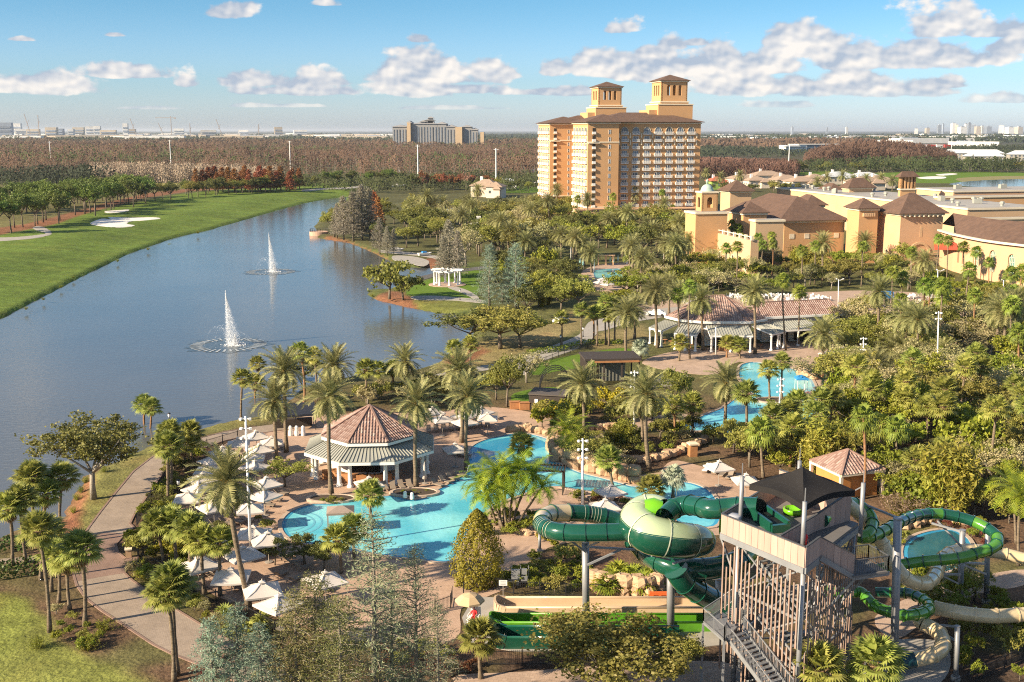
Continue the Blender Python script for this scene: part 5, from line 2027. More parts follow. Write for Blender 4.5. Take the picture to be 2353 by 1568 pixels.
Fc, Lc, Rc = G(1851,1259,13.6), G(1659,1182,13.6), G(1974,1168,13.6)
for p in (Fc, Lc, Rc):
 p.z = 0
Bc = Lc + Rc - Fc
DK, PT, PB = 12.4,13.6,11.75
tower = thing('slide_tower', 'tall steel slide tower with pink-brown panelled deck and hanging wooden battens', 'slide tower')
e1, e2 = (Lc - Fc),(Rc - Fc)
l1, l2 = e1.length, e2.length
e1n, e2n = e1.normalized(), e2.normalized()
TP = lambda a, b, z=0.0: Fc + e1 * a + e2 * b + Vector((0,0, z))     # 0..1 along left edge, right edge
part('deck', 'prism', ([tuple(TP(0,0))[:2], tuple(TP(0,1))[:2], tuple(TP(1,1))[:2], tuple(TP(1,0))[:2]], DK - 0.25, DK), M_FLOOR, tower)
b = MB()
for a, c in (((0,0),(1,0)),((0,0),(0,1)),((1,0),(1,1)),((0,1),(1,1)),((0.5,0),(0.5,1)),((0,0.5),(1,0.5))):
 b.bar(TP(*a, DK - 0.5), TP(*c, DK - 0.5),0.25,0.45)
b.build('deck_beam', M_STEEL, tower)

def panel_run(p, q, zb, zt, w=0.62, side=-0.1, m=M_PANEL, zb2=None, zt2=None):
 p, q = Vector(p), Vector(q)
 d = (q - p)
 L_ = Vector((d.x, d.y, 0)).length
 n = max(1, round(L_ / w))
 d = Vector((d.x, d.y, 0)) / L_
 nn = Vector((-d.y, d.x, 0)) * 0.05
 zb2 = zb if zb2 is None else zb2
 zt2 = zt if zt2 is None else zt2
 for k in range(n):
  a = p + d * (L_ * k / n + 0.012)
  c = p + d * (L_ * (k + 1) / n - 0.012)
  t0, t1 = k / n, (k + 1) / n
  za, zc = zb + (zb2 - zb) * t0, zb + (zb2 - zb) * t1
  ya, yc = zt + (zt2 - zt) * t0, zt + (zt2 - zt) * t1
  s_ = MB()
  s_.add([(a.x - nn.x, a.y - nn.y, za),(c.x - nn.x, c.y - nn.y, zc),(c.x - nn.x, c.y - nn.y, yc),(a.x - nn.x, a.y - nn.y, ya),(a.x + nn.x, a.y + nn.y, za),(c.x + nn.x, c.y + nn.y, zc),(c.x + nn.x, c.y + nn.y, yc),(a.x + nn.x, a.y + nn.y, ya)],
    [(0,1,2,3),(7,6,5,4),(4,5,1,0),(3,2,6,7),(0,3,7,4),(1,5,6,2)])
  s_.build('panel', m, tower)
 part('rail_cap', 'bar', ((p.x, p.y, zt + 0.04),(q.x, q.y, zt2 + 0.04),0.16,0.08), M_STEELD, tower)

panel_run(TP(1.0,0), TP(0,0), PB, PT)
sw = 0.22          # stair opening share of the right edge
panel_run(TP(0,0), TP(0,0) + e2n * 2.6, PB, PT)
panel_run(TP(0.30,0.02), TP(0.26,0.55), PB, PT + 0.0, zt2=PT)
panel_run(TP(0.26,0.55), TP(0.10,1.0), PB, PT, zt2=PT + 1.1)
panel_run(TP(0.10,1.0), TP(1,1), PB, PT + 0.9)
panel_run(TP(1,1), TP(1,0), PB, PT)
s0 = TP(0,0) + e2n * 2.6
sd = (e2n * 0.35 + Vector((0.94,0.10,0))).normalized()
s1 = s0 + sd * 3.0
panel_run(s0, s1, PB, PT, zb2=PB - 1.75, zt2=PT - 1.75)
st_ = MB()
for k in range(10):
 c = s0 + sd * (0.3 * k + 0.2) - e1n * -0.9
 st_.box((c.x, c.y, DK - 0.19 * k - 0.1),(0.34,1.7,0.06), math.atan2(sd.y, sd.x))
st_.build('stair_tread', M_STEELD, tower)
land = s1 + sd * 1.4 + e1n * 0.9
part('landing', 'box', ((land.x, land.y, DK - 2.0),(2.9,2.6,0.14), math.atan2(sd.y, sd.x)), M_FLOOR, tower)
b = MB()
for off in (-1.3,1.3):
 nrm_ = Vector((-sd.y, sd.x, 0))
 p0 = s0 + nrm_ * (off + 1.1) + Vector((0,0, DK - 0.3))
 p1 = s1 + nrm_ * (off + 1.1) + Vector((0,0, DK - 2.2))
 b.bar(p0, p1,0.12,0.35)
 b.bar(p1, p1 + sd * 2.9,0.12,0.3)
b.bar(land + Vector((0.8,0, DK - 2.3)), TP(0,0.75,7.0),0.16)
b.bar(land + Vector((-0.3,-0.6, DK - 2.3)), TP(0,0.5,7.4),0.16)
b.build('stair_stringer', M_STEEL, tower)

def railing(parent, pts, h=1.1, sp=0.16, m=None, name='railing', top=0.07, post=1.5):
 m = m or M_STEELD
 b = MB()
 for a, c in zip(pts[:-1], pts[1:]):
  a, c = Vector(a), Vector(c)
  up = Vector((0,0, h))
  b.bar(a + up, c + up, top, top)
  b.bar(a + up * 0.08, c + up * 0.08,0.05,0.05)
  L_ = (c - a).length
  n = max(1, int(L_ / sp))
  for k in range(n + 1):
   p = a.lerp(c, k / n)
   b.bar(p, p + up, 0.028)
  n = max(1, int(L_ / post))
  for k in range(n + 1):
   p = a.lerp(c, k / n)
   b.bar(p, p + up * 1.02,0.075)
 return b.build(name, m, parent)

nrm_ = Vector((-sd.y, sd.x, 0))
lz = Vector((0,0, DK - 1.95))
q0 = s1 + nrm_ * -0.2
railing(tower, [q0 + lz, q0 + sd * 2.8 + lz, q0 + sd * 2.8 + nrm_ * 2.4 + lz, q0 + nrm_ * 2.4 + lz])
cols_ = [(0.03,0.03),(0.03,0.55),(0.03,0.97),(0.80,0.03),(0.80,0.97),(0.42,0.97)]
for (a, c) in cols_:
 s_ = MB()
 s_.tube([TP(a, c, 0), TP(a, c, DK - 0.3)],0.19,10)
 s_.build('column', M_STEEL, tower, True)
lev = [0.4,4.2,8.0, DK - 0.6]
for (p, q) in (((0.80,0.03),(0.03,0.03)),((0.03,0.03),(0.03,0.55)),((0.03,0.55),(0.03,0.97)),((0.80,0.03),(0.80,0.97)),((0.80,0.97),(0.03,0.97))):
 for k in range(3):
  part('brace', 'bar', (TP(*p, lev[k]), TP(*q, lev[k + 1]),0.11), M_STEEL, tower)
  part('brace', 'bar', (TP(*q, lev[k]), TP(*p, lev[k + 1]),0.11), M_STEEL, tower)
 for z in lev[1:3]:
  part('girt', 'bar', (TP(*p, z), TP(*q, z),0.14,0.2), M_STEEL, tower)
for (p, q) in (((0.80,0.03,8.6),(1.0,0.0, PB)),((0.80,0.97,8.6),(1.0,1.0, PB)),((0.03,0.25,8.4),(0.0,0.42, PB - 0.1))):
 part('brace', 'bar', (TP(*p), TP(*q),0.14), M_STEEL, tower)
M_TREADI = M_STEEL
zz, fl = 0.4,0
while zz < DK - 2.6:
 a0, a1 = ((0.22,0.25),(0.66,0.25)) if fl % 2 == 0 else ((0.66,0.62),(0.22,0.62))
 s_ = MB()
 for off in (-0.55,0.55):
  s_.bar(TP(*a0, zz) + e2n * off, TP(*a1, zz + 1.9) + e2n * off, 0.08,0.28)
 for k in range(9):
  c = TP(*a0, zz).lerp(TP(*a1, zz + 1.9),(k + 0.5) / 9)
  s_.box((c.x, c.y, c.z + 0.08),(0.32,1.1,0.05), math.atan2(e1n.y, e1n.x))
 s_.build('stair_flight', M_STEEL, tower)
 zz += 1.95
 fl += 1
rb_ = random.Random(4)
for (p, q, n) in ((TP(0.97,-0.02), TP(0.02,-0.02),20),(TP(-0.02,0.03), TP(-0.02,0.97),20)):
 for k in range(n):
  t = (k + 0.5) / n
  c = p.lerp(q, t)
  zt_ = PB - rb_.choice((0.1,0.2,0.9,2.0))
  zb_ = rb_.uniform(0.4,3.6)
  if rb_.random() < 0.35:
   mid = rb_.uniform(4.5,8.0)
   spans = ((zt_, mid + 0.4),(mid - 0.9, zb_))
  else:
   spans = ((zt_, zb_),)
  for (za, zc) in spans:
   if za - zc < 0.6:
    continue
   part('batten', 'box', ((c.x, c.y, (za + zc) / 2),(0.13,0.07, za - zc), math.atan2((q - p).y, (q - p).x)), M_BATTEN, tower)
LZ = 5.5
ld = [G(1616,1430, LZ), G(1655,1404, LZ), G(1702,1432, LZ), G(1664,1472, LZ)]
part('landing', 'prism', ([(p.x, p.y) for p in ld], LZ - 0.18, LZ), M_STEEL, tower)
sa, sb = G(1688,1456, LZ), G(1800,1602,2.8)
st_ = MB()
dS = (sb - sa)
wS = Vector((-dS.y, dS.x, 0)).normalized() * 0.9
for k in range(15):
 c = sa.lerp(sb, (k + 0.5) / 15)
 st_.box((c.x, c.y, c.z),(0.32,1.7,0.06), math.atan2(dS.y, dS.x))
for sg in (-1,1):
 st_.bar(sa + wS * sg, sb + wS * sg, 0.08,0.35)
st_.build('stair_flight', M_STEEL, tower)
railing(tower, [ld[1], ld[0], ld[3], sa - wS, sb - wS], m=M_STEEL)
railing(tower, [sa + wS, sb + wS], m=M_STEEL)
sa2 = G(1684,1416, LZ)
railing(tower, [ld[1], G(1700,1372,7.2)], m=M_STEEL)
railing(tower, [ld[2], G(1735,1392,7.2)], m=M_STEEL)
st_ = MB()
for k in range(12):
 c = sa2.lerp(G(1718,1382,7.2),(k + 0.5) / 12)
 st_.box((c.x, c.y, c.z),(0.3,1.4,0.06),0.6)
st_.build('stair_flight', M_STEEL, tower)
for p in (ld[0], ld[3], ld[2], sb + wS, sb - wS):
 part('landing_post', 'bar', ((p.x, p.y, 0),(p.x, p.y, p.z - 0.1),0.16), M_STEEL, tower)
b = MB()
p = TP(0.92,0.10, DK)
b.lathe([(0.02,0),(0.55,0),(0.55,1.0),(0.5,1.06),(0.02,1.06)],16, tuple(p))
b.build('filter_drum', mat('drum_grey', (0.42,0.44,0.48),0.5), tower, True)

# ---- canopy
can = thing('canopy', 'black tensioned canopy on four steel posts over the slide deck', 'canopy')
zc = 15.9
cA, cB, cC = G(1848,1163, zc), G(1722,1113, zc), G(1965,1127, zc)
cD = cB + cC - cA
cen_ = (cB + cC) / 2
apx = Vector((cen_.x, cen_.y, 17.5))
cs_ = [cA, cC, cD, cB]
b = MB()
N_ = 8
for k in range(4):
 p, q = cs_[k], cs_[(k + 1) % 4]
 g = []
 for i in range(N_ + 1):
  row = []
  t = i / N_
  for j in range(N_ + 1):
   s_ = j / N_
   e_ = p.lerp(q, s_)
   inn_ = (cen_ - e_) * 0.08 * math.sin(math.pi * s_)
   e_ = e_ + Vector((inn_.x, inn_.y, 0.25 * math.sin(math.pi * s_)))
   r_ = e_.lerp(apx, t)
   r_.z -= 0.30 * math.sin(math.pi * t) * (0.6 + 0.4 * math.sin(math.pi * s_))
   row.append(r_)
  g.append(row)
 vs = [tuple(v) for row in g for v in row]
 fs = [(i * (N_ + 1) + j, i * (N_ + 1) + j + 1,(i + 1) * (N_ + 1) + j + 1,(i + 1) * (N_ + 1) + j) for i in range(N_) for j in range(N_)]
 b.add(vs, fs)
 low = [tuple(v) for v in g[0]] + [(v.x * 1, v.y, v.z - 0.45) for v in g[0]]
 b.add(low, [(j, N_ + 1 + j, N_ + 2 + j, j + 1) for j in range(N_)])
b.build('canvas', M_CANVAS, can)
for p, dz in ((cA, 0.5),(cB, 0.6),(cC, 0.6),(cD, 0.6)):
 o = p + (p - cen_).normalized() * 0.55
 s_ = MB()
 s_.tube([(o.x, o.y, DK),(o.x, o.y, p.z + dz)],0.17,10)
 s_.build('post', M_STEEL, can, True)
 part('tie', 'bar', ((o.x, o.y, p.z + dz * 0.6), p, 0.07), M_STEEL, can)
 part('mast', 'bar', ((o.x, o.y, p.z + dz),(o.x, o.y, p.z + dz + 1.0),0.06), M_STEEL, can)

# ---- tube slides: (survey column, row, height above ground)

def slide_path(pts, n=8):
 return spline([G(x, y, z) for x, y, z in pts], n, False)

def tube_slide(parent, path, r, colours, seg_len=2.2, flange=True, sides=18, half=None, fl_m=None, ring_from=None):
 ds = [0.0]
 for a, c in zip(path[:-1], path[1:]):
  ds.append(ds[-1] + (c - a).length)
 total = ds[-1]
 nseg = max(1, int(round(total / seg_len)))

 def pt(s):
  s = min(max(s, 0), total)
  for i in range(len(ds) - 1):
   if ds[i + 1] >= s:
    return path[i].lerp(path[i + 1],(s - ds[i]) / max(1e-6, ds[i + 1] - ds[i]))
  return path[-1]
 for k in range(nseg):
  s0_, s1_ = total * k / nseg, total * (k + 1) / nseg
  m = colours(k / nseg) if callable(colours) else colours
  rr0 = r(k / nseg) if callable(r) else r
  rr1 = r((k + 1) / nseg) if callable(r) else r
  pts = [pt(s0_ + (s1_ - s0_) * q / 6) for q in range(7)]
  s_ = MB()
  s_.tube(pts, [rr0 + (rr1 - rr0) * q / 6 for q in range(7)], sides, cap=False)
  s_.build('tube_section', m, parent, True)
  if flange:
   s_ = MB()
   d = (pt(s0_ + 0.05) - pt(s0_ - 0.05))
   d.normalize()
   c = pt(s0_)
   s_.tube([c - d * 0.05, c + d * 0.05], rr0 + 0.07, sides)
   s_.build('flange', fl_m or M_TDARK, parent)
 return total

C8 = lambda x, y, z: (1103 + x * 0.29664,1103 + y * 0.29664, z)
big = thing('raft_slide', 'huge dark green and cream raft slide tube looping left of the tower', 'water slide')
pA = slide_path([C8(2150,215,13.1), C8(2040,210,13.0), C8(1930,215,12.8), C8(1790,228,12.6), C8(1690,205,12.4), C8(1590,195,12.1), C8(1500,225,11.8), C8(1430,290,11.5)])
tube_slide(big, pA, 0.80, M_TDARK, 1.6)
pB = slide_path([C8(1420,250,11.2), C8(1330,235,11.0), C8(1250,270,10.7), C8(1225,340,10.4), C8(1300,415,10.1), C8(1430,450,9.8), C8(1580,470,9.4), C8(1690,470,9.0), C8(1740,480,8.6)])
rB = lambda t: 1.05 + 0.55 * math.sin(math.pi * min(1, t * 1.05)) ** 0.6

def half_tube(parent, path, r, top_m, bot_m, inner_m, gap=(0.30,0.62), nseg=6, roll=0.0):
 n = len(path)
 per = max(1,(n - 1) // nseg)
 for k in range(0, n - 1, per):
  sub = path[k:min(k + per + 1, n)]
  if len(sub) < 2:
   continue
  for (a0, a1, m, nm, sc_) in ((math.pi * 0.98, math.pi * 2.02, bot_m, 'lower_shell', 1.0),(math.pi * 2.0, math.pi * (3.0 - gap[1] * 0.0), top_m, 'upper_shell', 0.995)):
   s_ = MB()
   na = 12
   vs = []
   for i, p in enumerate(sub):
    gi = k + i
    d = (path[min(gi + 1, n - 1)] - path[max(gi - 1,0)]).normalized()
    x = d.cross(Vector((0,0,1))).normalized()
    y = x.cross(d).normalized()
    t = gi / (n - 1)
    rr = r(t) * sc_
    for j in range(na + 1):
     a = a0 + (a1 - a0) * j / na + roll
     vs.append(tuple(p + (x * math.cos(a) + y * math.sin(a)) * rr))
   fs = [(i * (na + 1) + j, i * (na + 1) + j + 1,(i + 1) * (na + 1) + j + 1,(i + 1) * (na + 1) + j) for i in range(len(sub) - 1) for j in range(na)]
   s_.add(vs, fs)
   s_.build(nm, m, parent, True)
  s_ = MB()
  d = (path[min(k + 1, n - 1)] - path[max(k - 1,0)]).normalized()
  s_.tube([path[k] - d * 0.05, path[k] + d * 0.05], r(k / (n - 1)) + 0.05,20, cap=False)
  s_.build('flange', M_SEAMW, parent)

half_tube(big, pB, rB, M_TSAGE, M_TDARK, M_TLIME, roll=0.35)
s_ = MB()
c1, c2 = G(*C8(1290,235,11.4)), G(*C8(1400,240,11.4))
s_.tube([c1,(c1 + c2) / 2 + Vector((0,0,0.12)), c2],[0.9,0.95,0.85],16, cap=False)
s_.build('basin_wall', M_TLIME, big, True)
pC = slide_path([C8(1740,480,8.6), C8(1500,430,9.4), C8(1250,405,9.4), C8(1000,408,9.3), C8(780,412,9.2), C8(600,402,9.1), C8(500,365,9.0), C8(480,310,8.9), C8(540,265,8.8), C8(660,255,8.6), C8(820,262,8.3), C8(960,285,7.9), C8(1080,325,7.4), C8(1200,410,6.8)],6)
colC = lambda t: M_TCREAM if 0.50 < t < 0.75 else M_TDARK
tube_slide(big, pC, 0.76, colC, 1.7, fl_m=M_TDARK)
s_ = MB()
for sA, sB in ((0.42,0.495),(0.76,0.83)):
 for q in range(6):
  t = sA + (sB - sA) * q / 5
  i = int(t * (len(pC) - 1))
  d = (pC[i + 1] - pC[i]).normalized()
  s_.tube([pC[i] - d * 0.02, pC[i] + d * 0.02],0.785,18, cap=False)
s_.build('pale_stripes', M_SEAMW, big)
pD = slide_path([C8(1200,470,6.8), C8(1330,590,6.3), C8(1520,680,6.0), C8(1760,690,5.9), C8(1980,640,6.0), C8(2080,560,6.2)],6)
tube_slide(big, pD, lambda t: 0.95, lambda t: M_TDARK if t < 0.8 else M_TGREEN, 1.8)
pE = slide_path([C8(1520,700,6.2), C8(1570,780,5.2), C8(1680,860,4.0), C8(1800,930,2.9), C8(1930,1000,2.0), C8(2030,1060,1.5)],6)
tube_slide(big, pE, 0.98, M_TDARK, 1.6)
s_ = MB()
p, q = G(*C8(1850,420,8.0)), G(*C8(2020,540,7.0))
s_.add([tuple(p), tuple(q),(q.x, q.y, q.z + 1.6),(p.x, p.y, p.z + 2.0),(p.x + .1, p.y + .2, p.z),(q.x + .1, q.y + .2, q.z),(q.x + .1, q.y + .2, q.z + 1.6),(p.x + .1, p.y + .2, p.z + 2.0)],
  [(0,1,2,3),(7,6,5,4),(0,3,7,4),(1,5,6,2),(3,2,6,7)])
s_.build('splash_wall', M_TLIME, big)
sp_ = [TP(0.80,0.50, DK + 0.55), TP(0.62,0.40, DK + 0.5), TP(0.40,0.30, DK + 0.4)]
mo = G(*C8(2150,215,13.1))
dirm = (sp_[2] - mo) * Vector((1,1,0))
dirm.normalize()
sdm = Vector((-dirm.y, dirm.x, 0))
tub = MB()
for sg in (-1,1):
 a = mo + sdm * sg * 0.72 - Vector((0,0,0.25))
 c = a + dirm * 3.6
 tub.bar(Vector((a.x, a.y, DK + 0.45)), Vector((c.x, c.y, DK + 0.38)),0.2,0.85)
a = mo + dirm * 3.7
tub.bar(Vector((a.x, a.y, DK + 0.33)) - sdm * 0.75, Vector((a.x, a.y, DK + 0.33)) + sdm * 0.75,0.3,0.6)
tub.build('start_tub', M_TDARK, big)
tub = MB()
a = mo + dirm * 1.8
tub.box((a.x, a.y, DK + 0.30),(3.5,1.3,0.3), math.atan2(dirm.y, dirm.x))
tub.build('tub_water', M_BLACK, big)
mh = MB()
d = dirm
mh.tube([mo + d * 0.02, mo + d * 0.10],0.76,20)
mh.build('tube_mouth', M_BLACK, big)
PO = []

def pole(px, pyb, pyt, dia, base_label, cap=True):
 g = G(px[1] if isinstance(px, tuple) else px, pyb)
 top = P(px[0] if isinstance(px, tuple) else px, pyt, g.y)
 t = thing('slide_pole', base_label, 'pole', (g.x, g.y, 0.0))
 s_ = MB()
 s_.tube([(0,0,0.25),(top.x - g.x, 0, top.z)], dia / 2,16)
 s_.build('shaft', M_STEEL, t, True)
 part('footing', 'lathe', ([(dia * 0.9,0),(dia * 0.9,0.28),(0.02,0.28)],16), M_CONC, t)
 s_ = MB()
 s_.tube([(top.x - g.x, 0, top.z - 0.02),(top.x - g.x, 0, top.z + 0.06)], dia / 2 * 1.12,16)
 s_.build('cap_plate', M_STEEL, t)
 return t, top

pole((1345,1347),1440,1246,0.62, 'steel slide pole standing in the tan runout trough')
pole((1541,1541),1452,1280,0.66, 'steel slide pole under the cream and green basin')
pole((2063,2053),1558,1192,0.62, 'tallest free-standing grey pole right of the slide tower')
pole((2212,2205),1400,1219,0.50, 'grey pole inside the green slide loop')
pole((2270,2266),1386,1206,0.46, 'grey pole just outside the green slide loop')
pole((2200,2196),1562,1440,0.40, 'short grey pole on round concrete footing beside gravel')
pole((1652,1652),1385,1330,0.7, 'stubby grey pole behind the dark drop tube')
pole((1240,1240),1268,1228,0.3, 'thin steel prop under the cream bend of the slide')
arms = MB()
for (a, c) in ((C8(820,560,7.0), C8(700,470,8.4)),(C8(830,660,6.0), C8(1090,540,7.4)),(C8(830,520,7.6), C8(920,480,8.4)),(C8(1475,620,7.2), C8(1330,585,8.0)),(C8(1490,650,7.0), C8(1690,590,7.8)),(C8(830,520,7.6), C8(1200,540,7.4))):
 part('support_arm', 'bar', (G(*a), G(*c),0.16), M_STEEL, big)

# ---- right-hand body slides
C3 = lambda x, y, z: (1884.2 + x * 0.26727,1149 + y * 0.26727, z)
grn = thing('green_tube_slide', 'green body slide tube with wide loop right of the tower', 'water slide')
pG = slide_path([(1890,1196,13.0),(1925,1168,13.0), C3(230,20,12.9), C3(360,60,12.3), C3(450,170,11.6), C3(420,290,11.2), C3(330,320,11.0), C3(430,320,10.9), C3(560,260,10.8), C3(650,210,10.7), C3(740,165,10.5), C3(850,130,10.3), C3(980,118,10.1), C3(1130,132,9.9), C3(1290,175,9.6), C3(1420,235,9.3), C3(1510,300,9.0), C3(1530,365,8.8), C3(1470,420,8.6), C3(1360,455,8.4), C3(1240,490,8.1), C3(1100,510,7.8), C3(950,522,7.5), C3(820,535,7.2), C3(680,560,6.9), C3(480,600,6.5)],5)
tube_slide(grn, pG, 0.46, lambda t: M_TLIME if t < 0.10 else (M_TDARK if 0.40 < t < 0.70 and int(t * 50) % 4 != 0 else M_TGREEN),1.3, sides=14, fl_m=M_TDARK)
pG2 = slide_path([C3(60,790,4.8), C3(200,800,4.7), C3(340,790,4.6), C3(400,840,4.4), C3(470,910,4.2), C3(570,955,4.0), C3(700,990,3.8), C3(830,985,3.6), C3(925,950,3.4), C3(930,890,3.2), C3(860,840,3.0), C3(770,805,2.8), C3(640,800,2.6), C3(480,795,2.4)],5)
tube_slide(grn, pG2,0.46, lambda t: M_TDARK if t > 0.72 else M_TGREEN, 1.2, sides=14, fl_m=M_TGREEN)
ring = MB()
p = TP(0.62,0.86, DK + 0.75)
ring.tube([p + Vector((-0.35,-0.45,0)), p],0.62,16, cap=False)
ring.build('slide_mouth', M_TLIME, grn, True)
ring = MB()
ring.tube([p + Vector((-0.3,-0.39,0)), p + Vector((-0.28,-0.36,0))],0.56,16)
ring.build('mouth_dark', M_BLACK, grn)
ring = MB()
q = p + Vector((-0.8,-0.95,-0.4))
ring.lathe([(0.2,-0.3),(0.75,-0.28),(0.8,0.1),(0.68,0.12),(0.62,-0.1),(0.05,-0.15)],16, tuple(q))
ring.build('start_tub', M_TLIME, grn, True)
crm = thing('cream_tube_slide', 'cream body slide tube dropping past the tall pole and away right', 'water slide')
pK = slide_path([(1945,1158,12.8), C3(280,70,12.4), C3(370,150,11.6), C3(470,270,10.6), C3(550,400,9.4), C3(600,500,8.6), C3(680,610,7.8), C3(740,675,7.2), C3(830,715,6.6), C3(930,710,6.2), C3(995,640,6.0), C3(1020,550,5.9), C3(1090,470,5.8), C3(1190,432,5.7), C3(1300,430,5.6), C3(1420,440,5.4), C3(1540,455,5.2), C3(1650,480,5.0), C3(1754,510,4.8), C3(1900,560,4.5)],5)
tube_slide(crm, pK, 0.55, lambda t: M_TCREAM, 1.5, sides=14, fl_m=M_TCREAM)
pK2 = slide_path([C3(2000,960,3.4), C3(1754,985,3.3), C3(1500,1000,3.2), C3(1300,985,3.1), C3(1110,955,3.0), C3(980,930,2.9), C3(900,960,2.7), C3(860,1040,2.5), C3(930,1085,2.3), C3(1020,1140,2.1), C3(1060,1220,1.9), C3(1030,1300,1.7), C3(940,1345,1.4), C3(810,1375,1.0)],5)
tube_slide(crm, pK2,0.60, lambda t: M_TCREAM, 1.6, sides=14, fl_m=M_TCREAM)
s_ = MB()
a, c = G(*C3(810,1375,1.0)), G(*C3(690,1395,0.9))
s_.tube([a, c],0.62,16, cap=False)
s_.build('exit_collar', mat('collar_teal', (0.01,0.05,0.06),0.3), crm, True)
frame = thing('slide_cross_frame', 'grey steel arms and ties carrying the body slides between poles', 'support')
for (a, c) in ((C3(680,160,12.2), C3(360,30,12.6)),(C3(640,400,8.6), C3(480,370,9.2)),(C3(1210,270,9.8), C3(960,200,10.0)),(C3(1215,400,8.0), C3(1010,180,9.9)),(C3(1210,640,5.0), C3(1030,640,5.4)),(C3(1230,540,6.4), C3(1420,550,6.2)),(C3(1240,560,6.4), C3(1430,640,5.4)),(C3(1165,1090,2.4), C3(880,1060,2.6)),(C3(1165,1210,1.6), C3(960,1090,2.3)),(C3(1030,640,5.4), C3(1190,720,4.2))):
 part('support_arm', 'bar', (G(*a), G(*c),0.15), M_STEEL, frame)

# ---- runout troughs

def trough(name, label, x0, x1, yb, yf, m, h=0.9, wt=0.16, water=None, z0=0.05):
 A, B = G(x0, yb), G(x1, yb)
 D, C = G(x0, yf), G(x1, yf)
 t = thing(name, label, 'water slide')
 part('floor', 'prism', ([tuple(p)[:2] for p in (D, C, B, A)], z0, z0 + 0.14), water or m, t)
 for nm, p, q in (('wall', A, B),('wall', D, C)):
  s_ = MB()
  s_.bar(Vector((p.x, p.y, h / 2 + z0)), Vector((q.x, q.y, h / 2 + z0)), wt, h)
  s_.build(nm, m, t)
  s_ = MB()
  s_.tube([Vector((p.x, p.y, h + z0)), Vector((q.x, q.y, h + z0))],0.11,8)
  s_.build('lip', m, t, True)
 s_ = MB()
 mid = (A + D) / 2 + Vector((-0.9,0,0))
 arc_ = [Vector((A.x, A.y, h / 2 + z0)), Vector((A.x - 0.7, A.y - 0.2, h / 2 + z0 + 0.2)), Vector((mid.x, mid.y, h / 2 + z0 + 0.3)), Vector((D.x - 0.7, D.y + 0.2, h / 2 + z0 + 0.2)), Vector((D.x, D.y, h / 2 + z0))]
 arc_ = spline(arc_, 4, False)
 for p, q in zip(arc_[:-1], arc_[1:]):
  s_.bar(p, q, 0.2, h * 1.25)
 s_.build('end_wall', m, t)
 return t

trough('runout_trough', 'tan runout trough nearest the rock planter, lying along the concrete apron', 1160,1640,1392,1416, M_TTAN, 0.75)
trough('runout_trough', 'bright lime green runout trough in front of the tan one', 1150,1660,1432,1452, mat('trough_green', (0.09,0.27,0.015),0.35,(0.06,0.18,0.015),0.6,0.9),0.8)  # lime darkened in the colour itself, for dirt and the shade it lies in
trough('runout_trough', 'dark green runout trough half hidden by the bushy tree', 1160,1560,1466,1492, M_TDARK, 1.0, water=M_BLACK)

# ================================================================ poolside furniture, lamps, fences, rocks, fountains
M_UMB = mat('umbrella_cloth', (0.56,0.51,0.46),0.85,(0.50,0.45,0.40),0.8,0.6)
M_UMBT = mat('umbrella_tan', (0.52,0.38,0.22),0.85,(0.45,0.32,0.18),0.8,0.6)
M_TAUPE = mat('lounger_taupe', (0.27,0.215,0.165),0.7,(0.21,0.165,0.125),1.0,0.7, objrand=0.12)
M_ALU = mat('pole_aluminium', (0.34,0.30,0.26),0.5)
M_FENCE = mat('black_fence', (0.022,0.022,0.024),0.6)
M_ROCK = mat('ledge_rock', (0.52,0.36,0.22),0.95,(0.33,0.20,0.12),0.9,1.0,0.7,2.5, objrand=0.15)
M_LAMPW = mat('lamp_white', (0.80,0.80,0.78),0.5,(0.72,0.72,0.70),0.5,0.5)
M_TRED = mat('lifeguard_red', (0.55,0.03,0.035),0.8)
M_ORANGE = mat('barrier_orange', (0.62,0.13,0.03),0.6)
M_BLUE = mat('canopy_blue', (0.03,0.22,0.55),0.6,(0.05,0.30,0.62),1.0,0.6)
M_AQUA = mat('umbrella_aqua', (0.30,0.55,0.55),0.7)
M_ROPE = mat('netting_black', (0.015,0.015,0.018),0.9)
cv_ = MB()
hw_ = 1.42
n = 6
for k in range(4):
 a0, a1 = R(45 + 90 * k), R(135 + 90 * k)
 A = Vector((math.cos(a0), math.sin(a0),0)) * hw_ * 1.414
 B = Vector((math.cos(a1), math.sin(a1),0)) * hw_ * 1.414
 top = Vector((0,0,0.72))
 g = []
 for i in range(5):
  t = i / 4
  g.append([A.lerp(B, j / n).lerp(top, t) + Vector((0,0,-0.10 * math.sin(math.pi * t) - 0.05 * math.sin(math.pi * j / n) * (1 - t))) for j in range(n + 1)])
 cv_.add([tuple(v) for r_ in g for v in r_],[(i * (n + 1) + j, i * (n + 1) + j + 1,(i + 1) * (n + 1) + j + 1,(i + 1) * (n + 1) + j) for i in range(4) for j in range(n)])
 low = [tuple(v) for v in g[0]] + [(v.x, v.y, v.z - 0.16) for v in g[0]]
 cv_.add(low, [(j, n + 1 + j, n + 2 + j, j + 1) for j in range(n)])
 cv_.bar(A * 0.99 + Vector((0,0,-0.03)), top * 0.97,0.035)
ME_CAN = cv_.mesh('canopy', M_UMB)
v_ = MB()
v_.hip((0,0,0),0.5,0.5,0.70,0.16, t=0.05)
v_.lathe([(0.04,0.9),(0.04,1.02),(0.005,1.05)],8)
ME_VENT2 = v_.mesh('vent_cap', M_UMB)
p_ = MB()
p_.tube([(0,0,0),(0,0,2.9)],0.035,8)
ME_UPOLE = p_.mesh('pole', M_ALU)
p_ = MB()
p_.lathe([(0.42,0),(0.42,0.07),(0.06,0.12),(0.05,0.4),(0.01,0.4)],14)
ME_UBASE = p_.mesh('base', M_ALU)

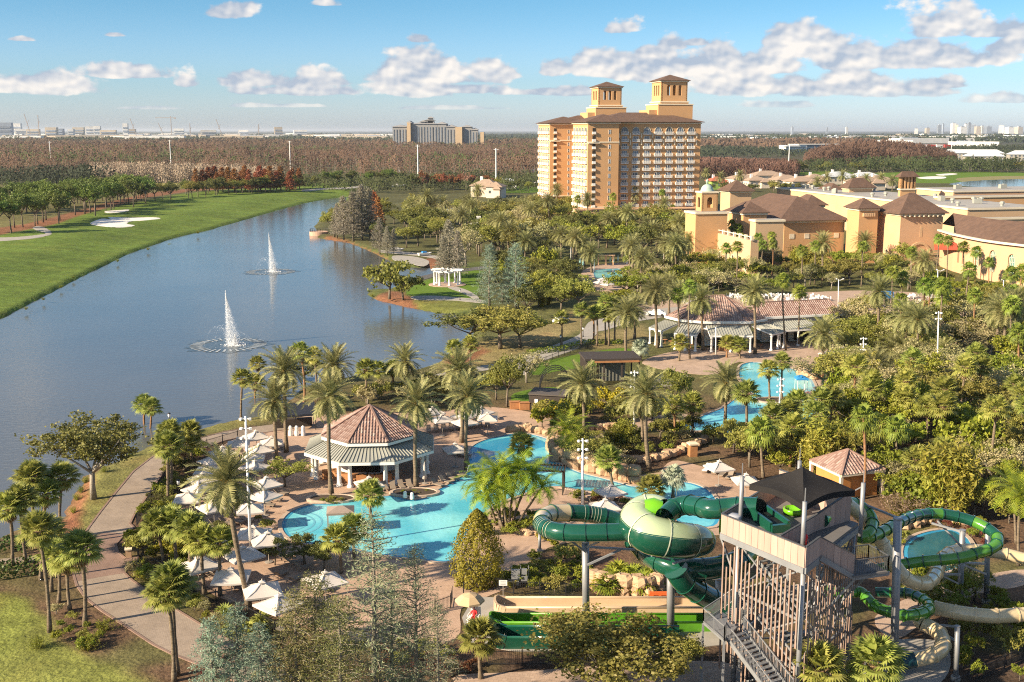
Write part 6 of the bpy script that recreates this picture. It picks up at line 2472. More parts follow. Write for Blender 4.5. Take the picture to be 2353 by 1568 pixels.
def umbrella(px, py, base_label, size=1.0, rz=None, z=2.62, group='white umbrellas round the pools'):
 g = G(px, py, z + 0.6)
 t = bpy.data.objects.new('pool_umbrella', None)
 col.objects.link(t)
 t.location = (g.x, g.y, 0.05)
 t.rotation_euler = (0,0, random.uniform(-0.5,0.5) + 0.5 if rz is None else rz)
 for nm, me, zz_ in (('canopy', ME_CAN, z - 0.3),('vent_cap', ME_VENT2, z - 0.3),('pole', ME_UPOLE, 0.0),('base', ME_UBASE, 0.0)):
  o = bpy.data.objects.new(nm, me)
  col.objects.link(o)
  o.parent = t
  o.location = (0,0, zz_)
  if nm in ('canopy', 'vent_cap'):
   o.scale = (size, size, 1)
 return auto(t, base_label, 'umbrella', group)

UMB = {
 'white square umbrella in the double row along the lakeside fence': [(588,989),(547,1005),(511,1025),(490,1043),(476,1065),(465,1086),(596,1019),(580,1038),(624,1003),(585,1057),(456,1106),(430,1128)],
 'white square umbrella over loungers left of the pool steps': [(490,1148),(607,1122),(574,1152),(612,1095),(582,1208),(615,1222),(558,1255),(500,1222)],
 'white square umbrella in the row by the southern fence': [(454,1279),(530,1305),(602,1335),(640,1366),(747,1313)],
 'white umbrella on the sun terrace behind the upper pool': [(995,934),(1016,951),(1066,942),(1068,957),(1120,948),(1106,934)],
 'white umbrella on the paved deck between upper pool and restaurant pavilion': [(1046,1018)],
 'white umbrella shading tables in front of the pool bar': [(848,1095)],
 'grey white umbrella beside the pool channel above the looping slide': [(1391,1146),(1404,1113)],
 'pale umbrella at the curved sun deck near the tiled hut': [(1653,1058),(1715,1088)],
 'pale umbrella half hidden among trees beyond the east pool': [(1938,797),(1904,804),(1938,815),(1967,804),(1893,893),(2223,887),(1981,889),(2215,905)],
 'white umbrella on the deck of the small far pool': [(1388,636),(1396,646),(1380,642)],
}
for lab, pts in UMB.items():
 for (x, y) in pts:
  umbrella(x, y, lab, 1.12 if y > 1200 else 1.0)
g = G(976,1112)
cl = thing('closed_umbrella', 'furled cream umbrella standing on the deck right of the pool bar', 'umbrella', (g.x, g.y, 0.05))
part('furled_cloth', 'lathe', ([(0.05,0.5),(0.28,0.6),(0.22,1.3),(0.12,2.2),(0.03,2.7),(0.005,2.75)],10), M_UMB, cl, True)
s_ = MB()
s_.tube([(0,0,0),(0,0,2.7)],0.035,8)
s_.lathe([(0.4,0),(0.4,0.06),(0.05,0.1)],12)
s_.build('pole', M_ALU, cl)
s_ = MB()
s_.box((0.62,0,0.36),(1.25,0.62,0.07))
ME_SEAT = s_.mesh('seat', M_TAUPE)
s_ = MB()
a = R(38)
s_.bar((0.0,0,0.37),(-0.62 * math.cos(a),0,0.37 + 0.75 * math.sin(a)),0.62,0.06)
ME_BACK = s_.mesh('backrest', M_TAUPE)
s_ = MB()
for y in (-0.31,0.31):
 s_.bar((-0.55, y, 0.31),(1.28, y, 0.31),0.045,0.05)
 for x in (-0.45,1.1):
  s_.bar((x, y, 0),(x, y, 0.31),0.05)
for x in (-0.5,1.25):
 s_.bar((x, -0.31,0.31),(x, 0.31,0.31),0.045)
ME_LFRAME = s_.mesh('frame', M_TAUPE)

def lounger(p, rz, base_label, white=False):
 t = bpy.data.objects.new('sun_lounger', None)
 col.objects.link(t)
 t.location = (p.x, p.y, 0.05)
 t.rotation_euler = (0,0, rz)
 for nm, me in (('seat', ME_SEAT),('backrest', ME_BACK),('frame', ME_LFRAME)):
  o = bpy.data.objects.new(nm, me)
  col.objects.link(o)
  o.parent = t
 if white:
  part('towel', 'box', ((0.3,0,0.42),(1.9,0.66,0.06)), M_WHITE, t)
  part('towel_back', 'bar', ((0.0,0,0.45),(-0.62 * math.cos(a),0,0.45 + 0.75 * math.sin(a)),0.64,0.06), M_WHITE, t)
 return auto(t, base_label, 'lounger', 'taupe sun loungers')

def lounger_row(x0, y0, x1, y1, n, rz, lab, skip=()):
 a, b_ = G(x0, y0), G(x1, y1)
 for k in range(n):
  if k in skip:
   continue
  p = a.lerp(b_, k / max(1, n - 1))
  lounger(p, rz + random.uniform(-.08,.08), lab)

lounger_row(425,1300,648,1398,16, R(60), 'taupe sun lounger in the long row by the southern fence')
lounger_row(600,1265,690,1312,5, R(20), 'taupe sun lounger below the rounded pool end')
lounger_row(640,1330,740,1365,4, R(60), 'taupe sun lounger on the southern deck near the cypress')
lounger_row(450,1180,545,1150,6, R(-30), 'taupe sun lounger under the big leaning date palm')
lounger_row(500,1120,590,1078,7, R(-30), 'taupe sun lounger in the shade of the western umbrellas')
lounger_row(470,1215,560,1200,5, R(-20), 'taupe sun lounger between light mast and leaning palm')
lounger_row(590,1180,640,1140,4, R(-10), 'taupe sun lounger at the western pool edge')
lounger_row(540,1050,640,1030,7, R(-40), 'taupe sun lounger near the dark awning')
lounger_row(825,1128,940,1120,7, R(-75), 'taupe sun lounger on the pool edge before the bar')
lounger_row(1000,1118,1052,1096,4, R(-40), 'taupe sun lounger on the deck right of the bar')
lounger_row(1028,1040,1062,1052,5, R(-10), 'dark sun lounger beside the upper pool under the lone umbrella')
lounger_row(985,992,1120,978,9, R(-85), 'taupe sun lounger in the row behind the upper pool')
lounger_row(1040,966,1140,962,6, R(-85), 'taupe sun lounger beneath the terrace umbrellas')
lounger_row(1632,1082,1760,1130,9, R(-120), 'taupe sun lounger on the curved sun deck')
p = G(1626,1084)
lounger(p, R(-120), 'sun lounger draped with a white towel on the curved deck', True)
lounger_row(1335,1155,1440,1160,5, R(100), 'taupe sun lounger beside the grey umbrella above the slide')

# ---- light masts with lamp clusters
LH = MB()
LH.box((0,0,0),(0.23,0.3,0.21))
ME_LHEAD = LH.mesh('lamp_head', M_LAMPW)

def mast(bx, by, tx, ty, lab, rows=3, r=0.11, kind='cluster'):
 g = G(bx, by)
 top = P(tx, ty, g.y)
 h = top.z
 t = thing('light_mast', lab, 'lamp post', (g.x, g.y, 0))
 AUTO.setdefault(lab, []).append(t)
 b = MB()
 b.tube([(0,0,0),(top.x - g.x, 0, h)],[r * 1.25, r * 0.8],10)
 b.build('shaft', M_LAMPW, t, True)
 if kind == 'cluster':
  for k in range(rows):
   zz_ = h - 0.25 - k * 0.95
   s_ = MB()
   s_.bar((-0.5,0, zz_),(0.5,0, zz_),0.08)
   o = s_.build('cross_arm', M_LAMPW, t)
   o.location = (top.x - g.x, 0,0)
   for sg in (-1,1):
    link('lamp_head', ME_LHEAD, t, (top.x - g.x + sg * 0.45,-0.1, zz_),0.3 * sg)
 elif kind == 'tee':
  s_ = MB()
  s_.bar((-0.75,0, h + 0.15),(0,0, h - 0.15),0.1)
  s_.bar((0.75,0, h + 0.15),(0,0, h - 0.15),0.1)
  s_.build('cross_arm', M_LAMPW, t)
  for sg in (-1,1):
   link('lamp_head', ME_LHEAD, t, (sg * 0.8,0, h + 0.2),0)
 return t

MASTS = [(577,1292,564,957, 'white light mast rising from the western sun deck', 3, 'cluster'),(1338,1200,1339,1008, 'white light mast behind the looping raft slide', 3, 'cluster'),
   (1457,1032,1458,852, 'white light mast between twin date palms and shrubs', 3, 'cluster'),(1778,1005,1782,925, 'white light mast at the east pool edge', 3, 'cluster'),(1790,960,1794,868, 'white light mast on the palm islet of the east pool', 3, 'cluster'),
   (1907,845,1908,770, 'plain white mast left of the pale umbrellas', 0, 'none'),(1984,880,1984,775, 'white light mast right of the pale umbrellas', 3, 'cluster'),(1880,742,1880,700, 'white light mast above the restaurant roof', 3, 'cluster'),
   (1926,715,1927,643, 'white twin-arm mast left of the blue play tent', 0, 'tee'),(2154,715,2155,622, 'tall white twin-arm mast by the play terrace', 0, 'tee'),(2086,740,2087,680, 'white twin-arm mast before the play terrace', 0, 'tee'),(2152,890,2157,716, 'very tall slim mast rising beside yellow-green palms', 2, 'cluster'),
   (2305,700,2306,645, 'white mast near the curved building', 0, 'tee'),(2248,1030,2250,960, 'white light mast standing in dense trees at the far right', 3, 'cluster'),(2330,860,2331,810, 'white light mast at the picture edge in pale trees', 3, 'cluster'),
   (1312,605,1312,540, 'slender white mast behind the garden pool', 0, 'tee'),(1525,605,1526,540, 'slender white mast left of the domed building', 0, 'tee'),(1365,625,1366,585, 'short white mast on the garden pool deck', 0, 'none'),(1068,1010,1070,950, 'thin white mast among terrace umbrellas', 0, 'none'),(1645,815,1645,752, 'white mast before the restaurant awnings', 0, 'none')]
for (bx, by, tx, ty, lab, rows_, kd) in MASTS:
 mast(bx, by, tx, ty, lab, rows_, 0.13 if by > 1100 else 0.12, kd)

def lamp(bx, by, ty, lab):
 g = G(bx, by)
 h = P(bx, ty, g.y).z
 t = thing('path_lamp', lab, 'lamp post', (g.x, g.y, 0))
 AUTO.setdefault(lab, []).append(t)
 s_ = MB()
 s_.tube([(0,0,0),(0,0, h - 0.5)],0.055,8)
 s_.lathe([(0.14,0),(0.14,0.3),(0.06,0.35)],8)
 s_.build('post', M_FENCE, t)
 part('lantern', 'lathe', ([(0.10, h - 0.55),(0.19, h - 0.35),(0.17, h - 0.1),(0.02, h)],10), M_LAMPW, t, True)
 part('hood', 'lathe', ([(0.24, h - 0.08),(0.12, h + 0.06),(0.02, h + 0.12)],10), M_FENCE, t)

lamp(392,1012,950, 'black path lamp on the lake bank near the oak')
lamp(412,1150,1103, 'black path lamp behind the fence beside sabal palms')
lamp(774,910,868, 'black path lamp at the shore between date palms')
lamp(1057,690,665, 'black path lamp on the lawn near the white gazebo')
lamp(1288,800,770, 'black path lamp beside the lakeside road')
lamp(1340,775,752, 'black path lamp further up the lakeside road')

# ---- fences

def fence(pts, lab, h=1.3, sp=0.16, m=None, name='picket_fence', closed=False):
 w = [G(x, y) for x, y in pts]
 t = thing(name, lab, 'fence', (w[0].x, w[0].y, 0))
 o0 = Vector((w[0].x, w[0].y, 0))
 m = m or M_FENCE
 for a_, c_ in zip(w[:-1], w[1:]):
  L_ = (c_ - a_).length
  n = max(1, int(L_ / 2.4))
  for k in range(n):
   p, q = a_.lerp(c_, k / n) - o0, a_.lerp(c_, (k + 1) / n) - o0
   s_ = MB()
   for z in (0.15, h - 0.12):
    s_.bar(p + Vector((0,0, z)), q + Vector((0,0, z)),0.035,0.045)
   ll = (q - p).length
   for j in range(int(ll / sp)):
    c = p.lerp(q, (j + 0.5) / int(ll / sp))
    s_.bar(c + Vector((0,0,0.05)), c + Vector((0,0, h)),0.022)
   s_.build('fence_panel', m, t)
   part('fence_post', 'bar', (p, p + Vector((0,0, h + 0.12)),0.075), m, t)
 return t

fence(A_([(770,850),(768,905),(900,965),(1060,1060),(1200,1130),(1340,1200),(1560,1320)]), 'black picket fence between southern loungers and lakeside path', 1.25,0.14)
fence(A_([(760,700),(830,590),(930,430),(1000,350),(1150,270),(1400,195)]), 'black fence climbing along the lakeside path above the umbrellas', 1.25,0.14)
fence([(1065,1372),(1105,1350),(1180,1366),(1300,1370),(1420,1372),(1560,1374),(1700,1376)], 'black picket fence behind the tan trough and rock planter', 1.3,0.15)
fence([(965,1420),(1000,1412),(1036,1398),(1040,1376)], 'short curved picket fence between cypress and lifeguard chair', 1.3,0.15)
fence([(1085,1530),(1200,1528),(1330,1530),(1480,1535)], 'black picket fence below the dark green trough', 1.3,0.15)
fence([(2130,1395),(2180,1392),(2240,1388),(2290,1400),(2353,1412)], 'black fence along the walk under the green loop', 1.2,0.15)
fence([(2180,1600),(2260,1560),(2353,1515)], 'black fence on the mulch slope at the corner', 1.2,0.16)
fence([(1215,868),(1240,838),(1310,812),(1370,796)], 'dark railing along the lakeside road above the bright lawn', 1.1,0.2)
fence([(1990,742),(2080,735),(2150,735),(2200,742)], 'dark railing round the play terrace', 1.2,0.22)

# ---- rock ledges of the lagoon and planter

def rock_mesh(seed):
 r_ = np.random.default_rng(seed)
 b = MB()
 pr, n = [],9
 vs, fs = [],[]
 rings = [(0.75,0.0),(1.0,0.18),(0.98,0.5),(0.88,0.72),(0.55,0.80)]
 for (q, z) in rings:
  for k in range(n):
   a_ = 2 * math.pi * k / n
   j = 1 + r_.uniform(-.16,.16)
   vs.append((math.cos(a_) * q * j, math.sin(a_) * q * j * 0.72, z + r_.uniform(-.05,.05)))
 for i in range(len(rings) - 1):
  for k in range(n):
   k2 = (k + 1) % n
   fs.append((i * n + k, i * n + k2,(i + 1) * n + k2,(i + 1) * n + k))
 fs.append(tuple(range((len(rings) - 1) * n, len(rings) * n)))
 b.add(vs, fs)
 return b.mesh('rock', M_ROCK)

ROCKS = [rock_mesh(s_) for s_ in range(5)]

def ledge(pts, lab, size=0.9, h=1.0, courses=1, smooth=4):
 w = spline([G(x, y) for x, y in pts], smooth, False)
 t = thing('rock_ledge', lab, 'rock wall', (w[0].x, w[0].y, 0))
 o0 = Vector((w[0].x, w[0].y, 0))
 d, prev = 0.0, w[0]
 acc = [w[0]]
 for p in w[1:]:
  while (p - acc[-1]).length > size * 1.25:
   acc.append(acc[-1].lerp(p, size * 1.25 / (p - acc[-1]).length))
 for c in range(courses):
  for p in acc:
   o = link('rock', random.choice(ROCKS), t, (p.x - o0.x + random.uniform(-.15,.15), p.y - o0.y + random.uniform(-.15,.15) + c * 0.25, c * h * 0.72 - 0.05), random.uniform(0,6.28))
   q = size * random.uniform(0.8,1.25)
   o.scale = (q, q, h * random.uniform(0.85,1.25))
 return t

ledge([(1180,993),(1215,990),(1260,1000),(1300,996),(1360,990),(1420,988)], 'warm rock ledge behind the upper pool', 0.9,1.2,1)
ledge([(1272,1030),(1278,1058),(1300,1066),(1340,1080),(1390,1092),(1430,1104),(1470,1112)], 'rock ledge along the pool channel below the lagoon garden', 1.0,1.3,2)
ledge([(1330,1040),(1370,1030),(1400,1045),(1440,1060),(1500,1060),(1550,1045),(1600,1025),(1625,1012)], 'upper rock terrace curving round the twin palms', 0.9,1.1,1)
ledge([(1840,862),(1870,872),(1900,866),(1930,880)], 'rock ledge at the head of the east pool', 1.0,1.3,2)
ledge([(1365,1352),(1400,1364),(1450,1370),(1500,1368),(1535,1350),(1530,1335)], 'curved rock planter filled with bright palmettos', 0.85,1.2,2)
ledge([(2085,1215),(2130,1200),(2190,1196),(2240,1210)], 'rock rim behind the splash pool inside the slide loop', 0.9,1.0,1)
ledge([(1240,1225),(1215,1230),(1190,1215),(1170,1225)], 'low rock edging of the feather palm bed', 0.5,0.5,1)

# ---- lifeguard on a tall chair
g = G(1089,1462)
ch = thing('lifeguard_chair', 'white timber lifeguard chair standing on the apron by the troughs', 'chair', (g.x, g.y, 0.06), R(-15))
for x in (-0.42,0.42):
 for y in (-0.35,0.45):
  part('leg', 'bar', ((x * 1.15, y * 1.2,0),(x, y, 1.55),0.09), M_WHITE, ch)
for k in range(4):
 part('rung', 'bar', ((-0.45,-0.40,0.3 + k * 0.35),(0.45,-0.40,0.3 + k * 0.35),0.07), M_WHITE, ch)
part('seat', 'box', ((0,0,1.56),(1.0,0.95,0.08)), M_WHITE, ch)
part('backrest', 'box', ((0,0.45,2.0),(0.95,0.08,0.85)), M_WHITE, ch)
for x in (-0.46,0.46):
 part('armrest', 'bar', ((x, -0.35,1.85),(x, 0.45,1.85),0.08), M_WHITE, ch)
um = thing('lifeguard_umbrella', 'round tan umbrella shading the lifeguard chair', 'umbrella', (g.x - 0.35, g.y + 0.5,0.06))
s_ = MB()
for k in range(8):
 a0, a1 = 2 * math.pi * k / 8,2 * math.pi * (k + 1) / 8
 s_.add([(1.25 * math.cos(a0),1.25 * math.sin(a0),3.0),(1.25 * math.cos(a1),1.25 * math.sin(a1),3.0),(0.65 * math.cos(a1),0.65 * math.sin(a1),3.42),(0.65 * math.cos(a0),0.65 * math.sin(a0),3.42)],[(0,1,2,3)])
 s_.add([(0.65 * math.cos(a0),0.65 * math.sin(a0),3.42),(0.65 * math.cos(a1),0.65 * math.sin(a1),3.42),(0,0,3.6)],[(0,1,2)])
 s_.add([(1.25 * math.cos(a0),1.25 * math.sin(a0),3.0),(1.25 * math.cos(a1),1.25 * math.sin(a1),3.0),(1.27 * math.cos(a1),1.27 * math.sin(a1),2.85),(1.27 * math.cos(a0),1.27 * math.sin(a0),2.85)],[(0,1,2,3)])
s_.build('canopy', M_UMBT, um)
s_ = MB()
s_.tube([(0,0,0),(0,0,3.6)],0.03,8)
s_.build('pole', M_ALU, um)

M_SKIN = mat('skin', (0.42,0.25,0.17),0.6)
M_RSHORT = mat('red_shorts', (0.50,0.025,0.03),0.8)
M_HAIR = mat('hair_dark', (0.03,0.02,0.015),0.8)

def body_from(name, label, loc, rz, joints, edges, shirt_idx, short_idx, head, scale=1.0):
 t = thing(name, label, 'person', loc, rz)
 hd = Vector(head)
 for nm, m, ids, g_ in (('body', M_SKIN, None, 0.0),('shirt', M_TRED, shirt_idx, 0.016),('shorts', M_RSHORT, short_idx, 0.016)):
  b = MB()
  for (i, j) in edges:
   if ids is None or (i in ids and j in ids):
    p, q = Vector(joints[i][0]), Vector(joints[j][0])
    b.tube([p, p.lerp(q, 0.5), q],[joints[i][1] + g_, (joints[i][1] + joints[j][1]) / 2 + g_, joints[j][1] + g_],8)
  if ids is None:
   b.lathe([(0.001,-0.12),(0.055,-0.10),(0.078,-0.03),(0.082,0.03),(0.07,0.09),(0.035,0.125),(0.001,0.13)],10, tuple(hd))
  o = b.build(nm, m, t, True)
  rm = o.modifiers.new('one_surface', 'REMESH')
  rm.mode = 'VOXEL'
  rm.voxel_size = 0.024
  rm.use_smooth_shade = True
 part('hair', 'lathe', ([(0.084,0.02),(0.09,0.07),(0.06,0.13),(0.001,0.145)],10,(hd.x, hd.y + 0.012, hd.z)), M_HAIR, t, True)
 return t

J = [((0,0.1,1.70),0.15),((0,0.14,1.95),0.14),((0,0.17,2.18),0.15),((0,0.17,2.30),0.06),((0,0.15,2.40),0.05),
  ((0.19,0.15,2.20),0.06),((0.26,0.02,1.97),0.045),((0.20,-0.18,1.90),0.036),((0.18,-0.26,1.89),0.03),
  ((-0.19,0.15,2.20),0.06),((-0.26,0.02,1.97),0.045),((-0.20,-0.18,1.90),0.036),((-0.18,-0.26,1.89),0.03),
  ((0.10,0.05,1.68),0.10),((0.12,-0.38,1.68),0.068),((0.12,-0.42,1.26),0.05),((0.12,-0.54,1.20),0.035),
  ((-0.10,0.05,1.68),0.10),((-0.12,-0.38,1.68),0.068),((-0.12,-0.42,1.26),0.05),((-0.12,-0.54,1.20),0.035)]
E = [(0,1),(1,2),(2,3),(3,4),(2,5),(5,6),(6,7),(7,8),(2,9),(9,10),(10,11),(11,12),(0,13),(13,14),(14,15),(15,16),(0,17),(17,18),(18,19),(19,20)]
body_from('person', 'lifeguard in red shirt and shorts seated on the tall white chair', (g.x, g.y, 0.02), R(-15), J, E, {0,1,2,5,6,9,10}, {0,13,14,17,18}, (0,0.14,2.50))
dp = TP(0.10,0.14, DK)
J2 = [((0,0,0.92),0.15),((0,0,1.15),0.14),((0,0,1.38),0.155),((0,0,1.50),0.06),((0,0,1.58),0.05),((0.20,0,1.40),0.06),((0.27,-0.03,1.12),0.045),((0.24,-0.15,0.88),0.036),((0.24,-0.18,0.80),0.032),
  ((-0.20,0,1.40),0.06),((-0.27,-0.03,1.12),0.045),((-0.24,-0.15,0.88),0.036),((-0.24,-0.18,0.80),0.032),((0.10,0,0.86),0.10),((0.12,-0.02,0.48),0.066),((0.12,0.02,0.08),0.045),((0.12,-0.14,0.04),0.036),
  ((-0.10,0,0.86),0.10),((-0.12,-0.02,0.48),0.066),((-0.12,0.02,0.08),0.045),((-0.12,-0.14,0.04),0.036)]
body_from('person', 'attendant in red shirt standing by the front post of the slide deck', (dp.x, dp.y, DK), R(40), J2, E, {0,1,2,5,6,9,10}, {0,13,14,17,18}, (0,-0.01,1.69))

# ---- pool furniture odds and ends
g = G(784,1225)
cab = thing('pool_cabana', 'square taupe canopy on four posts at the south edge of the pool', 'cabana', (g.x, g.y, 0.08), R(8))
s_ = MB()
s_.hip((0,0,0),2.9,2.4,2.3,0.45, t=0.22)
s_.build('canopy', mat('taupe_cloth', (0.30,0.235,0.19),0.85), cab)
for x in (-1.35,1.35):
 for y in (-1.1,1.1):
  part('post', 'bar', ((x, y, -0.1),(x, y, 2.35),0.08), M_ALU, cab)
g = G(1262,1130)
pg = thing('timber_pergola', 'dark timber pergola by the pool channel behind feather palms', 'pergola', (g.x, g.y, 0.05), R(-8))
for x in (-1.7,1.7):
 for y in (-1.2,1.2):
  part('post', 'bar', ((x, y, 0),(x, y, 2.9),0.14), M_DKWOOD, pg)
for k in range(11):
 part('rafter', 'bar', ((-1.9 + k * 0.38,-1.5,2.98),(-1.9 + k * 0.38,1.5,2.98),0.07,0.16), M_DKWOOD, pg)
for y in (-1.2,1.2):
 part('beam', 'bar', ((-2.0, y, 2.86),(2.0, y, 2.86),0.1,0.2), M_DKWOOD, pg)
for k in range(9):
 part('slat', 'bar', ((1.74,-1.1 + k * 0.28,0.1),(1.74,-1.1 + k * 0.28,2.8),0.05), M_DKWOOD, pg)
g = G(678,985)
aw = thing('dark_awning_kiosk', 'dark navy awning kiosk beside the lakeside path behind the bar', 'kiosk', (g.x, g.y, 0.05), R(15))
s_ = MB()
s_.add([(-3,-1.8,2.4),(3,-1.8,2.4),(3,1.8,3.3),(-3,1.8,3.3),(-3,-1.8,2.1),(3,-1.8,2.1)],[(0,1,2,3),(4,5,1,0)])
s_.build('awning', mat('navy_cloth', (0.02,0.025,0.04),0.8), aw)
for x in (-2.8,0,2.8):
 for y in (-1.7,1.7):
  part('post', 'bar', ((x, y, 0),(x, y, 2.5 if y < 0 else 3.2),0.1), M_FENCE, aw)
part('counter', 'box', ((0,0.9,0.6),(5,0.8,1.2)), M_DKWOOD, aw)
st_ = MB()
st_.lathe([(0.3,0),(0.32,0.5),(0.22,0.9),(0.26,1.1),(0.2,1.35),(0.05,1.45)],12)
ME_URN = st_.mesh('urn', M_WHITE, True)
for x in (668,682,697):
 g = G(x, 1002)
 o = link('stone_urn', ME_URN, None, (g.x, g.y, 0.05))
 auto(o, 'white stone urn lined up before the dark awning kiosk', 'urn', 'white urns by the kiosk')
g = G(1088,1090)
lift = thing('pool_lift', 'white tubular pool lift chair at the channel edge', 'pool lift', (g.x, g.y, 0.06))
s_ = MB()
s_.tube([(-0.8,0,0),(-0.6,0,0.9),(0.1,-0.1,1.2),(0.8,-0.4,0.6)],0.06,8)
s_.tube([(-0.8,0.5,0),(-0.6,0.5,0.9),(0.1,0.4,1.2),(0.8,0.1,0.6)],0.06,8)
s_.build('tube_frame', M_WHITE, lift, True)
s_ = MB()
s_.box((0.75,-0.15,0.55),(0.5,0.55,0.1))
s_.box((1.0,-0.15,0.85),(0.08,0.55,0.55))
s_.build('seat', M_WHITE, lift)
g = G(1156,1378)
sg_ = thing('white_notice', 'small white notice board on a post before the black fence', 'sign', (g.x, g.y, 0.05))
part('board', 'box', ((0,0,1.55),(0.75,0.05,0.5)), M_WHITE, sg_)
part('post', 'bar', ((0,0.05,0),(0,0.05,1.7),0.06), M_ALU, sg_)
for k in range(3):
 part('text_line', 'box', ((0,-0.035,1.68 - k * 0.12),(0.5,0.012,0.035)), mat('ink', (0.12,0.12,0.13),0.8), sg_)
g = G(1196,1352)
pl_ = thing('electric_cabinet', 'grey electrical cabinets mounted on a metal rack by the evergreen', 'cabinet', (g.x, g.y, 0.05))
for (x, z, w_, h_) in ((-0.45,1.35,0.8,0.9),(0.35,1.6,0.5,0.5),(0.35,0.95,0.6,0.5),(-0.4,0.5,0.5,0.4)):
 part('cabinet_box', 'box', ((x, 0, z),(w_, 0.3, h_)), M_STEEL, pl_)
for x in (-0.85,0.0,0.75):
 part('rack_post', 'bar', ((x, 0.2,0),(x, 0.2,2.1),0.07), M_STEEL, pl_)
g = G(1516,1380)
br = thing('orange_barrier', 'orange plastic barrier lying at the end of the rock planter', 'barrier', (g.x, g.y, 0.06))
part('upper_board', 'box', ((0,0,0.62),(1.9,0.3,0.28)), M_ORANGE, br)
part('lower_board', 'box', ((0,0,0.3),(1.9,0.34,0.2)), M_ORANGE, br)
for x in (-0.7,0,0.7):
 part('foot', 'box', ((x, 0,0.25),(0.2,0.5,0.5)), M_ORANGE, br)
g = G(296,1281)
pier = thing('stone_pier', 'small tan stone pier at the path bay beside croton shrubs', 'pier', (g.x, g.y, 0.05),0.3)
part('shaft', 'box', ((0,0,0.4),(0.55,0.55,0.8)), M_STUC2, pier)
part('cap_stone', 'box', ((0,0,0.85),(0.7,0.7,0.12)), M_TRIM, pier)
for (x, y, lab) in ((1183,940, 'orange timber bar counter on the terrace behind the upper pool'),(1205,942, 'second orange timber counter behind the upper pool terrace')):
 g = G(x, y)
 t = thing('timber_counter', lab, 'counter', (g.x, g.y, 0.05),0.1)
 part('body', 'box', ((0,0,0.55),(1.5,0.8,1.1)), M_WOOD, t)
 part('top', 'box', ((0,0,1.13),(1.7,0.95,0.07)), M_WOOD, t)
for (x, y, lab) in ((1591,1048, 'ochre stucco pier at the end of the rock terrace'),(1553,965, 'tan stone gate pier at the steps to the east pool')):
 g = G(x, y)
 t = thing('gate_pier', lab, 'pier', (g.x, g.y, 0.0),0.2)
 part('shaft', 'box', ((0,0,0.8),(1.0,1.0,1.6)), M_WOOD if x > 1580 else M_ROCK, t)
 part('cap_stone', 'box', ((0,0,1.68),(1.25,1.25,0.18)), M_TRIM, t)
g = G(1262,938)
dk = thing('dark_equipment_shed', 'low dark equipment shed with white notice beside the event lawn', 'shed', (g.x, g.y, 0.04), R(-14))
part('wall', 'box', ((0,0,1.2),(5.5,4.0,2.4)), M_DKWOOD, dk)
part('roof', 'box', ((0.1,0,2.5),(5.9,4.4,0.2)), mat('shed_roof', (0.10,0.085,0.075),0.85), dk)
part('notice', 'box', ((-1.6,-2.03,1.4),(0.5,0.05,0.7)), M_WHITE, dk)
g = G(1276,902)
tr_ = thing('netting_arch', 'dark rounded netting frame beside the event lawn', 'net', (g.x, g.y, 0.04))
s_ = MB()
for yy in (-1.5,0,1.5):
 arc_ = [(2.6 * math.cos(math.pi * k / 10), yy, 4.2 * math.sin(math.pi * k / 10) ** 0.8) for k in range(11)]
 s_.tube(arc_, 0.07,6)
for k in range(11):
 q = (2.6 * math.cos(math.pi * k / 10),4.2 * math.sin(math.pi * k / 10) ** 0.8)
 s_.bar((q[0],-1.5, q[1]),(q[0],1.5, q[1]),0.05)
s_.build('hoops', M_ROPE, tr_)
s_ = MB()
for k in range(22):
 x = -2.5 + k * 0.238
 zt_ = 4.2 * max(0.0, math.sin(math.acos(max(-1, min(1, x / 2.6))))) ** 0.8
 s_.bar((x, 1.5,0),(x, 1.5, zt_),0.025)
s_.build('netting', M_ROPE, tr_)
g = G(2035,706)
pt_ = thing('play_tent', 'blue fabric play tower with dark ladder frame on the terrace', 'play structure', (g.x, g.y, 0.05))
for (x, y) in ((-1.2,-1),(1.2,-1),(1.2,1),(-1.2,1)):
 part('post', 'bar', ((x, y, 0),(x, y, 3.6),0.16), M_FENCE, pt_)
part('fabric_top', 'box', ((0,0,3.0),(2.7,2.3,1.5)), M_BLUE, pt_)
part('side_frame', 'box', ((-2.2,0,1.8),(1.4,1.8,3.6)), M_FENCE, pt_)
g = G(1840,900)
bs = thing('shade_float', 'small blue canopied seat standing in the east pool', 'pool canopy', (g.x, g.y, 0.08))
part('canopy', 'hip', ((0,0,0),1.9,1.9,2.0,0.5), M_BLUE, bs)
for x in (-0.8,0.8):
 for y in (-0.8,0.8):
  part('post', 'bar', ((x, y, 0),(x, y, 2.05),0.07), M_WHITE, bs)
for (x, y, rx, ry, lab) in ((1700,908,2.2,1.6, 'round paved planter islet jutting into the east pool'),(1782,923,3.4,2.0, 'planted islet with two palms in the east pool'),(762,1150,3.0,1.5, 'round planter bed holding a palm at the pool edge'),(953,1136,3.0,1.7, 'scalloped planter bed with palm and white pots at pool edge')):
 g = G(x, y)
 t = thing('planter_bed', lab, 'planter', (g.x, g.y, 0.0))
 s_ = MB()
 s_.lathe([(1,0),(1,0.34),(0.86,0.36),(0.84,0.26)],24)
 o = s_.build('curb', M_COPING, t)
 o.scale = (rx, ry, 1)
 s_ = MB()
 s_.lathe([(0.855,0.27),(0.001,0.34)],24)
 o = s_.build('soil', mat('soil', (0.07,0.05,0.035),0.95), t)
 o.scale = (rx, ry, 1)
for (x, y) in ((931,1143),(947,1146)):
 g = G(x, y, 0.34)
 o = link('white_pot', ME_URN, None, (g.x, g.y, 0.30))
 o.scale = (0.8,0.8,0.55)
 auto(o, 'squat white pot on the scalloped planter rim', 'pot', 'white pots by the pool')
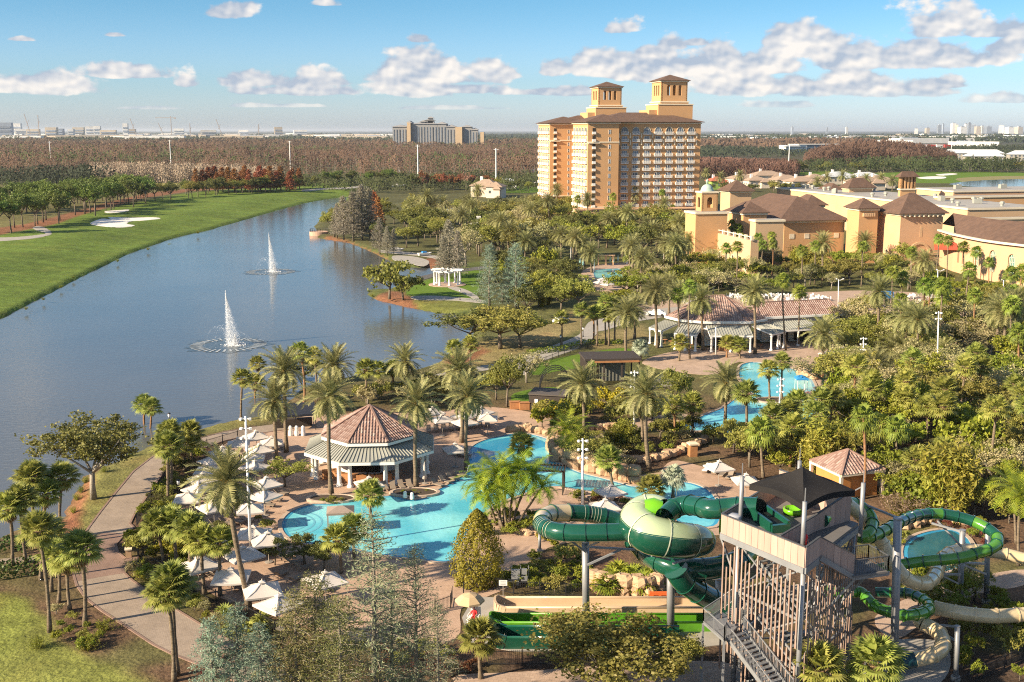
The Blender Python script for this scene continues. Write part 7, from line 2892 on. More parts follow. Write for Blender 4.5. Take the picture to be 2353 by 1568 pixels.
for (x, y, lab) in ((1453,606, 'white draped cabana on the far pool terrace'),):
 g = G(x, y)
 t = thing('white_cabana', lab, 'cabana', (g.x, g.y, 0.05),0.1)
 part('roof', 'box', ((0,0,3.0),(4.6,3.6,0.4)), M_WHITE, t)
 for a_ in (-2.1,2.1):
  for c_ in (-1.6,1.6):
   part('drape', 'box', ((a_, c_, 1.5),(0.4,0.4,3.0)), M_WHITE, t)
 part('back_drape', 'box', ((0,1.5,1.4),(4.0,0.2,2.6)), M_GREEN, t)
g = G(1383,610)
t = thing('cream_pergola', 'cream column pergola behind the garden pool', 'pergola', (g.x, g.y, 0.05))
for x in (-3.5,-1.2,1.2,3.5):
 part('column', 'box', ((x, 0,1.5),(0.5,0.5,3.0)), M_STUC2, t)
part('beam', 'box', ((0,0,3.1),(8.2,1.2,0.35)), M_STUC2, t)
for (x, y) in ((1333,615),(1340,618),(1402,609),(1420,608),(1410,610),(1330,622)):
 g = G(x, y)
 t = thing('aqua_parasol', 'furled aqua parasol behind the garden pool', 'umbrella', (g.x, g.y, 0.05))
 part('cloth', 'lathe', ([(0.05,0.9),(0.32,1.0),(0.24,1.8),(0.04,3.0)],8), M_AQUA, t, True)
 part('pole', 'bar', ((0,0,0),(0,0,3.1),0.07), M_WHITE, t)
 auto(t, 'furled aqua parasol behind the garden pool', 'umbrella', 'aqua parasols')
s_ = MB()
s_.lathe([(0.28,0),(0.05,0.04),(0.05,0.7),(0.55,0.72),(0.55,0.77),(0.01,0.77)],10)
ME_TABLE = s_.mesh('table_top', M_WHITE)
s_ = MB()
s_.box((0,0,0.45),(0.48,0.48,0.06))
s_.box((0,0.22,0.75),(0.48,0.06,0.6))
for x in (-.2,.2):
 for y in (-.2,.2):
  s_.box((x, y, 0.22),(0.06,0.06,0.44))
ME_CHAIR = s_.mesh('chair', M_WHITE)
rt = random.Random(9)
for (x0, x1, y0, y1, n, lab) in ((1665,1900,684,697,30, 'white patio table with chairs on the dining terrace'),(1560,1660,692,704,8, 'white patio table with chairs west of the dining terrace palms'),(2080,2200,684,700,8, 'white patio table with chairs before the curved building')):
 for k in range(n):
  x = x0 + (x1 - x0) * (k + rt.uniform(0.1,0.9)) / n
  g = G(x, rt.uniform(y0, y1))
  t = thing('patio_set', lab, 'patio table', (g.x, g.y, 0.05), rt.uniform(0,3))
  link('table', ME_TABLE, t)
  for q in range(4):
   a_ = q * math.pi / 2
   link('chair', ME_CHAIR, t, (0.85 * math.cos(a_),0.85 * math.sin(a_),0), a_ - math.pi / 2)
  auto(t, lab, 'patio table', 'white patio sets')
g = G(1508,727)

def car(loc, rz, lab, m, name='parked_car'):
 t = thing(name, lab, 'car', loc, rz)
 s_ = MB()
 prof = [(-2.2,0.35),(-2.25,0.75),(-1.9,0.95),(-1.3,1.0),(-0.7,1.48),(0.9,1.50),(1.7,1.05),(2.2,0.9),(2.25,0.45),(2.1,0.32)]
 n = len(prof)
 vs = [(x, -0.88 if z < 1.1 else -0.70, z) for x, z in prof] + [(x, 0.88 if z < 1.1 else 0.70, z) for x, z in prof]
 s_.add(vs, [tuple(range(n)), tuple(reversed(range(n, 2 * n)))] + [(i, n + i, n + (i + 1) % n, (i + 1) % n) for i in range(n)])
 s_.build('body', m, t)
 s_ = MB()
 for sg in (-1,1):
  s_.add([(-0.95, sg * 0.83,1.05),(-0.65, sg * 0.735,1.42),(0.85, sg * 0.73,1.43),(1.4, sg * 0.83,1.08)],[(0,1,2,3)])
 s_.add([(-1.25,-0.7,1.03),(-1.25,0.7,1.03),(-0.78,0.62,1.45),(-0.78,-0.62,1.45)],[(0,1,2,3)])
 s_.build('windows', M_GLASS, t)
 for x in (-1.4,1.4):
  for y in (-0.82,0.82):
   w_ = MB()
   w_.tube([(x, y - 0.1,0.33),(x, y + 0.1,0.33)],0.33,14)
   w_.build('wheel', M_FENCE, t)
 return t

car((g.x, g.y, 0.06), R(-12), 'white parked car on the drive behind tall date palms', M_WHITE)
g = G(1288,742)
car((g.x, g.y, 0.06), R(60), 'white cart half hidden beside the tree on the lakeside road', M_WHITE, 'service_cart')

# ---- fountains in the lake
M_SPRAY = bpy.data.materials.new('water_spray')
M_SPRAY.use_nodes = True
b_ = M_SPRAY.node_tree.nodes['Principled BSDF']
b_.inputs['Base Color'].default_value = (0.92,0.94,0.96,1)
b_.inputs['Roughness'].default_value = 0.6
tr = M_SPRAY.node_tree.nodes.new('ShaderNodeBsdfTransparent')
mixs = M_SPRAY.node_tree.nodes.new('ShaderNodeMixShader')
mixs.inputs[0].default_value = 0.55
M_SPRAY.node_tree.links.new(tr.outputs[0], mixs.inputs[1])
M_SPRAY.node_tree.links.new(b_.outputs[0], mixs.inputs[2])
M_SPRAY.node_tree.links.new(mixs.outputs[0], M_SPRAY.node_tree.nodes['Material Output'].inputs['Surface'])
M_FOAM = mat('foam_ring', (0.50,0.53,0.54),0.5,(0.16,0.19,0.21),1.3,1.0)
M_RIP = mat('stirred_water', (0.035,0.05,0.055),0.25,(0.10,0.12,0.13),0.9,1.0)

def fountain(px, py, pytop, lab, rad=9.0, drift=2.0):
 g = G(px, py, -0.8)
 h = P(px, pytop, g.y).z + 0.8
 t = thing('fountain', lab, 'fountain', (g.x, g.y, -0.8))
 r_ = np.random.default_rng(int(px))
 n = 15000
 z = r_.uniform(0,1, n) ** 1.1
 fall = r_.uniform(0,1, n) ** 1.7
 x = fall * drift * (1 - z) ** 0.9 * 1.0 + r_.normal(0,0.30, n) * (1.08 - z) - 0.1
 y = r_.normal(0,0.36, n) * (1.08 - z)
 c = np.stack([x, y, z * h * (1 - 0.12 * fall)],1)
 me = npmesh('jet', *cards(c, r_.normal(0,1,(n, 3)),0.034 * (h / 12),1.9, r_), M_SPRAY)
 link('jet', me, t)
 n = 4200
 a_ = r_.uniform(0,2 * math.pi, n)
 q = np.abs(r_.normal(0,1.0, n))
 c = np.stack([np.cos(a_) * q + drift * 0.55, np.sin(a_) * q, np.maximum(0.02, r_.uniform(0,1, n) * 2.4 * (1.1 - np.clip(q, 0,1)) * h / 12)],1)
 link('base_spray', npmesh('base_spray', *cards(c, r_.normal(0,1,(n, 3)),0.065 * (h / 12),1.2, r_), M_SPRAY), t)
 cc = []
 for k in range(20):
  a0 = k * 2 * math.pi / 20
  sp = r_.uniform(0.35,0.52) * h
  s2 = r_.uniform(0,1,70)
  rr2 = s2 * sp * 0.95
  zz2 = 4 * s2 * (1 - s2) * h * 0.30 * (1.15 if math.cos(a0) < 0 else 0.75)
  cc.append(np.stack([np.cos(a0) * rr2, np.sin(a0) * rr2, zz2],1) + r_.normal(0,0.05,(70,3)))
 c = np.concatenate(cc)
 link('side_arcs', npmesh('side_arcs', *cards(c, r_.normal(0,1, c.shape),0.030 * (h / 12),1.3, r_), M_SPRAY), t)
 s_ = MB()
 nn = 64
 vs, fs = [],[]
 for i, q in enumerate((0.0,0.35,0.7,1.0)):
  for k in range(nn):
   a0 = 2 * math.pi * k / nn
   w_ = 1 + (0.10 * math.sin(a0 * 13) + 0.07 * math.sin(a0 * 5 + 1)) * (i == 3)
   vs.append((math.cos(a0) * q * rad * w_, math.sin(a0) * q * rad * w_, 0.02 + 0.03 * (3 - i) / 3))
 for i in range(3):
  for k in range(nn):
   k2 = (k + 1) % nn
   fs.append((i * nn + k, i * nn + k2,(i + 1) * nn + k2,(i + 1) * nn + k))
 s_.add(vs, fs)
 s_.build('stirred_ring', M_RIP, t)
 s_ = MB()
 for k in range(34):
  a0 = 2 * math.pi * k / 34 + 0.03
  for (r0, r1) in ((0.62,0.93),):
   w_ = 0.035
   s_.add([(math.cos(a0 - w_) * rad * r0, math.sin(a0 - w_) * rad * r0,0.085),(math.cos(a0 - w_) * rad * r1, math.sin(a0 - w_) * rad * r1,0.07),(math.cos(a0 + w_) * rad * r1, math.sin(a0 + w_) * rad * r1,0.07),(math.cos(a0 + w_) * rad * r0, math.sin(a0 + w_) * rad * r0,0.085)],[(0,1,2,3)])
 o = s_.build('foam_streaks', M_FOAM, t)
 o['kind'] = 'stuff'
 return t

fountain(525,793,668, 'nearer tall white fountain jet rising from the lake', 8.2,2.6)
fountain(622,625,535, 'farther white fountain jet rising from the lake', 8.0,2.2)
fountain(917,402,384, 'tiny white fountain in the distant golf pond', 5.0,2.0)

# ---- white gazebo pergola on its round terrace
g = G(1028,655)
gz = thing('white_gazebo', 'round white column gazebo with open rafters on the lakeside lawn', 'gazebo', (g.x, g.y, 0.05))
part('terrace', 'lathe', ([(5.2,0),(5.2,0.12),(4.8,0.16),(0.01,0.16)],32), M_DECK2, gz)
cm = column_mesh(3.6,0.27)
cols8 = []
for k in range(8):
 a0 = 2 * math.pi * k / 8 + 0.2
 cols8.append((3.6 * math.cos(a0),3.2 * math.sin(a0)))
 link('column', cm, gz, (*cols8[-1],0.15))
for k in range(8):
 s_ = MB()
 p, q = cols8[k], cols8[(k + 1) % 8]
 s_.bar((*p, 3.9),(*q, 3.9),0.3,0.4)
 s_.build('beam', M_WHITE, gz)
for k in range(16):
 a0 = 2 * math.pi * k / 16
 part('rafter', 'bar', ((2.5 * math.cos(a0),2.2 * math.sin(a0),4.2),(4.5 * math.cos(a0),4.0 * math.sin(a0),4.2),0.16,0.3), M_WHITE, gz)
g = G(733,541,-0.8)
lo = thing('lookout_deck', 'round pink stone lookout with railing standing in the lake', 'deck', (g.x, g.y, -0.8))
part('drum_wall', 'lathe', ([(3.9,-0.6),(3.9,1.5),(3.7,1.6),(0.01,1.6)],28), mat('pink_stone', (0.50,0.33,0.24),0.9,(0.42,0.27,0.19),1.0,0.7), lo, False)
railing(lo, [(3.7 * math.cos(2 * math.pi * k / 20),3.7 * math.sin(2 * math.pi * k / 20),1.6) for k in range(18)],1.1,0.3)
for (x, y, rz_, lab) in ((1004 - 28,588,0.5, 'white and blue boat pulled up on the lakeside ramp'),(912,578,0.2, 'small white boat on the grass by the bank walk')):
 g = G(x, y)
 t = thing('small_boat', lab, 'boat', (g.x, g.y, 0.1), rz_)
 s_ = MB()
 s_.add([(-2.4,-0.9,0.9),(1.4,-0.9,0.9),(2.8,0,1.05),(1.4,0.9,0.9),(-2.4,0.9,0.9),(-2.2,-0.5,0.1),(1.2,-0.5,0.1),(2.1,0,0.3),(1.2,0.5,0.1),(-2.2,0.5,0.1)],
   [(0,1,2,3,4),(9,8,7,6,5),(0,5,6,1),(1,6,7,2),(2,7,8,3),(3,8,9,4),(4,9,5,0)])
 s_.build('hull', M_WHITE, t)
 part('cabin', 'box', ((-0.2,0,1.15),(1.5,1.1,0.5)), M_BLUE if x > 950 else M_WHITE, t)
fence([(845,857),(885,849),(930,852),(945,860)], 'low pale pier rail on the shore behind the bar palms', 0.9,0.5, M_TRIM, 'pier_rail')

def hedge(pts, h, w_, lab, lm=None, n=30):
 ww = [G(x, y) for x, y in pts]
 o0 = ww[0]
 r_ = np.random.default_rng(int(abs(o0.x * 10)))
 cs_, ns_ = [],[]
 for a_, c_ in zip(ww[:-1], ww[1:]):
  L_ = (c_ - a_).length
  d = np.array((c_ - a_) / L_)
  sd = np.array((-d[1], d[0],0))
  k = int(L_ * n * (h + w_))
  t_ = r_.uniform(0, L_, k)
  f = r_.integers(0,3, k)
  u = r_.uniform(-1,1, k)
  off = np.where(f == 0, u * w_ / 2, np.where(f == 1,-w_ / 2, w_ / 2))
  z = np.where(f == 0, h, (u + 1) / 2 * h)
  c = np.array(a_ - o0)[None, :] + d[None, :] * t_[:, None] + sd[None, :] * off[:, None] + np.array([[0,0,1.0]]) * z[:, None] + r_.normal(0,0.07,(k, 3))
  nn = np.where((f == 0)[:, None], np.array([[0,0,1.0]]), np.sign(off)[:, None] * sd[None, :])
  cs_.append(c)
  ns_.append(nn)
 me = npmesh('hedge', *cards(np.concatenate(cs_), np.concatenate(ns_),0.13,0.8, r_, 0.6), lm or L_HEDGE)
 o = link('clipped_hedge', me, None, (o0.x, o0.y, 0))
 return tag(o, lab, 'hedge')

hedge(A_([(-60,985),(215,945)]),1.1,2.6, 'clipped green hedge below the side path at the lake')
hedge(A_([(-60,850),(120,800),(200,840)]),0.9,2.2, 'loose green hedge between side path and lake water')
hedge([(1215,815),(1290,806),(1350,790),(1430,790)],0.8,1.6, 'low mixed hedge along the top of the event lawn', L_LIME)
hedge([(1580,655),(1700,660),(1800,655)],1.0,2.0, 'dark clipped hedge behind the dining terrace')

# ================================================================ planting
random.seed(21)
W_ = 'palm'
DATES = {
 'date palm in the grove beside the octagonal pool bar': [(762,1140,757,914,1.0),(957,1122,958,928,1.0),(637,1066,630,922,1.0),(658,1040,652,853,1.05),(770,965,767,842,1.05),(931,905,931,832,1.0),(1060,1018,1054,852,1.05),(1073,1082,1076,912,1.0)],
 'date palm in the garden between the two swimming pools': [(1340,1012,1338,884,1.0),(1492,1082,1484,906,1.05),(1475,1040,1470,920,0.9),(1666,1002,1670,880,1.0)],
}
palm('daten', 575,1408,522,1106, 'largest date palm leaning over the western loungers, trunk ivy-clad', 1.0, ordinal=False)
for lab, L0 in DATES.items():
 for (bx, by, cx_, cy_, s_) in L0:
  palm('daten', bx, by, cx_, cy_, lab, s_, group='date palms round the pools')
for (bx, by, cx_, cy_, s_) in [(1735,814,1733,671,1.0),(1511,800,1506,668,1.05),(1439,825,1440,720,1.0),(1458,779,1456,706,.95),(1615,806,1609,690,1.0),(1537,722,1537,656,.95),(1560,735,1562,672,.9)]:
 palm('date', bx, by, cx_, cy_, 'tall date palm standing round the pool restaurant', s_ * 1.1, group='date palms at the restaurant')
for (bx, by, cx_, cy_, s_) in [(1891,850,1891,768,1.1),(2079,868,2089,822,1.1),(2055,850,2053,801,1.0),(2006,900,2007,846,1.1),(1925,905,1922,858,1.0),(2121,705,2124,601,1.0),(2178,870,2160,812,.9)]:
 palm('date', bx, by, cx_, cy_, 'date palm rising from the trees beyond the east pool', s_ * 1.05, group='date palms beyond the east pool')
for (bx, by, cx_, cy_, s_) in [(1986,612,1986,557,1.1),(1890,646,1890,560,1.1),(1646,608,1648,572,1.1),(1582,608,1582,557,1.1),(1555,600,1556,546,1.0),(1497,592,1498,531,1.1),(1510,592,1512,536,1.0)]:
 palm('date', bx, by, cx_, cy_, 'date palm before the ochre ballroom and domed building', s_ * 1.1, group='date palms before the ballroom')
for (bx, by, cx_, cy_, s_) in [(1318,612,1320,547,1.1),(1290,606,1290,540,1.0),(1207,620,1207,556,1.1),(1170,600,1168,532,1.1),(1360,628,1358,582,1.1),(1343,612,1342,562,1.0),(1280,625,1278,592,1.0),(1490,624,1490,603,1.0),(1480,560,1480,530,1.0)]:
 palm('date', bx, by, cx_, cy_, 'date palm near the garden pool west of the dome', s_ * 1.1, group='date palms by the garden pool')
for (bx, by, cx_, cy_, s_) in [(945,515,945,470,1.2),(965,520,962,482,1.1),(1000,512,998,468,1.2),(1018,530,1018,498,1.2),(1070,510,1068,468,1.1),(1122,520,1120,480,1.1),(1180,515,1180,472,1.2),(1100,515,1096,478,1.1),(1205,520,1206,470,1.1),(985,520,982,490,1.0),(1140,500,1141,476,1.0),(1225,500,1226,462,1.0)]:
 palm('datef', bx, by, cx_, cy_, 'date palm in the grove across the lake before the hotel', s_ * 1.15, group='date palms across the lake')
for (bx, by, cx_, cy_) in [(1900,440,1900,408),(1935,438,1936,404),(1880,440,1878,418),(1990,440,1990,412),(2025,436,2024,410),(2050,440,2050,416),(1960,440,1960,414),(1700,436,1700,404),(1622,420,1622,398),(1655,440,1656,408)]:
 palm('datef', bx, by, cx_, cy_, 'dark distant palm behind the convention hall roofs', 1.5, group='dark palms behind the halls')
SAB = {
 'sabal palm in the cluster at the junction of lakeside and side paths': [(60,1292,47,1150),(49,1259,70,1098),(114,1453,89,1222),(94,1333,103,1230),(118,1360,110,1225),(135,1385,132,1282),(161,1403,155,1290),(195,1439,186,1266),(141,1238,143,1100),(105,1260,103,1138),(75,1250,78,1096),(28,1300,22,1170)],
 'sabal palm in the row between southern fence and lakeside path': [(377,1312,360,1208),(404,1310,395,1206),(443,1354,437,1220),(470,1366,462,1246),(506,1370,505,1250)],
 'sabal palm of the pair at the lower bend of the path': [(400,1566,385,1368),(408,1553,394,1345)],
 'sabal palm beside the lakeside path near the spreading oak': [(387,1161,385,1028),(393,1134,390,1000),(424,1083,422,1024),(439,1072,437,998),(333,1008,331,932),(343,1018,348,938)],
 'sabal palm on the lake shore behind the pool bar': [(602,912,592,838),(554,967,557,872),(588,945,587,881),(699,931,691,812),(844,929,841,850),(728,900,722,820),(870,895,868,852),(904,890,902,850),(1080,840,1080,792),(1046,850,1044,802)],
 'sabal palm lining the lakeside road west of the restaurant': [(1336,798,1336,714),(1363,790,1363,722),(1371,795,1371,720),(1392,792,1391,696),(1399,795,1399,728),(1290,798,1290,732),(1412,790,1412,700)],
 'sabal palm on the pool terraces east of the bar': [(1204,1068,1198,1026),(1500,1152,1497,1126),(1769,921,1767,852),(1797,921,1798,834),(1548,1010,1550,935),(1590,1000,1590,930),(1408,1120,1398,1060),(1670,822,1672,790),(1700,824,1698,795)],
 'sabal palm in the planted bed south of the pool': [(783,1318,776,1242),(815,1290,812,1219),(853,1190,851,1140),(1105,1560,1103,1470)],
 'sabal palm among trees on the eastern slope': [(2106,1140,2106,1058),(2165,1130,2165,1038),(1892,1084,1889,1058),(1560,830,1562,790),(2230,700,2228,640),(2010,790,2012,745),(2350,700,2348,640)],
}
for lab, L0 in SAB.items():
 for (bx, by, cx_, cy_) in L0:
  near = by > 1040
  palm('sabaln' if near else 'sabal', bx, by, cx_, cy_, lab, random.uniform(0.92,1.08), group='sabal palms')
palm('sabaln', 1884,1655,1884,1542, 'bright sabal palm head at the foot of the slide tower', 1.15, ordinal=False)
palm('sabaln', 2010,1650,2010,1532, 'bright sabal palm head beside the tallest pole', 1.25, ordinal=False)
for (bx, by, cx_, cy_, s_) in [(1563,798,1557,677,1.0),(1585,825,1586,660,1.0),(1806,806,1798,646,1.05),(1834,795,1838,671,1.05)]:
 palm('wash', bx, by, cx_, cy_, 'slender tall fan palm rising before the restaurant roof', s_, group='fan palms at the restaurant')
for (bx, by, cx_, cy_, s_) in [(1984,1147,1984,961,1.1),(2023,1087,2023,976,1.05),(2060,1105,2061,985,1.1),(1754,1099,1749,990,1.25)]:
 palm('wash', bx, by, cx_, cy_, 'tall fan palm in the garden above the slide canopy', s_, group='fan palms above the canopy')
for (bx, by, cx_, cy_, s_) in [(1682,600,1682,518,1.1),(1695,606,1696,525,1.0),(1727,600,1730,538,1.0),(1905,590,1902,520,1.1),(1925,596,1926,522,1.1),(2007,590,2007,524,1.0),(2055,602,2055,540,.8),(2213,645,2214,568,1.0),(2241,650,2243,578,1.0),(2272,660,2273,604,.9),(2345,640,2346,575,.9),(1560,520,1562,482,.9),(1548,520,1546,478,.9),(1590,512,1588,480,.9)]:
 palm('wash', bx, by, cx_, cy_, 'thin fan palm against the stucco walls', s_ * 1.15, group='fan palms along the stucco buildings')
palm('silver', 1546,1144,1549,1097, 'silvery blue palm at the end of the pool channel', 1.0, ordinal=False)
palm('silver', 1473,830,1472,800, 'silver blue palm beside the event lawn', 1.15, ordinal=False)
for (bx, by, cx_, cy_, s_) in [(1140,1208,1105,1110,1.1),(1150,1212,1140,1090,1.15),(1160,1210,1165,1095,1.15),(1170,1212,1190,1085,1.1),(1178,1208,1222,1095,1.1),(1165,1218,1150,1130,1.0),(1155,1215,1120,1140,1.0),(1185,1214,1245,1120,.9)]:
 palm('queen', bx, by, cx_, cy_, 'bright green feather palm stem in the clump beside the channel', s_ * 1.15, group='feather palm clump')
for (bx, by, cx_, cy_) in [(2335,1250,2330,1120),(2340,1300,2345,1140),(2160,880,2162,830),(2175,870,2178,838),(1300,1060,1300,985),(1310,1058,1318,1000)]:
 palm('queen', bx, by, cx_, cy_, 'bright feather palm amid the garden trees', 1.3, group='feather palms in the gardens')
PALMETTO = fan_crown('leaves', L_LIME, 26,31,0.95,0.55,-0.1,1.35,0,15,0.15)
for (x, y) in [(1385,1345),(1405,1338),(1425,1345),(1448,1332),(1468,1342),(1490,1335),(1440,1350),(1400,1352),(1475,1350),(1500,1345),(1420,1325),(1460,1322)]:
 g = G(x, y, 0.6)
 o = link('palmetto', PALMETTO, None, g, random.uniform(0,6))
 q = random.uniform(0.9,1.25)
 o.scale = (q, q, q)
 auto(o, 'bright palmetto rosette in the rock planter', 'shrub', 'palmettos in the planter')
for (x, y) in [(565,1460),(590,1470),(540,1450),(520,1420),(600,1440)]:
 g = G(x, y)
 o = link('palmetto', fan_crown('leaves', L_SABAL, 20, x, 0.9,0.6,-0.1,1.3,0,13,0.2), None, g, random.uniform(0,6))
 auto(o, 'green saw palmetto below the southern fence', 'shrub', 'saw palmettos')
for (x, yb, yt, w_) in [(868,1760,1172,.95),(905,1700,1290,.9),(960,1740,1248,.85),(1010,1770,1380,.9)]:
 cypress('near', x, yb, yt, w_, 'tall pale green bald cypress in front of the swimming pool')
for (x, yb, yt, w_) in [(735,1740,1318,1.05),(690,1760,1360,1.0),(790,1790,1370,1.0)]:
 cypress('olive', x, yb, yt, w_, 'olive brown bald cypress below the southern loungers')
for (x, yb, yt, w_) in [(556,1740,1388,1.05),(500,1760,1420,1.0),(610,1780,1430,1.0)]:
 cypress('teal', x, yb, yt, w_, 'blue-green bald cypress at the lower path bend')
for (x, yb, yt, w_) in [(1125,715,560,1.15),(1185,715,558,1.15),(1168,712,590,1.0)]:
 cypress('teal', x, yb, yt, w_, 'tall blue-green cypress behind the white gazebo')
for (x, yb, yt, w_) in [(1032,636,505,1.3),(1052,640,530,1.1),(1020,640,545,1.1),(873,585,500,1.25),(890,588,520,1.1),(905,585,525,1.0)]:
 cypress('bare', x, yb, yt, w_, 'grey bare cypress on the lakeside lawn')
for (x, yb, yt, w_) in [(790,552,450,1.3),(812,555,440,1.3),(832,552,425,1.3),(850,550,432,1.2),(775,548,468,1.1)]:
 cypress('bare', x, yb, yt, w_, 'grey bare cypress on the wooded lake point')
for (x, yb, yt, w_) in [(862,540,440,1.1),(870,545,452,1.1)]:
 cypress('rust', x, yb, yt, w_, 'rust coloured cypress behind the wooded lake point')
cypress('cone', 1097,1342,1170,0.98, 'dense golden green conical evergreen beside the pool', 'conical_evergreen', ordinal=False)
ptree('big', 215,1147,945,142, 'spreading dark live oak with pale trunk between lake and path', name='live_oak', ordinal=False)
ptree('bigp', 1395,1612,1412,205, 'large bushy tree in front of the runout troughs', ordinal=False)
ptree('bigp', 1555,1590,1452,70, 'smaller bushy tree right of the large one by the troughs', ordinal=False)
for (k, x, yb, yt, hw, lab) in [('bush', 895,688,582,56, 'round dark tree on the mulched lake peninsula'),('bush', 926,690,615,44, 'round dark tree on the mulched lake peninsula'),('oakd', 1078,795,702,82, 'dark spreading oak leaning over the lake inlet'),('oak', 1150,802,690,90, 'dark spreading oak leaning over the lake inlet'),('oak', 1195,800,705,60, 'dark spreading oak leaning over the lake inlet'),('oakd', 1212,735,640,35, 'dark spreading oak leaning over the lake inlet'),
        ('oak', 1330,720,628,50, 'leafy tree by the lakeside road'),('oak', 1290,716,650,40, 'leafy tree by the lakeside road'),('lime', 1420,700,660,40, 'leafy tree by the lakeside road'),('oak', 1165,935,800,52, 'leafy tree beside the bar terrace'),('oak', 1140,920,845,40, 'leafy tree beside the bar terrace'),('oakd', 1000,930,860,45, 'leafy tree beside the bar terrace'),('oakd', 700,890,805,55, 'dark tree behind the shore palms'),
        ('oak', 655,1120,1050,52, 'small leafy tree on the western deck'),('oakd', 632,1300,1222,32, 'small dark tree south of the pool steps'),('oakd', 700,1300,1225,55, 'small dark tree south of the pool steps'),('oakd', 745,1310,1240,40, 'small dark tree south of the pool steps'),
        ('oak', 1545,965,828,44, 'tall leafy tree in the lagoon garden'),('lime', 1315,985,905,45, 'tall leafy tree in the lagoon garden'),('bushy', 1290,975,915,40, 'yellow-green tree beside the equipment shed'),('oak', 1345,1075,985,60, 'thin tree over the pool channel'),('grey', 1372,1085,1010,55, 'thin tree over the pool channel'),
        ('grey', 1210,880,800,40, 'pale leafless tree by the lawn'),('grey', 1010,880,850,40, 'pale leafless tree by the lawn'),('pink', 1895,960,885,66, 'pink blossoming tree over the east pool'),('grey', 1815,1000,905,55, 'pale leafless tree over the east pool'),('grey', 1790,1010,925,40, 'pale leafless tree over the east pool'),('grey', 2125,870,760,60, 'pale branching tree near the tall slim mast'),('grey', 2215,830,720,75, 'pale branching tree near the tall slim mast'),('grey', 1890,905,800,60, 'pale branching tree by the umbrellas')]:
 ptree(k, x, yb, yt, hw * 1.1, lab)

# ---- filled plantings
AV = [wpoly(q) for q in (POOL_MAIN, POOL_EAST, POOL_FAR, *POOLS_DARK)] + [LAKE_W.tolist()]
AV_SOFT = [wpoly(q) for q in ([(1475,835),(1530,770),(1530,700),(1640,690),(1925,700),(1925,795),(1840,812),(1640,830)],[(1440,715),(1640,690),(2000,668),(2240,700),(2200,735),(1900,712),(1560,712)],
        [(935,676),(960,654),(1050,636),(1100,660),(1080,684)],[(1212,850),(1300,820),(1434,800),(1452,824),(1290,852)],[(1260,925),(1330,860),(1470,850),(1480,910),(1320,945)])]
DONE = []

KN = {'oak': 'oak_tree', 'oakd': 'dark_oak', 'lime': 'bright_leaf_tree', 'grey': 'feathery_tree', 'pink': 'blossom_tree'}

def fill(region, n, kinds, hr, rr, lab, cat='tree', name='broadleaf_tree', gap=0.75, avoid=True, group=None, seed=1):
 r_ = random.Random(seed)
 w = wpoly(region)
 xs, ys = [p[0] for p in w],[p[1] for p in w]
 c, tries = 0,0
 while c < n and tries < n * 60:
  tries += 1
  px = r_.uniform(min(q[0] for q in region), max(q[0] for q in region))
  py = r_.uniform(min(q[1] for q in region), max(q[1] for q in region))
  g = G(px, py)
  if sdist(g.x, g.y, w) > 0:
   continue
  h = r_.uniform(*hr)
  rad = h * r_.uniform(*rr)
  if avoid:
   if any(sdist(g.x, g.y, q) < rad * 0.55 for q in AV) or any(sdist(g.x, g.y, q) < rad * 0.3 for q in AV_SOFT):
    continue
  if any((g.x - d[0]) ** 2 + (g.y - d[1]) ** 2 < (gap * (rad + d[2])) ** 2 for d in DONE):
   continue
  DONE.append((g.x, g.y, rad))
  k = r_.choice(kinds)
  g.z = TZ(g.x, g.y)
  plant(k, KN.get(k, name) if cat == 'tree' else name, lab, cat, g, rad, rad * r_.uniform(.9,1.1), h, group or lab)
  c += 1

OAKM = ['oak', 'oak', 'oakd', 'grey']
fill([(760,545),(820,470),(960,470),(1000,520),(980,580),(860,570)],22,['oak', 'oakd', 'oak'],(8,12),(.42,.6), 'green tree on the wooded point across the lake', seed=2, gap=.55)
fill([(940,500),(1240,480),(1240,600),(1110,600),(1060,620),(1000,590)],46, OAKM, (9,14),(.42,.58), 'green tree in the grove west of the hotel foot', seed=3, gap=.5)
fill([(1230,480),(1560,490),(1580,600),(1440,600),(1340,600),(1240,610)],58,['oak', 'oakd', 'oak', 'lime'],(9,14),(.40,.55), 'green tree in the grove before the hotel', seed=4, gap=.5)
fill([(1110,640),(1230,610),(1340,640),(1330,690),(1220,720),(1130,700)],26,['oak', 'lime', 'oakd', 'bushl'],(6,9.5),(.42,.6), 'leafy tree between gazebo lawn and garden pool', seed=5, gap=.55)
fill([(1430,640),(1590,620),(1640,620),(1640,684),(1560,690),(1440,700)],26,['oak', 'oakd', 'grey', 'lime'],(6,9),(.42,.6), 'leafy tree between garden pool and restaurant', seed=6, gap=.55)
fill([(1630,605),(1900,610),(2080,614),(2090,668),(1900,668),(1640,684)],54,['oak', 'oakd', 'oak', 'lime', 'grey'],(4.5,8.5),(.45,.6), 'leafy tree in the belt before the stucco halls', seed=7, gap=.52)
fill([(2090,640),(2200,660),(2353,680),(2353,700),(2180,680),(2090,668)],12,['lime', 'oak', 'bushl'],(3.5,6),(.45,.58), 'low leafy tree at the foot of the curved building', seed=40, gap=.6)
fill([(2170,700),(2353,690),(2353,800),(2250,800),(2190,760)],16,['lime', 'oak', 'lime', 'oakd'],(6,9.5),(.42,.58), 'bright leafy tree near the curved building', seed=8, gap=.55)
fill([(1900,735),(2020,742),(2050,800),(2020,860),(1970,900),(1935,850),(1880,790)],16,['oak', 'lime', 'grey', 'grey'],(6,9.5),(.45,.62), 'feathery tree right of the restaurant', seed=9, gap=.55)
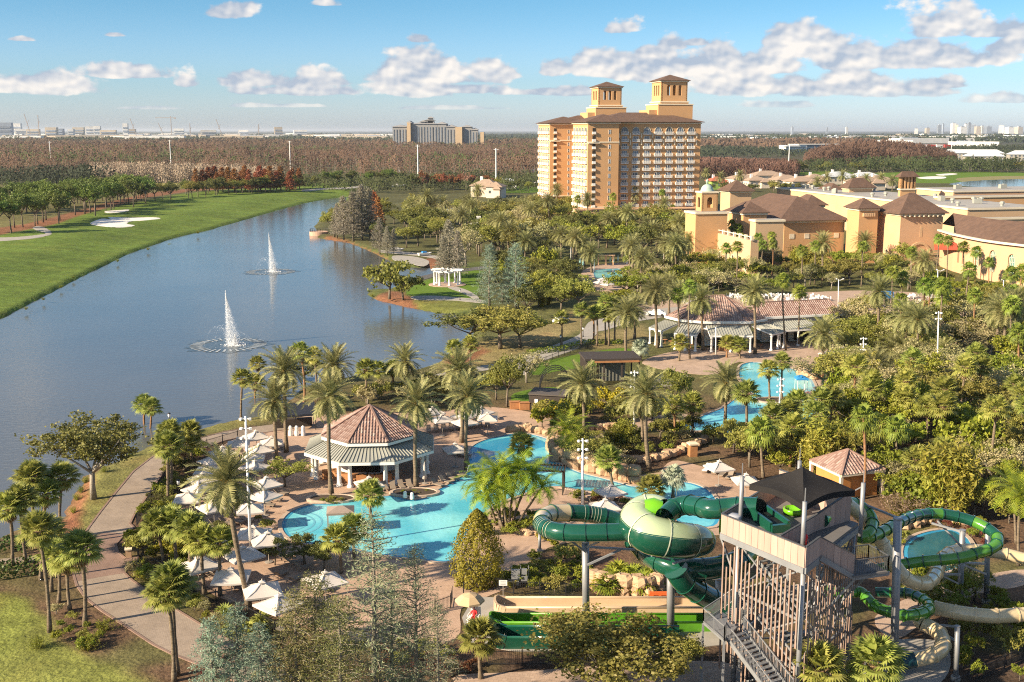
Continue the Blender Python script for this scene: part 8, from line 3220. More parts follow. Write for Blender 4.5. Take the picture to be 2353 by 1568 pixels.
fill([(2060,760),(2353,790),(2353,960),(2100,930),(2040,880)],27,['oak', 'grey', 'grey', 'oak', 'lime'],(6.5,10.5),(.46,.62), 'feathery tree on the upper eastern slope', seed=10, gap=.52)
fill([(1900,910),(2100,920),(2353,960),(2353,1110),(2180,1110),(2030,1050),(1920,1010)],34,['oak', 'grey', 'grey', 'oak', 'lime', 'bushl'],(5.5,9),(.45,.6), 'dense tree on the middle eastern slope', seed=11, gap=.5)
fill([(1640,1022),(1900,1020),(2040,1060),(1980,1075),(1900,1060),(1800,1110),(1720,1075),(1650,1045)],18,['oak', 'oakd', 'bush', 'lime', 'oak'],(4,7),(.45,.62), 'leafy tree between east pool and sun deck', seed=12, gap=.52)
fill([(2060,1225),(2110,1215),(2240,1205),(2300,1240),(2240,1290),(2110,1330),(2060,1290)],12,['bush', 'bushl', 'bushr'],(1.0,2.4),(.5,.7), 'shrub round the splash pool inside the loop', 'shrub', 'garden_shrub', seed=41, gap=.6)
fill([(2010,1110),(2100,1120),(2353,1120),(2353,1210),(2240,1200),(2060,1190)],22,['oak', 'bushl', 'lime', 'bush', 'grey'],(3.5,6.5),(.48,.62), 'garden tree above the green slide loop', seed=13, gap=.52)
fill([(1300,985),(1500,965),(1640,985),(1640,1030),(1560,1050),(1440,1080),(1340,1060),(1300,1030)],26,['bush', 'bushl', 'bushg', 'bush', 'oak'],(1.6,3.6),(.5,.7), 'shrub in the rocky lagoon garden', 'shrub', 'garden_shrub', seed=14, gap=.6)
fill([(1180,930),(1260,950),(1330,940),(1500,930),(1560,950),(1480,970),(1300,990),(1220,985)],20,['bush', 'bushl', 'oakd', 'bushy'],(2,4.5),(.45,.65), 'shrub behind the rock ledge of the upper pool', 'shrub', 'garden_shrub', seed=15, gap=.6)
fill([(700,925),(850,905),(1000,880),(1100,860),(1130,900),(1000,930),(860,940),(720,950)],30,['bush', 'bushl', 'bushg', 'oakd', 'bush'],(1.5,4.0),(.5,.7), 'shrub between lake shore and pool bar', 'shrub', 'garden_shrub', seed=16, gap=.6)
fill([(310,1240),(345,1220),(420,1240),(445,1330),(380,1300),(330,1290)],16,['bushy', 'bushl', 'bushy', 'bush'],(1.6,3.0),(.5,.65), 'yellow croton shrub beside the path bay', 'shrub', 'garden_shrub', seed=17, gap=.55)
fill([(330,1180),(395,1060),(440,1020),(470,1040),(425,1110),(400,1200),(350,1225)],26,['bush', 'bushl', 'bush', 'oakd'],(1.2,2.6),(.5,.7), 'shrub on the planted bank between path and umbrellas', 'shrub', 'garden_shrub', seed=18, gap=.55)
fill([(300,1310),(340,1320),(470,1400),(620,1470),(560,1480),(420,1390),(310,1330)],22,['bush', 'bushl', 'bushr', 'bushg'],(0.8,1.8),(.5,.7), 'low shrub under the southern fence', 'shrub', 'garden_shrub', seed=19, gap=.6)
fill([(1190,1290),(1320,1270),(1360,1330),(1340,1368),(1180,1362),(1120,1352)],24,['bush', 'bushl', 'bushl', 'bushy'],(0.9,2.4),(.5,.65), 'shrub in the bed behind the tan trough', 'shrub', 'garden_shrub', seed=20, gap=.6)
fill([(2060,1330),(2353,1360),(2353,1568),(2220,1568),(2180,1450),(2080,1420)],22,['bush', 'bushg', 'lime', 'bushl', 'oak'],(1.5,4.2),(.38,.5), 'young shrub on the mulch slope below the slides', 'shrub', 'garden_shrub', seed=21, gap=.75)
fill([(100,1400),(200,1420),(260,1480),(190,1500),(120,1470)],9,['bushg', 'bush', 'bushl'],(0.7,1.5),(.5,.7), 'low shrub in the mulch under the sabal cluster', 'shrub', 'garden_shrub', seed=22, gap=.8)
fill([(1100,1195),(1240,1190),(1235,1225),(1170,1240),(1110,1230)],14,['bushl', 'bush', 'bushl'],(0.8,2.0),(.5,.65), 'lush shrub at the foot of the feather palms', 'shrub', 'garden_shrub', seed=23, gap=.6)
fill([(470,1160),(610,1150),(640,1250),(660,1290),(560,1300),(480,1240)],14,['bush', 'oakd', 'bush'],(0.7,1.6),(.5,.7), 'clipped shrub between the western loungers', 'shrub', 'garden_shrub', seed=24, gap=1.1, avoid=True)
fill([(1320,1130),(1440,1140),(1440,1165),(1330,1160)],8,['bush', 'bushr', 'bushl'],(0.8,1.8),(.5,.65), 'shrub at the pool channel above the looping slide', 'shrub', 'garden_shrub', seed=25, gap=.7)
fill([(1230,1235),(1330,1225),(1330,1250),(1240,1265)],8,['bushy', 'bush'],(0.7,1.3),(.5,.7), 'yellow shrub under the cream slide bend', 'shrub', 'garden_shrub', seed=26, gap=.7)
fill([(870,1500),(1060,1480),(1090,1560),(1000,1600),(850,1580)],14,['bushr', 'bush', 'bushg', 'bushr'],(0.9,2.2),(.5,.7), 'reddish shrub round the foreground cypresses', 'shrub', 'garden_shrub', seed=27, gap=.7)
fill([(450,1480),(640,1490),(700,1560),(480,1580)],14,['bushr', 'bushg', 'bush'],(0.9,2.0),(.5,.7), 'rusty shrub at the foot of the blue-green cypresses', 'shrub', 'garden_shrub', seed=28, gap=.7)
fill([(735,1155),(790,1146),(790,1158),(745,1162)],5,['bushl', 'bush'],(0.5,0.9),(.7,.9), 'low green plant in the round pool planter', 'shrub', 'garden_shrub', seed=29, gap=.5, avoid=False)
fill([(925,1135),(980,1128),(980,1142),(935,1146)],5,['bushl', 'bush'],(0.5,0.9),(.7,.9), 'low green plant in the scalloped pool planter', 'shrub', 'garden_shrub', seed=30, gap=.5, avoid=False)
fill([(1750,915),(1815,912),(1815,930),(1760,932)],6,['bushl', 'bush'],(0.5,1.0),(.7,.9), 'low green plant on the palm islet', 'shrub', 'garden_shrub', seed=31, gap=.5, avoid=False)
for (x, yb, yt, w_) in [(1895,1105,960,.9),(1912,1110,985,.8),(1870,1108,990,.8),(2170,1190,1005,.8),(2185,1200,1030,.8),(2155,1195,1050,.8),(1985,990,905,.8),(1955,1000,930,.8),(1430,1035,960,.9),(1420,1030,975,.9),(1400,1036,985,.8),(1230,690,640,.9),(1260,700,650,.9),(1245,705,660,.9),(2045,640,585,.9),(2060,640,590,.9),(1830,620,565,1.0),(1850,622,570,1.0),(1880,622,575,1.0)]:
 canes('bamboo', x, yb, yt, w_ * 1.1, 'yellow-green bamboo clump in the resort gardens')
for (x, yb, yt, w_) in [(2115,1190,1125,.9),(2080,1188,1130,.9),(2060,1180,1135,.8),(2140,1196,1140,.9)]:
 canes('dry', x, yb, yt, w_ * 1.6, 'dry brown shrub with bare stems above the slide loop', 'bare_shrub', 'shrub')
for (x, y) in [(178,1150),(186,1132),(170,1180),(196,1110),(238,1085),(520,966),(300,1050),(848,672),(856,682),(168,640),(390,566),(60,712),(140,662),(270,602),(455,537),(100,690),(340,575)]:
 canes('reed', x, y, y - (16 if y > 900 else 7),1.3, 'tuft of shore grass at the lake edge', 'shore_grass', 'grass')
for (x, y) in [(315,1310),(330,1330),(345,1345),(365,1350),(210,1480),(200,1495),(85,1490),(240,1450)]:
 canes('reed', x, y, y - 28,1.5, 'clump of tall ornamental grass along the lakeside path', 'ornamental_grass', 'grass')
rp = random.Random(8)

def scatter(kind, region, n, hr, lab, sc_, seed):
 rp.seed(seed)
 w, c = wpoly(region),0
 while c < n:
  px = rp.uniform(min(q[0] for q in region), max(q[0] for q in region))
  py = rp.uniform(min(q[1] for q in region), max(q[1] for q in region))
  g = G(px, py)
  if sdist(g.x, g.y, w) > 0 or any(sdist(g.x, g.y, q) < 1 for q in AV):
   continue
  h = rp.uniform(*hr)
  sx, sy = screen((g.x + rp.uniform(-.4,.4), g.y, h))
  palm(kind, px, py, sx, sy, lab, rp.uniform(*sc_), group=lab)
  c += 1

scatter('sabal', [(1900,910),(2100,920),(2353,960),(2353,1130),(2180,1110),(2030,1050),(1920,1010)],16,(6,10), 'sabal palm standing among the trees of the eastern slope', (.95,1.15),1)
scatter('wash', [(1930,720),(2353,720),(2353,900),(2060,890)],16,(9,13), 'tall fan palm above the upper eastern trees', (1.0,1.2),2)
scatter('date', [(1960,760),(2353,780),(2353,930),(2080,900)],8,(8,11), 'date palm above the upper eastern trees', (1.0,1.2),3)
scatter('wash', [(1640,615),(2100,620),(2200,670),(1900,668),(1660,680)],14,(9,13), 'fan palm in the belt before the stucco halls', (1.0,1.2),4)
scatter('date', [(1240,500),(1560,500),(1560,600),(1260,600)],14,(10,14), 'date palm rising through the grove before the hotel', (1.1,1.3),5)
scatter('wash', [(1290,490),(1580,490),(1580,530),(1290,530)],16,(13,18), 'fan palm along the hotel foot', (1.0,1.25),6)
scatter('date', [(1430,640),(1640,620),(1640,690),(1440,700)],7,(8,11), 'date palm between garden pool and restaurant', (1.0,1.2),7)
scatter('date', [(960,500),(1230,490),(1230,590),(1080,600)],12,(10,13), 'date palm rising through the grove across the lake', (1.1,1.3),8)
scatter('sabal', [(1640,1010),(1900,1010),(1990,1070),(1720,1080)],8,(5,8), 'sabal palm between east pool and sun deck', (1.0,1.15),9)

# ================================================================ far country
random.seed(5)
rf_ = np.random.default_rng(77)

def PX(px, Y):
 return (px - CX) / FPX * (Y * CP + H * SP)

def forest(name, lab, x0, x1, Y0, Y1, n, hr, wr, lm, ncard, csize, zbase=0.0, rows=1.0, hump=None, trunks=0.0, stretch=1.6, clump=False):
 Y = np.sqrt(rf_.uniform(Y0 ** 2, Y1 ** 2, n)) if rows == 1.0 else Y0 + (Y1 - Y0) * rf_.uniform(0,1, n) ** rows
 px = rf_.uniform(x0, x1, n)
 X = (px - CX) / FPX * (Y * CP + H * SP)
 if clump:
  ci = rf_.integers(0,22, n)
  cx0, cy0 = rf_.uniform(x0, x1,22), rf_.uniform(Y0, Y1,22)
  Y = cy0[ci] + rf_.normal(0,35, n)
  X = (cx0[ci] - CX) / FPX * Y + rf_.normal(0,60, n)
 h = rf_.uniform(*hr, n)
 h = h * (1 + 0.22 * noise2(X, Y, 0.02,1.0) + 0.15 * noise2(X, Y, 0.007,4.0))
 if hump is not None:
  h = h * hump(px)
 w = h * rf_.uniform(*wr, n)
 k = ncard
 t = rf_.uniform(0,1,(n, k))
 prof = np.sqrt(np.clip(1 - (t * 1.05 - 0.25) ** 2 * 1.5,0.05,1))
 a = rf_.uniform(0,2 * math.pi, (n, k))
 q = np.sqrt(rf_.uniform(0.15,1,(n, k))) * prof
 c = np.stack([X[:, None] + np.cos(a) * q * w[:, None], Y[:, None] + np.sin(a) * q * w[:, None], zbase + h[:, None] * (0.18 + 0.82 * t)],-1).reshape(-1,3)
 nr = np.stack([np.cos(a) * 0.7 - 0.4, np.sin(a) * 0.7 - 0.4,0.9 + 0 * a],-1).reshape(-1,3)
 sz = np.repeat(h * csize, k)
 m = NPM()
 v_c, f_c = cards(c, nr, sz, 1.1, rf_, 0.28)
 v_c = v_c.reshape(-1,4,3)
 zc_ = v_c[:, :, 2].mean(1, keepdims=True)
 v_c[:, :, 2] = zc_ + (v_c[:, :, 2] - zc_) * stretch
 m.add((v_c.reshape(-1,3), f_c),0)
 mats = [lm]
 if trunks:
  nt = int(n * trunks)
  a_ = np.stack([X[:nt], Y[:nt], np.zeros(nt)],1)
  b_ = np.stack([X[:nt], Y[:nt], h[:nt] * 0.9],1)
  m.add(sticks(a_, b_, h[:nt] * 0.012, h[:nt] * 0.004),1)
  mats = [lm, B_GREY]
 o = link(name, m.mesh(name, mats))
 tag(o, lab, 'woodland', None, 'stuff')
 return o

L_BRN2 = leafmat('leaf_swamp_brown', (0.145,0.090,0.056),(0.18,0.116,0.074),0.45,0.8, patch=0.012)
L_RED2 = leafmat('leaf_swamp_red', (0.155,0.092,0.060),(0.20,0.124,0.082),0.45,0.8, patch=0.02)
L_GRN2 = leafmat('leaf_far_green', (0.066,0.082,0.028),(0.095,0.112,0.040),0.45,0.8, patch=0.02)
L_DGR2 = leafmat('leaf_far_dark', (0.040,0.056,0.030),(0.058,0.075,0.040),0.45,0.8, patch=0.01)
forest('swamp_forest', 'leafless brown swamp forest stretching left of the hotel', -420,1290,930,2300,5600,(13,19),(.30,.45), L_BRN2,56,0.028, trunks=0.8)
forest('swamp_forest', 'farther brown swamp forest below the distant grey hotel', -300,1300,2300,3600,3200,(13,18),(.5,.8), L_BRN2,20,0.09)
forest('evergreen_patch', 'green patches scattered through the brown swamp forest', -300,1290,1000,2200,800,(13,19),(.5,.8), L_GRN2,30,0.05, clump=True)
forest('evergreen_belt', 'dark evergreen belt between swamp forest and the far city', -300,1250,3400,5200,2200,(10,15),(1.0,1.5), L_DGR2,12,0.22)
forest('bare_wood', 'pale beige leafless wood behind the rust cypresses', 215,640,850,980,560,(12,16),(.26,.36), L_BEIGE, 60,0.024, trunks=1.0)
forest('dark_understory', 'dark green thicket at the left end of the golf course', -400,250,830,960,420,(8,15),(.5,.7), L_DGR2,40,0.05)
forest('green_thicket', 'mixed green thicket behind the golf pond', 690,1240,760,930,420,(6,11),(.5,.7), L_GRN2,40,0.05)
forest('swamp_forest', 'reddish leafless cypress grove right of the hotel', 1590,1830,1000,1200,700,(12,17),(.24,.34), L_RED2,80,0.026, trunks=0.9, stretch=2.4)
forest('swamp_forest', 'brown cypress dome behind the right-hand golf course', 1850,2195,1300,1620,1300,(12,17),(.26,.36), L_RED2,64,0.026, stretch=2.4, hump=lambda p: 0.75 + 0.85 * np.sin(np.pi * np.clip((p - 1850) / 345,0,1)) ** 0.7)
forest('green_thicket', 'band of green trees along the right-hand golf course', 1800,2500,1140,1250,330,(9,15),(.5,.7), L_GRN2,60,0.045, trunks=0.5)
forest('evergreen_belt', 'dark trees around the far offices right of the hotel', 1560,2500,1750,2600,1500,(7,11),(.8,1.2), L_DGR2,16,0.12)
forest('swamp_forest', 'distant brown woods toward the right-hand skyline', 1560,2000,2500,3800,900,(12,17),(.9,1.3), L_RED2,12,0.2)
forest('evergreen_belt', 'farthest dark green woods below the right-hand skyline', 1400,2600,3800,7500,1800,(10,16),(2.0,3.0), L_DGR2,10,0.4)
forest('evergreen_belt', 'farthest dark green woods below the left-hand skyline', -300,1400,5500,9500,1700,(9,14),(2.5,3.5), L_DGR2,10,0.45)
def row(kind, pts, n, hr, rr, lab, name='golf_tree', jit=6, grp=None):
 w = [GT(x, y) for x, y in pts]
 L_ = [0]
 for a, c in zip(w[:-1], w[1:]):
  L_.append(L_[-1] + (c - a).length)
 for k in range(n):
  s_ = L_[-1] * (k + random.uniform(0.1,0.9)) / n
  i = max(j for j in range(len(L_) - 1) if L_[j] <= s_)
  p = w[i].lerp(w[i + 1],(s_ - L_[i]) / (L_[i + 1] - L_[i]))
  p = Vector((p.x + random.uniform(-jit, jit), p.y + random.uniform(-jit, jit),0))
  p.z = TZ(p.x, p.y)
  h = random.uniform(*hr)
  plant(random.choice(kind), name, lab, 'tree', p, h * random.uniform(*rr), h * random.uniform(*rr), h, grp or lab)

row(['pine'],[(-60,545),(40,528),(110,514),(180,496),(260,478),(340,462)],30,(13,17),(.36,.48), 'bright green pine on the golf rough left of the lake', 'pine_tree', 9)
row(['pine'],[(-60,500),(60,486),(180,470),(300,454)],34,(12,16),(.36,.46), 'pine in the second row beyond the sand bunkers', 'pine_tree', 10)
row(['oakd', 'oak'],[(190,476),(300,466),(420,456),(540,446),(690,438)],28,(10,13),(.36,.48), 'dark oak in the row along the fairway edge', 'oak_tree', 5)
row(['oakd'],[(420,448),(560,440),(660,434)],10,(9,12),(.4,.5), 'dark oak in front of the rust cypresses', 'oak_tree', 5)
for k in range(20):
 x = 455 + k * 12.2 + random.uniform(-5,5)
 cypress('rust', x, 443 - (x - 455) * 0.02 + random.uniform(-4,3),386 + random.uniform(-7,10) + (8 if 540 < x < 560 else 0), random.uniform(1.4,1.9), 'rust red cypress in the row beyond the fairway')
row(['oakd', 'pine'],[(705,430),(780,426),(860,424),(930,422)],16,(9,13),(.34,.45), 'dark pine row behind the tip of the lake', 'pine_tree', 6)
row(['rusty', 'farbrown', 'rusty', 'oakd'],[(940,440),(1000,436),(1060,438),(1120,440)],16,(10,15),(.3,.4), 'autumn brown tree in the clump behind the wooded point', 'autumn_tree', 10)
row(['oakd', 'oak'],[(1050,440),(1140,436),(1230,440)],10,(7,11),(.4,.5), 'green tree near the pale golf villa', 'golf_tree', 10)
row(['oakd', 'oak', 'faroak'],[(1640,445),(1760,440),(1860,448),(1960,446)],18,(6,9),(.45,.6), 'dark tree in the hedge row behind the pavilions', 'garden_tree', 8)
row(['oak', 'faroak'],[(1830,398),(1950,396),(2080,392),(2200,390),(2353,392)],22,(9,14),(.4,.52), 'green tree bordering the right-hand golf green', 'golf_tree', 8)
row(['oakd'],[(1700,480),(1740,478),(1780,482)],5,(5,8),(.5,.6), 'round tree beside the lone roofed pavilion', 'garden_tree', 4)
M_POND = watermat('pond_water', (0.03,0.07,0.11),(0.04,0.08,0.12),0.08,0.8,0.15,0.03)
sheet('golf_green', [(1980,402),(2080,396),(2220,395),(2360,398),(2420,410),(2300,420),(2120,421),(2000,414)], M_LAWN, 0.06,4)
sheet('golf_green', [(1820,397),(1900,394),(1960,396),(1940,402),(1850,402)], M_LAWN, 0.06,4)
sheet('golf_green', [(560,425),(700,418),(820,414),(920,416),(960,424),(860,428),(700,430)], M_LAWN, 0.06,4)
sheet('golf_green', [(1080,432),(1160,428),(1240,432),(1240,442),(1120,444)], M_LAWN, 0.06,4)
sheet('golf_rough', [(690,404),(780,400),(930,398),(960,404),(800,410)], mat('dry_grass', (0.22,0.19,0.07),0.95),0.05,4)
sheet('golf_rough', [(2200,410),(2360,405),(2420,418),(2260,424)], mat('dry_grass', (0.22,0.19,0.07),0.95),0.10,4)
sheet('golf_pond', [(2180,424),(2260,415),(2380,413),(2420,426),(2300,432)], M_POND, 0.14,4)
sheet('golf_pond', [(735,404),(780,400),(820,402),(800,408),(750,409)], M_POND, 0.14,4)
sheet('golf_pond', [(880,400),(930,398),(960,402),(930,407),(890,407)], M_POND, 0.14,4)
sheet('golf_pond', [(960,480),(1040,476),(1110,478),(1130,486),(1040,490),(970,490)], M_POND, 0.14,4)
for (q, lab) in (([(2108,409),(2140,406),(2172,407),(2168,411),(2130,412)], 'b'),([(2150,402),(2185,399),(2200,401),(2170,404)], 'b'),([(840,426),(880,423),(930,424),(920,428),(870,430)], 'b'),([(700,432),(730,430),(745,432),(725,435)], 'b')):
 sheet('sand_bunker', q, M_SAND, 0.16,4)
sheet('car_park', [(1180,388),(1290,384),(1290,396),(1200,398)], M_ASPH, 0.05,0)
M_VROOF = mat('villa_roof', (0.36,0.265,0.19),0.9,(0.28,0.20,0.15),0.4,0.8)
M_VWALL = mat('villa_wall', (0.62,0.54,0.44),0.9,(0.55,0.47,0.38),0.4,0.6)
M_METROOF = mat('white_metal_roof', (0.55,0.57,0.58),0.5,(0.47,0.49,0.50),0.3,0.6)

def villa(px, Y, w, d, h, rise, lab, roof=None, wall=None, rz=None, chim=True, name='villa'):
 x = PX(px, Y)
 t = thing(name, lab, 'house', (x, Y, 0), AROT if rz is None else rz)
 part('wall', 'box', ((0,0, h / 2),(w, d, h)), wall or M_VWALL, t)
 s_ = MB()
 s_.hip((0,0,0), w, d, h, rise, over=0.9)
 r_ = s_.build('roof', roof or M_VROOF, t)
 s_ = MB()
 s_.hip((w * 0.25,-d * 0.4,0), w * 0.45, d * 0.6, h * 0.8, rise * 0.8, over=0.7)
 s_.build('porch_roof', roof or M_VROOF, t)
 part('porch_wall', 'box', ((w * 0.25,-d * 0.4, h * 0.4),(w * 0.42, d * 0.55, h * 0.8)), wall or M_VWALL, t)
 if chim:
  part('chimney', 'box', ((-w * 0.2,0.5, h + rise * 0.7),(1.6,1.6, rise * 1.6)), M_WHITE, r_)
 n = int(w / 4)
 for k in range(n):
  part('window', 'box', ((-w / 2 + (k + 0.5) * w / n, -d / 2 - 0.03, h * 0.55),(1.5,0.08,1.7)), M_GLASS, t)
  part('window', 'box', ((-w / 2 - 0.03,-d / 2 + (k + 0.5) * d / n, h * 0.55),(0.08,1.4,1.7)), M_GLASS, t)
 return t

for (px, Y, w, d, h, r_, lab) in ((1702,700,16,14,6.5,3.2, 'tan-roofed villa nearest the hotel among brown shrubs'),(1760,760,22,14,6.5,3.5, 'tan-roofed villa with white chimney at the grove edge'),(1735,690,14,12,5.5,3, 'low tan villa before the reddish grove'),(1805,690,18,14,6,3.4, 'tan-roofed villa left of the middle of the villa row'),
         (1840,665,18,14,6,3.4, 'tan villa with tall white chimney in the villa row'),(1870,720,14,12,6,3.0, 'small villa behind the row with white chimney'),(1985,665,20,14,6,3.4, 'tan-roofed villa before the dark palms'),(2015,690,16,14,6,3.2, 'tan-roofed villa at the end of the row by the golf green')):
 villa(px, Y + 150, w * 1.15, d * 1.15, h, r_, lab)
villa(1925,900,24,14,6,3.6, 'white metal-roofed clubhouse beside the golf green', M_METROOF)
villa(1985,910,22,13,5.5,3.4, 'second white metal-roofed clubhouse with green gable', M_METROOF)
villa(1646,820,12,10,6,3.0, 'lime green villa with red roof beside the hotel corner', mat('red_roof', (0.42,0.12,0.07),0.9), mat('lime_wall', (0.30,0.42,0.10),0.9))
villa(1118,730,17,13,7,3.8, 'pale two-storey golf villa left of the hotel', M_VROOF, M_VWALL, R(-18))
villa(1140,715,10,10,7,3.0, 'small white annexe beside the pale golf villa', M_VROOF, M_VWALL, R(-18), False)
villa(1113,452,11,9,4.2,2.6, 'white-roofed garden pavilion in the grove across the lake', M_WHITE, M_WHITE, R(10))
villa(1162,830,16,8,5,2.0, 'white service building beyond the golf villas', M_METROOF, M_WHITE, R(5), False)
M_APT = mat('apartment_wall', (0.34,0.32,0.27),0.9,(0.28,0.26,0.22),0.2,0.7)
M_OFF = mat('office_glass', (0.05,0.10,0.16),0.15,(0.08,0.14,0.20),0.1,0.7, spec=0.6)
M_FARW = mat('far_white', (0.78,0.75,0.70),0.9,(0.52,0.50,0.47),0.02,0.8, objrand=0.25)
M_FARC = mat('far_cream', (0.60,0.50,0.38),0.9,(0.50,0.42,0.33),0.02,0.8, objrand=0.25)
M_FARG = mat('far_grey_blue', (0.30,0.34,0.40),0.7,(0.22,0.26,0.32),0.02,0.8, objrand=0.3)
M_GREYH = mat('grey_hotel_wall', (0.27,0.265,0.265),0.9,(0.22,0.22,0.22),0.02,0.7)
M_TANH = mat('tan_hotel_wall', (0.50,0.37,0.23),0.9,(0.44,0.32,0.2),0.02,0.7)

def slab(t, px, Y, w, h, d, m, z0=0.0, name='wall', rz=AROT):
 s_ = MB()
 s_.box((PX(px, Y), Y + d / 2, z0 + h / 2),(w, d, h), rz)
 return s_.build(name, m, t)

def apartments(px, Y, w, lab, h=11):
 t = thing('apartment_block', lab, 'apartment block', (PX(px, Y), Y, 0), R(-10))
 part('wall', 'box', ((0,8, h / 2),(w, 16, h)), M_APT, t)
 s_ = MB()
 s_.hip((0,8,0), w, 16, h, 5.0, over=1.2)
 s_.build('roof', M_METROOF, t)
 n = int(w / 5)
 for f in range(3):
  for k in range(n):
   part('window', 'box', ((-w / 2 + (k + 0.5) * w / n, -0.05,2.0 + f * 3.6),(2.4,0.15,1.8)), M_GLASS, t)
 return t

apartments(2235,1560,80, 'long grey apartment block with white metal roof')
apartments(2262,1420,46, 'nearer grey apartment block with white metal roof', 10)
apartments(2365,1480,50, 'grey apartment block cut by the picture edge')
of = thing('office_building', 'low blue glass office with white banded parking deck', 'office', (0,0,0))
slab(of, 1925,2120,170,16,40, M_OFF, name='glass_wall')
slab(of, 1826,2100,42,15,30, M_FARW, name='parking_deck')
for k in range(3):
 slab(of, 1826,2097,42.5,2.0,2, M_OFF, 2.2 + k * 4.4, 'deck_opening')
slab(of, 1925,2118,171,1.0,42, M_FARW, 16.0, 'parapet')
slab(of, 1985,2130,66,13,30, M_FARG, name='annex_wall')
gh = thing('distant_grey_hotel', 'large grey hotel with stepped wings and little cupolas on the horizon', 'hotel')
YH = 2600
for (x0, x1, top, d) in ((903,936,292,60),(936,946,283,60),(946,1005,285.5,50),(1005,1026,285.5,70),(1026,1047,292,60),(1062,1084,292.5,60),(1084,1098,299,50)):
 xm, w = (x0 + x1) / 2,(x1 - x0) / FPX * YH
 h = P(xm, top, YH).z
 slab(gh, xm, YH, w, h, d, M_GREYH, name='wing_wall', rz=0)
 s_ = MB()
 s_.hip((PX(xm, YH), YH + d / 2,0), w, d, h, 5, over=2)
 s_.build('roof', M_GREYH, gh)
 ncol = max(2, int(w / 6))
 for k in range(ncol):
  part('window_column', 'box', ((PX(xm, YH) - w / 2 + (k + 0.5) * w / ncol, YH - 0.4, h * 0.48),(1.9,0.8, h * 0.8)), M_GLASS, gh)
for (x0, x1, top, d) in ((936,944,282,66),(1047,1062,292,66),(1104,1112,304,60)):
 xm, w = (x0 + x1) / 2,(x1 - x0) / FPX * YH
 h = P(xm, top, YH - 8).z
 slab(gh, xm, YH - 8, w, h, d, M_TANH, name='bay_wall', rz=0)
for (xm, w, top) in ((974,14,280),(988,20,277),(990,11,272)):
 h = P(xm, top, YH).z
 slab(gh, xm, YH + 10, w, h, w, M_GREYH, name='cupola', rz=0)
 s_ = MB()
 s_.hip((PX(xm, YH), YH + 10 + w / 2,0), w, w, h, 4, over=3)
 s_.build('cupola_roof', M_GREYH, gh)
rs = random.Random(12)
LEFT = [(12,282,34, 'g'),(52,297,26, 'w'),(40,284,20, 'w'),(78,297,26, 'c'),(120,293,24, 'c'),(140,296,14, 'g'),(165,297,12, 'w'),(182,293,24, 'c'),(212,291,26, 'w'),(225,290,14, 'w'),(290,284,11, 'w'),(300,297,24, 'c'),(250,299,34, 'c'),(640,292,18, 'c'),(560,299,22, 'w'),(690,299,30, 'w'),(480,299,34, 'w'),(412,296,22, 'w')]
for (px, top, wpx, m) in LEFT:
 Y = rs.uniform(5600,7600)
 t = thing('distant_block', 'pale block on the left city skyline', 'building', (PX(px, Y), Y, 0), AROT)
 h = P(px, top, Y).z
 w = wpx / FPX * Y
 part('wall', 'box', ((0,0, h / 2),(w, 60, h)), {'w': M_FARW, 'c': M_FARC, 'g': M_FARG}[m], t)
 s_ = MB()
 s_.box((0,-31, h * 0.45),(w * 0.86,2, h * 0.12))
 s_.box((0,-31, h * 0.70),(w * 0.86,2, h * 0.12))
 s_.build('window_band', M_FARG, t)
 auto(t, 'pale block on the left city skyline', 'building', 'left skyline')
for k in range(70):
 px = rs.uniform(20,900)
 Y = rs.uniform(4600,7800)
 t = thing('distant_block', 'low warehouse roof below the left city skyline', 'building', (PX(px, Y), Y, 0), rs.uniform(-.2,.3))
 w, h = rs.uniform(60,240), rs.uniform(6,15) + Y * 0.0011
 part('wall', 'box', ((0,0, h / 2),(w, rs.uniform(40,90), h)), rs.choice([M_FARW, M_FARW, M_FARC]), t)
 part('roof_unit', 'box', ((w * 0.2,0, h + 1),(w * 0.3,20,2.5)), M_FARG, t)
 auto(t, 'low warehouse roof below the left city skyline', 'building', 'left warehouses')
sh = thing('tan_mall', 'long tan low building below the distant grey hotel', 'building')
slab(sh, 790,3000,110,11,60, M_TANH, name='wall')
slab(sh, 880,2950,90,12,60, M_TANH, name='wall')
for k in range(60):
 px = rs.uniform(1620,2360)
 Y = rs.uniform(3000,7800) if px > 1980 else rs.uniform(4200,8000)
 t = thing('distant_block', 'low pale building below the right-hand skyline', 'building', (PX(px, Y), Y, 0), rs.uniform(-.2,.3))
 w, h = rs.uniform(50,200), rs.uniform(6,14) + Y * 0.0008
 part('wall', 'box', ((0,0, h / 2),(w, rs.uniform(40,90), h)), rs.choice([M_FARW, M_FARW, M_FARC]), t)
 part('roof_unit', 'box', ((-w * 0.2,0, h + 1),(w * 0.3,20,2.5)), M_FARG, t)
 auto(t, 'low pale building below the right-hand skyline', 'building', 'right low buildings')
rw = thing('red_white_store', 'long white store with red panels on the right horizon', 'building')
for k in range(9):
 slab(rw, 2030 + k * 18,2350,15,13,30, M_FARW if k % 2 else mat('store_red', (0.45,0.06,0.05),0.8), name='facade_panel')
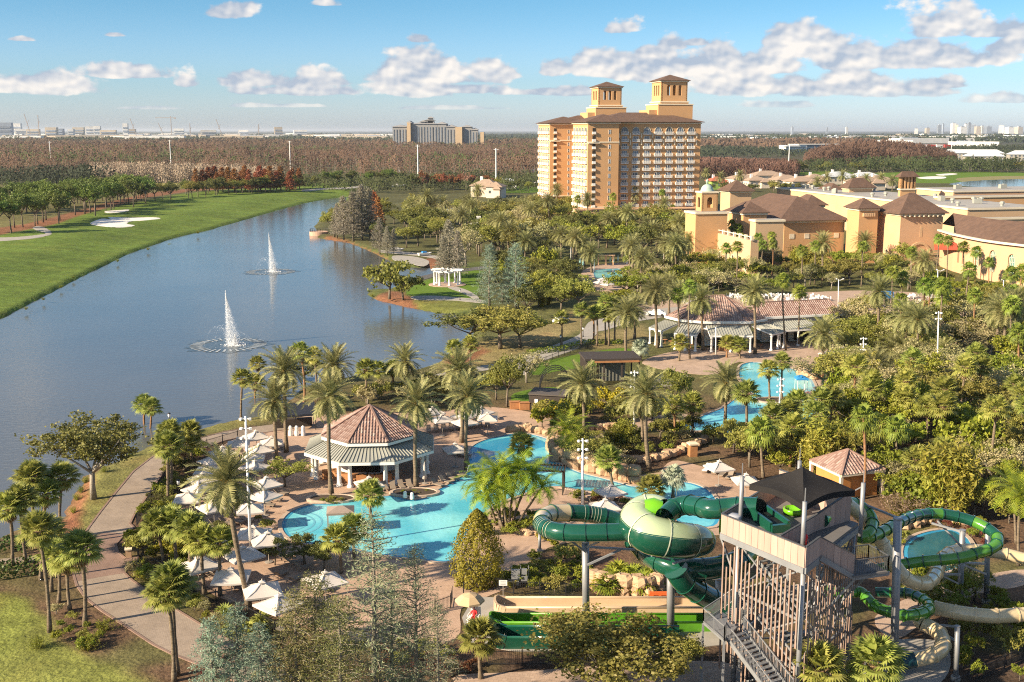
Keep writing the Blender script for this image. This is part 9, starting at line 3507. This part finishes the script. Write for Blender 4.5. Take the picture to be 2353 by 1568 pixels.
for (px, top, wpx) in ((2157,288,9),(2166,286,4),(2190,284,12),(2197,287,8),(2218,285,7),(2226,283,8),(2236,287,10),(2246,291,14),(2256,290,8),(2210,292,18),(2270,291,14),(2300,289,12),(2320,293,20),(2340,292,16),(2130,295,10),(2105,296,8),(1945,293,6),(1900,294,5),(1820,293,6)):
 Y = rs.uniform(13500,15500)
 t = thing('distant_tower', 'hazy high-rise of the right-hand city skyline', 'tower', (PX(px, Y), Y, 0), rs.uniform(-.3,.3))
 h = P(px, top, Y).z
 w = wpx / FPX * Y * 0.8
 part('wall', 'box', ((0,0, h / 2),(w, w, h)), rs.choice([M_FARG, M_FARW, M_FARC]), t)
 part('roof_house', 'box', ((0,0, h + 6),(w * 0.5, w * 0.5,12)), M_FARG, t)
 auto(t, 'hazy high-rise of the right-hand city skyline', 'tower', 'right skyline')
M_CRANE = mat('crane_steel', (0.30,0.26,0.24),0.7)
for (px, top, jl, lab) in ((395,271,1, 'tower crane with long horizontal jib on the skyline'),(66,262,0, 'leaning crane boom at the far left of the skyline'),(91,265,2, 'upright crane mast at the far left skyline'),(308,272,0, 'leaning crane boom right of the white skyline tower'),(372,283,0, 'short leaning boom left of the tower crane'),(438,284,2, 'small upright crane near the skyline middle'),(505,274,0, 'slanting crane boom left of the distant hotel'),(595,285,2, 'thin upright mast left of the distant hotel')):
 Y = 5600
 t = thing('crane', lab, 'crane', (PX(px, Y), Y, 0))
 h = P(px, top, Y).z
 s_ = MB()
 if jl == 0:
  s_.bar((18,0,0),(-14,0, h),2.6)
 else:
  s_.bar((0,0,0),(0,0, h + (8 if jl == 1 else 0)),3.0)
 s_.build('mast', M_CRANE, t)
 s_ = MB()
 if jl == 1:
  s_.bar((-76,0, h),(26,0, h),2.4)
  s_.box((20,0, h - 3),(8,3,6))
 else:
  s_.bar((-5,0, h * 0.5),(6,0, h * 0.75),1.6)
 s_.build('jib', M_CRANE, t)
for (px, Y, top, lab) in ((394,1150,322, 'white utility pole standing in the swamp forest left'),(668,1080,324, 'white utility pole above the beige bare wood'),(961,900,333, 'white utility pole before the distant grey hotel'),(1140,820,341, 'white utility pole beside the hotel edge'),(118,1300,325, 'thin pole in the far left swamp forest'),(1811,1050,331, 'white utility pole above the reddish grove'),(2185,2000,312, 'thin pole near the right-hand skyline')):
 t = thing('utility_pole', lab, 'pole', (PX(px, Y), Y, 0))
 h = P(px, top, Y).z
 s_ = MB()
 s_.tube([(0,0,0),(0,0, h)],[0.5,0.35],8)
 s_.build('shaft', M_LAMPW, t)
 part('cross_arm', 'bar', ((-1.8,0, h - 1),(1.8,0, h - 1),0.3), M_LAMPW, t)
for k in range(10):
 x, Y = PX(1175 + k * 9,905 + (k % 3) * 8),905 + (k % 3) * 8
 car((x, Y, 0.06), rs.uniform(-.3,.3), 'car in the distant car park left of the hotel', rs.choice([M_WHITE, M_FARG, M_WHITE]))
 auto(bpy.data.objects[[o.name for o in col.objects if o.name.startswith('parked_car')][-1]], 'car in the distant car park left of the hotel', 'car', 'cars in the far car park')
hb = MB()
hb.box((0,30000,45.5),(126000,62000,99.0))
M_AIR = bpy.data.materials.new('haze_air')
M_AIR.use_nodes = True
N, L = M_AIR.node_tree.nodes, M_AIR.node_tree.links
N.clear()
pv = N.new('ShaderNodeVolumePrincipled')
pv.inputs['Color'].default_value = (0.80,0.86,0.95,1)
pv.inputs['Density'].default_value = 0.000035
pv.inputs['Anisotropy'].default_value = 0.2
mo_ = N.new('ShaderNodeOutputMaterial')
L.new(pv.outputs[0], mo_.inputs['Volume'])
USE_HAZE = True
if USE_HAZE:
 tag(hb.build('haze', M_AIR), kind='stuff')

# ================================================================ names of the look-alikes
ONES = ['', 'first', 'second', 'third', 'fourth', 'fifth', 'sixth', 'seventh', 'eighth', 'ninth', 'tenth', 'eleventh', 'twelfth', 'thirteenth', 'fourteenth', 'fifteenth', 'sixteenth', 'seventeenth', 'eighteenth', 'nineteenth']
TENS = {20: 'twent', 30: 'thirt', 40: 'fort', 50: 'fift', 60: 'sixt', 70: 'sevent', 80: 'eight', 90: 'ninet'}

def nth(n):
 if n < 20:
  return ONES[n]
 t = n // 10 * 10
 return TENS[t] + 'ieth' if n % 10 == 0 else TENS[t] + 'y-' + ONES[n % 10]

for base_, obs in AUTO.items():
 obs = list(dict.fromkeys(obs))
 if len(obs) < 2:
  continue
 obs.sort(key=lambda o: screen(o.location)[0])
 for i, o in enumerate(obs):
  o['label'] = base_ + ', ' + nth(i + 1) + ' from left'
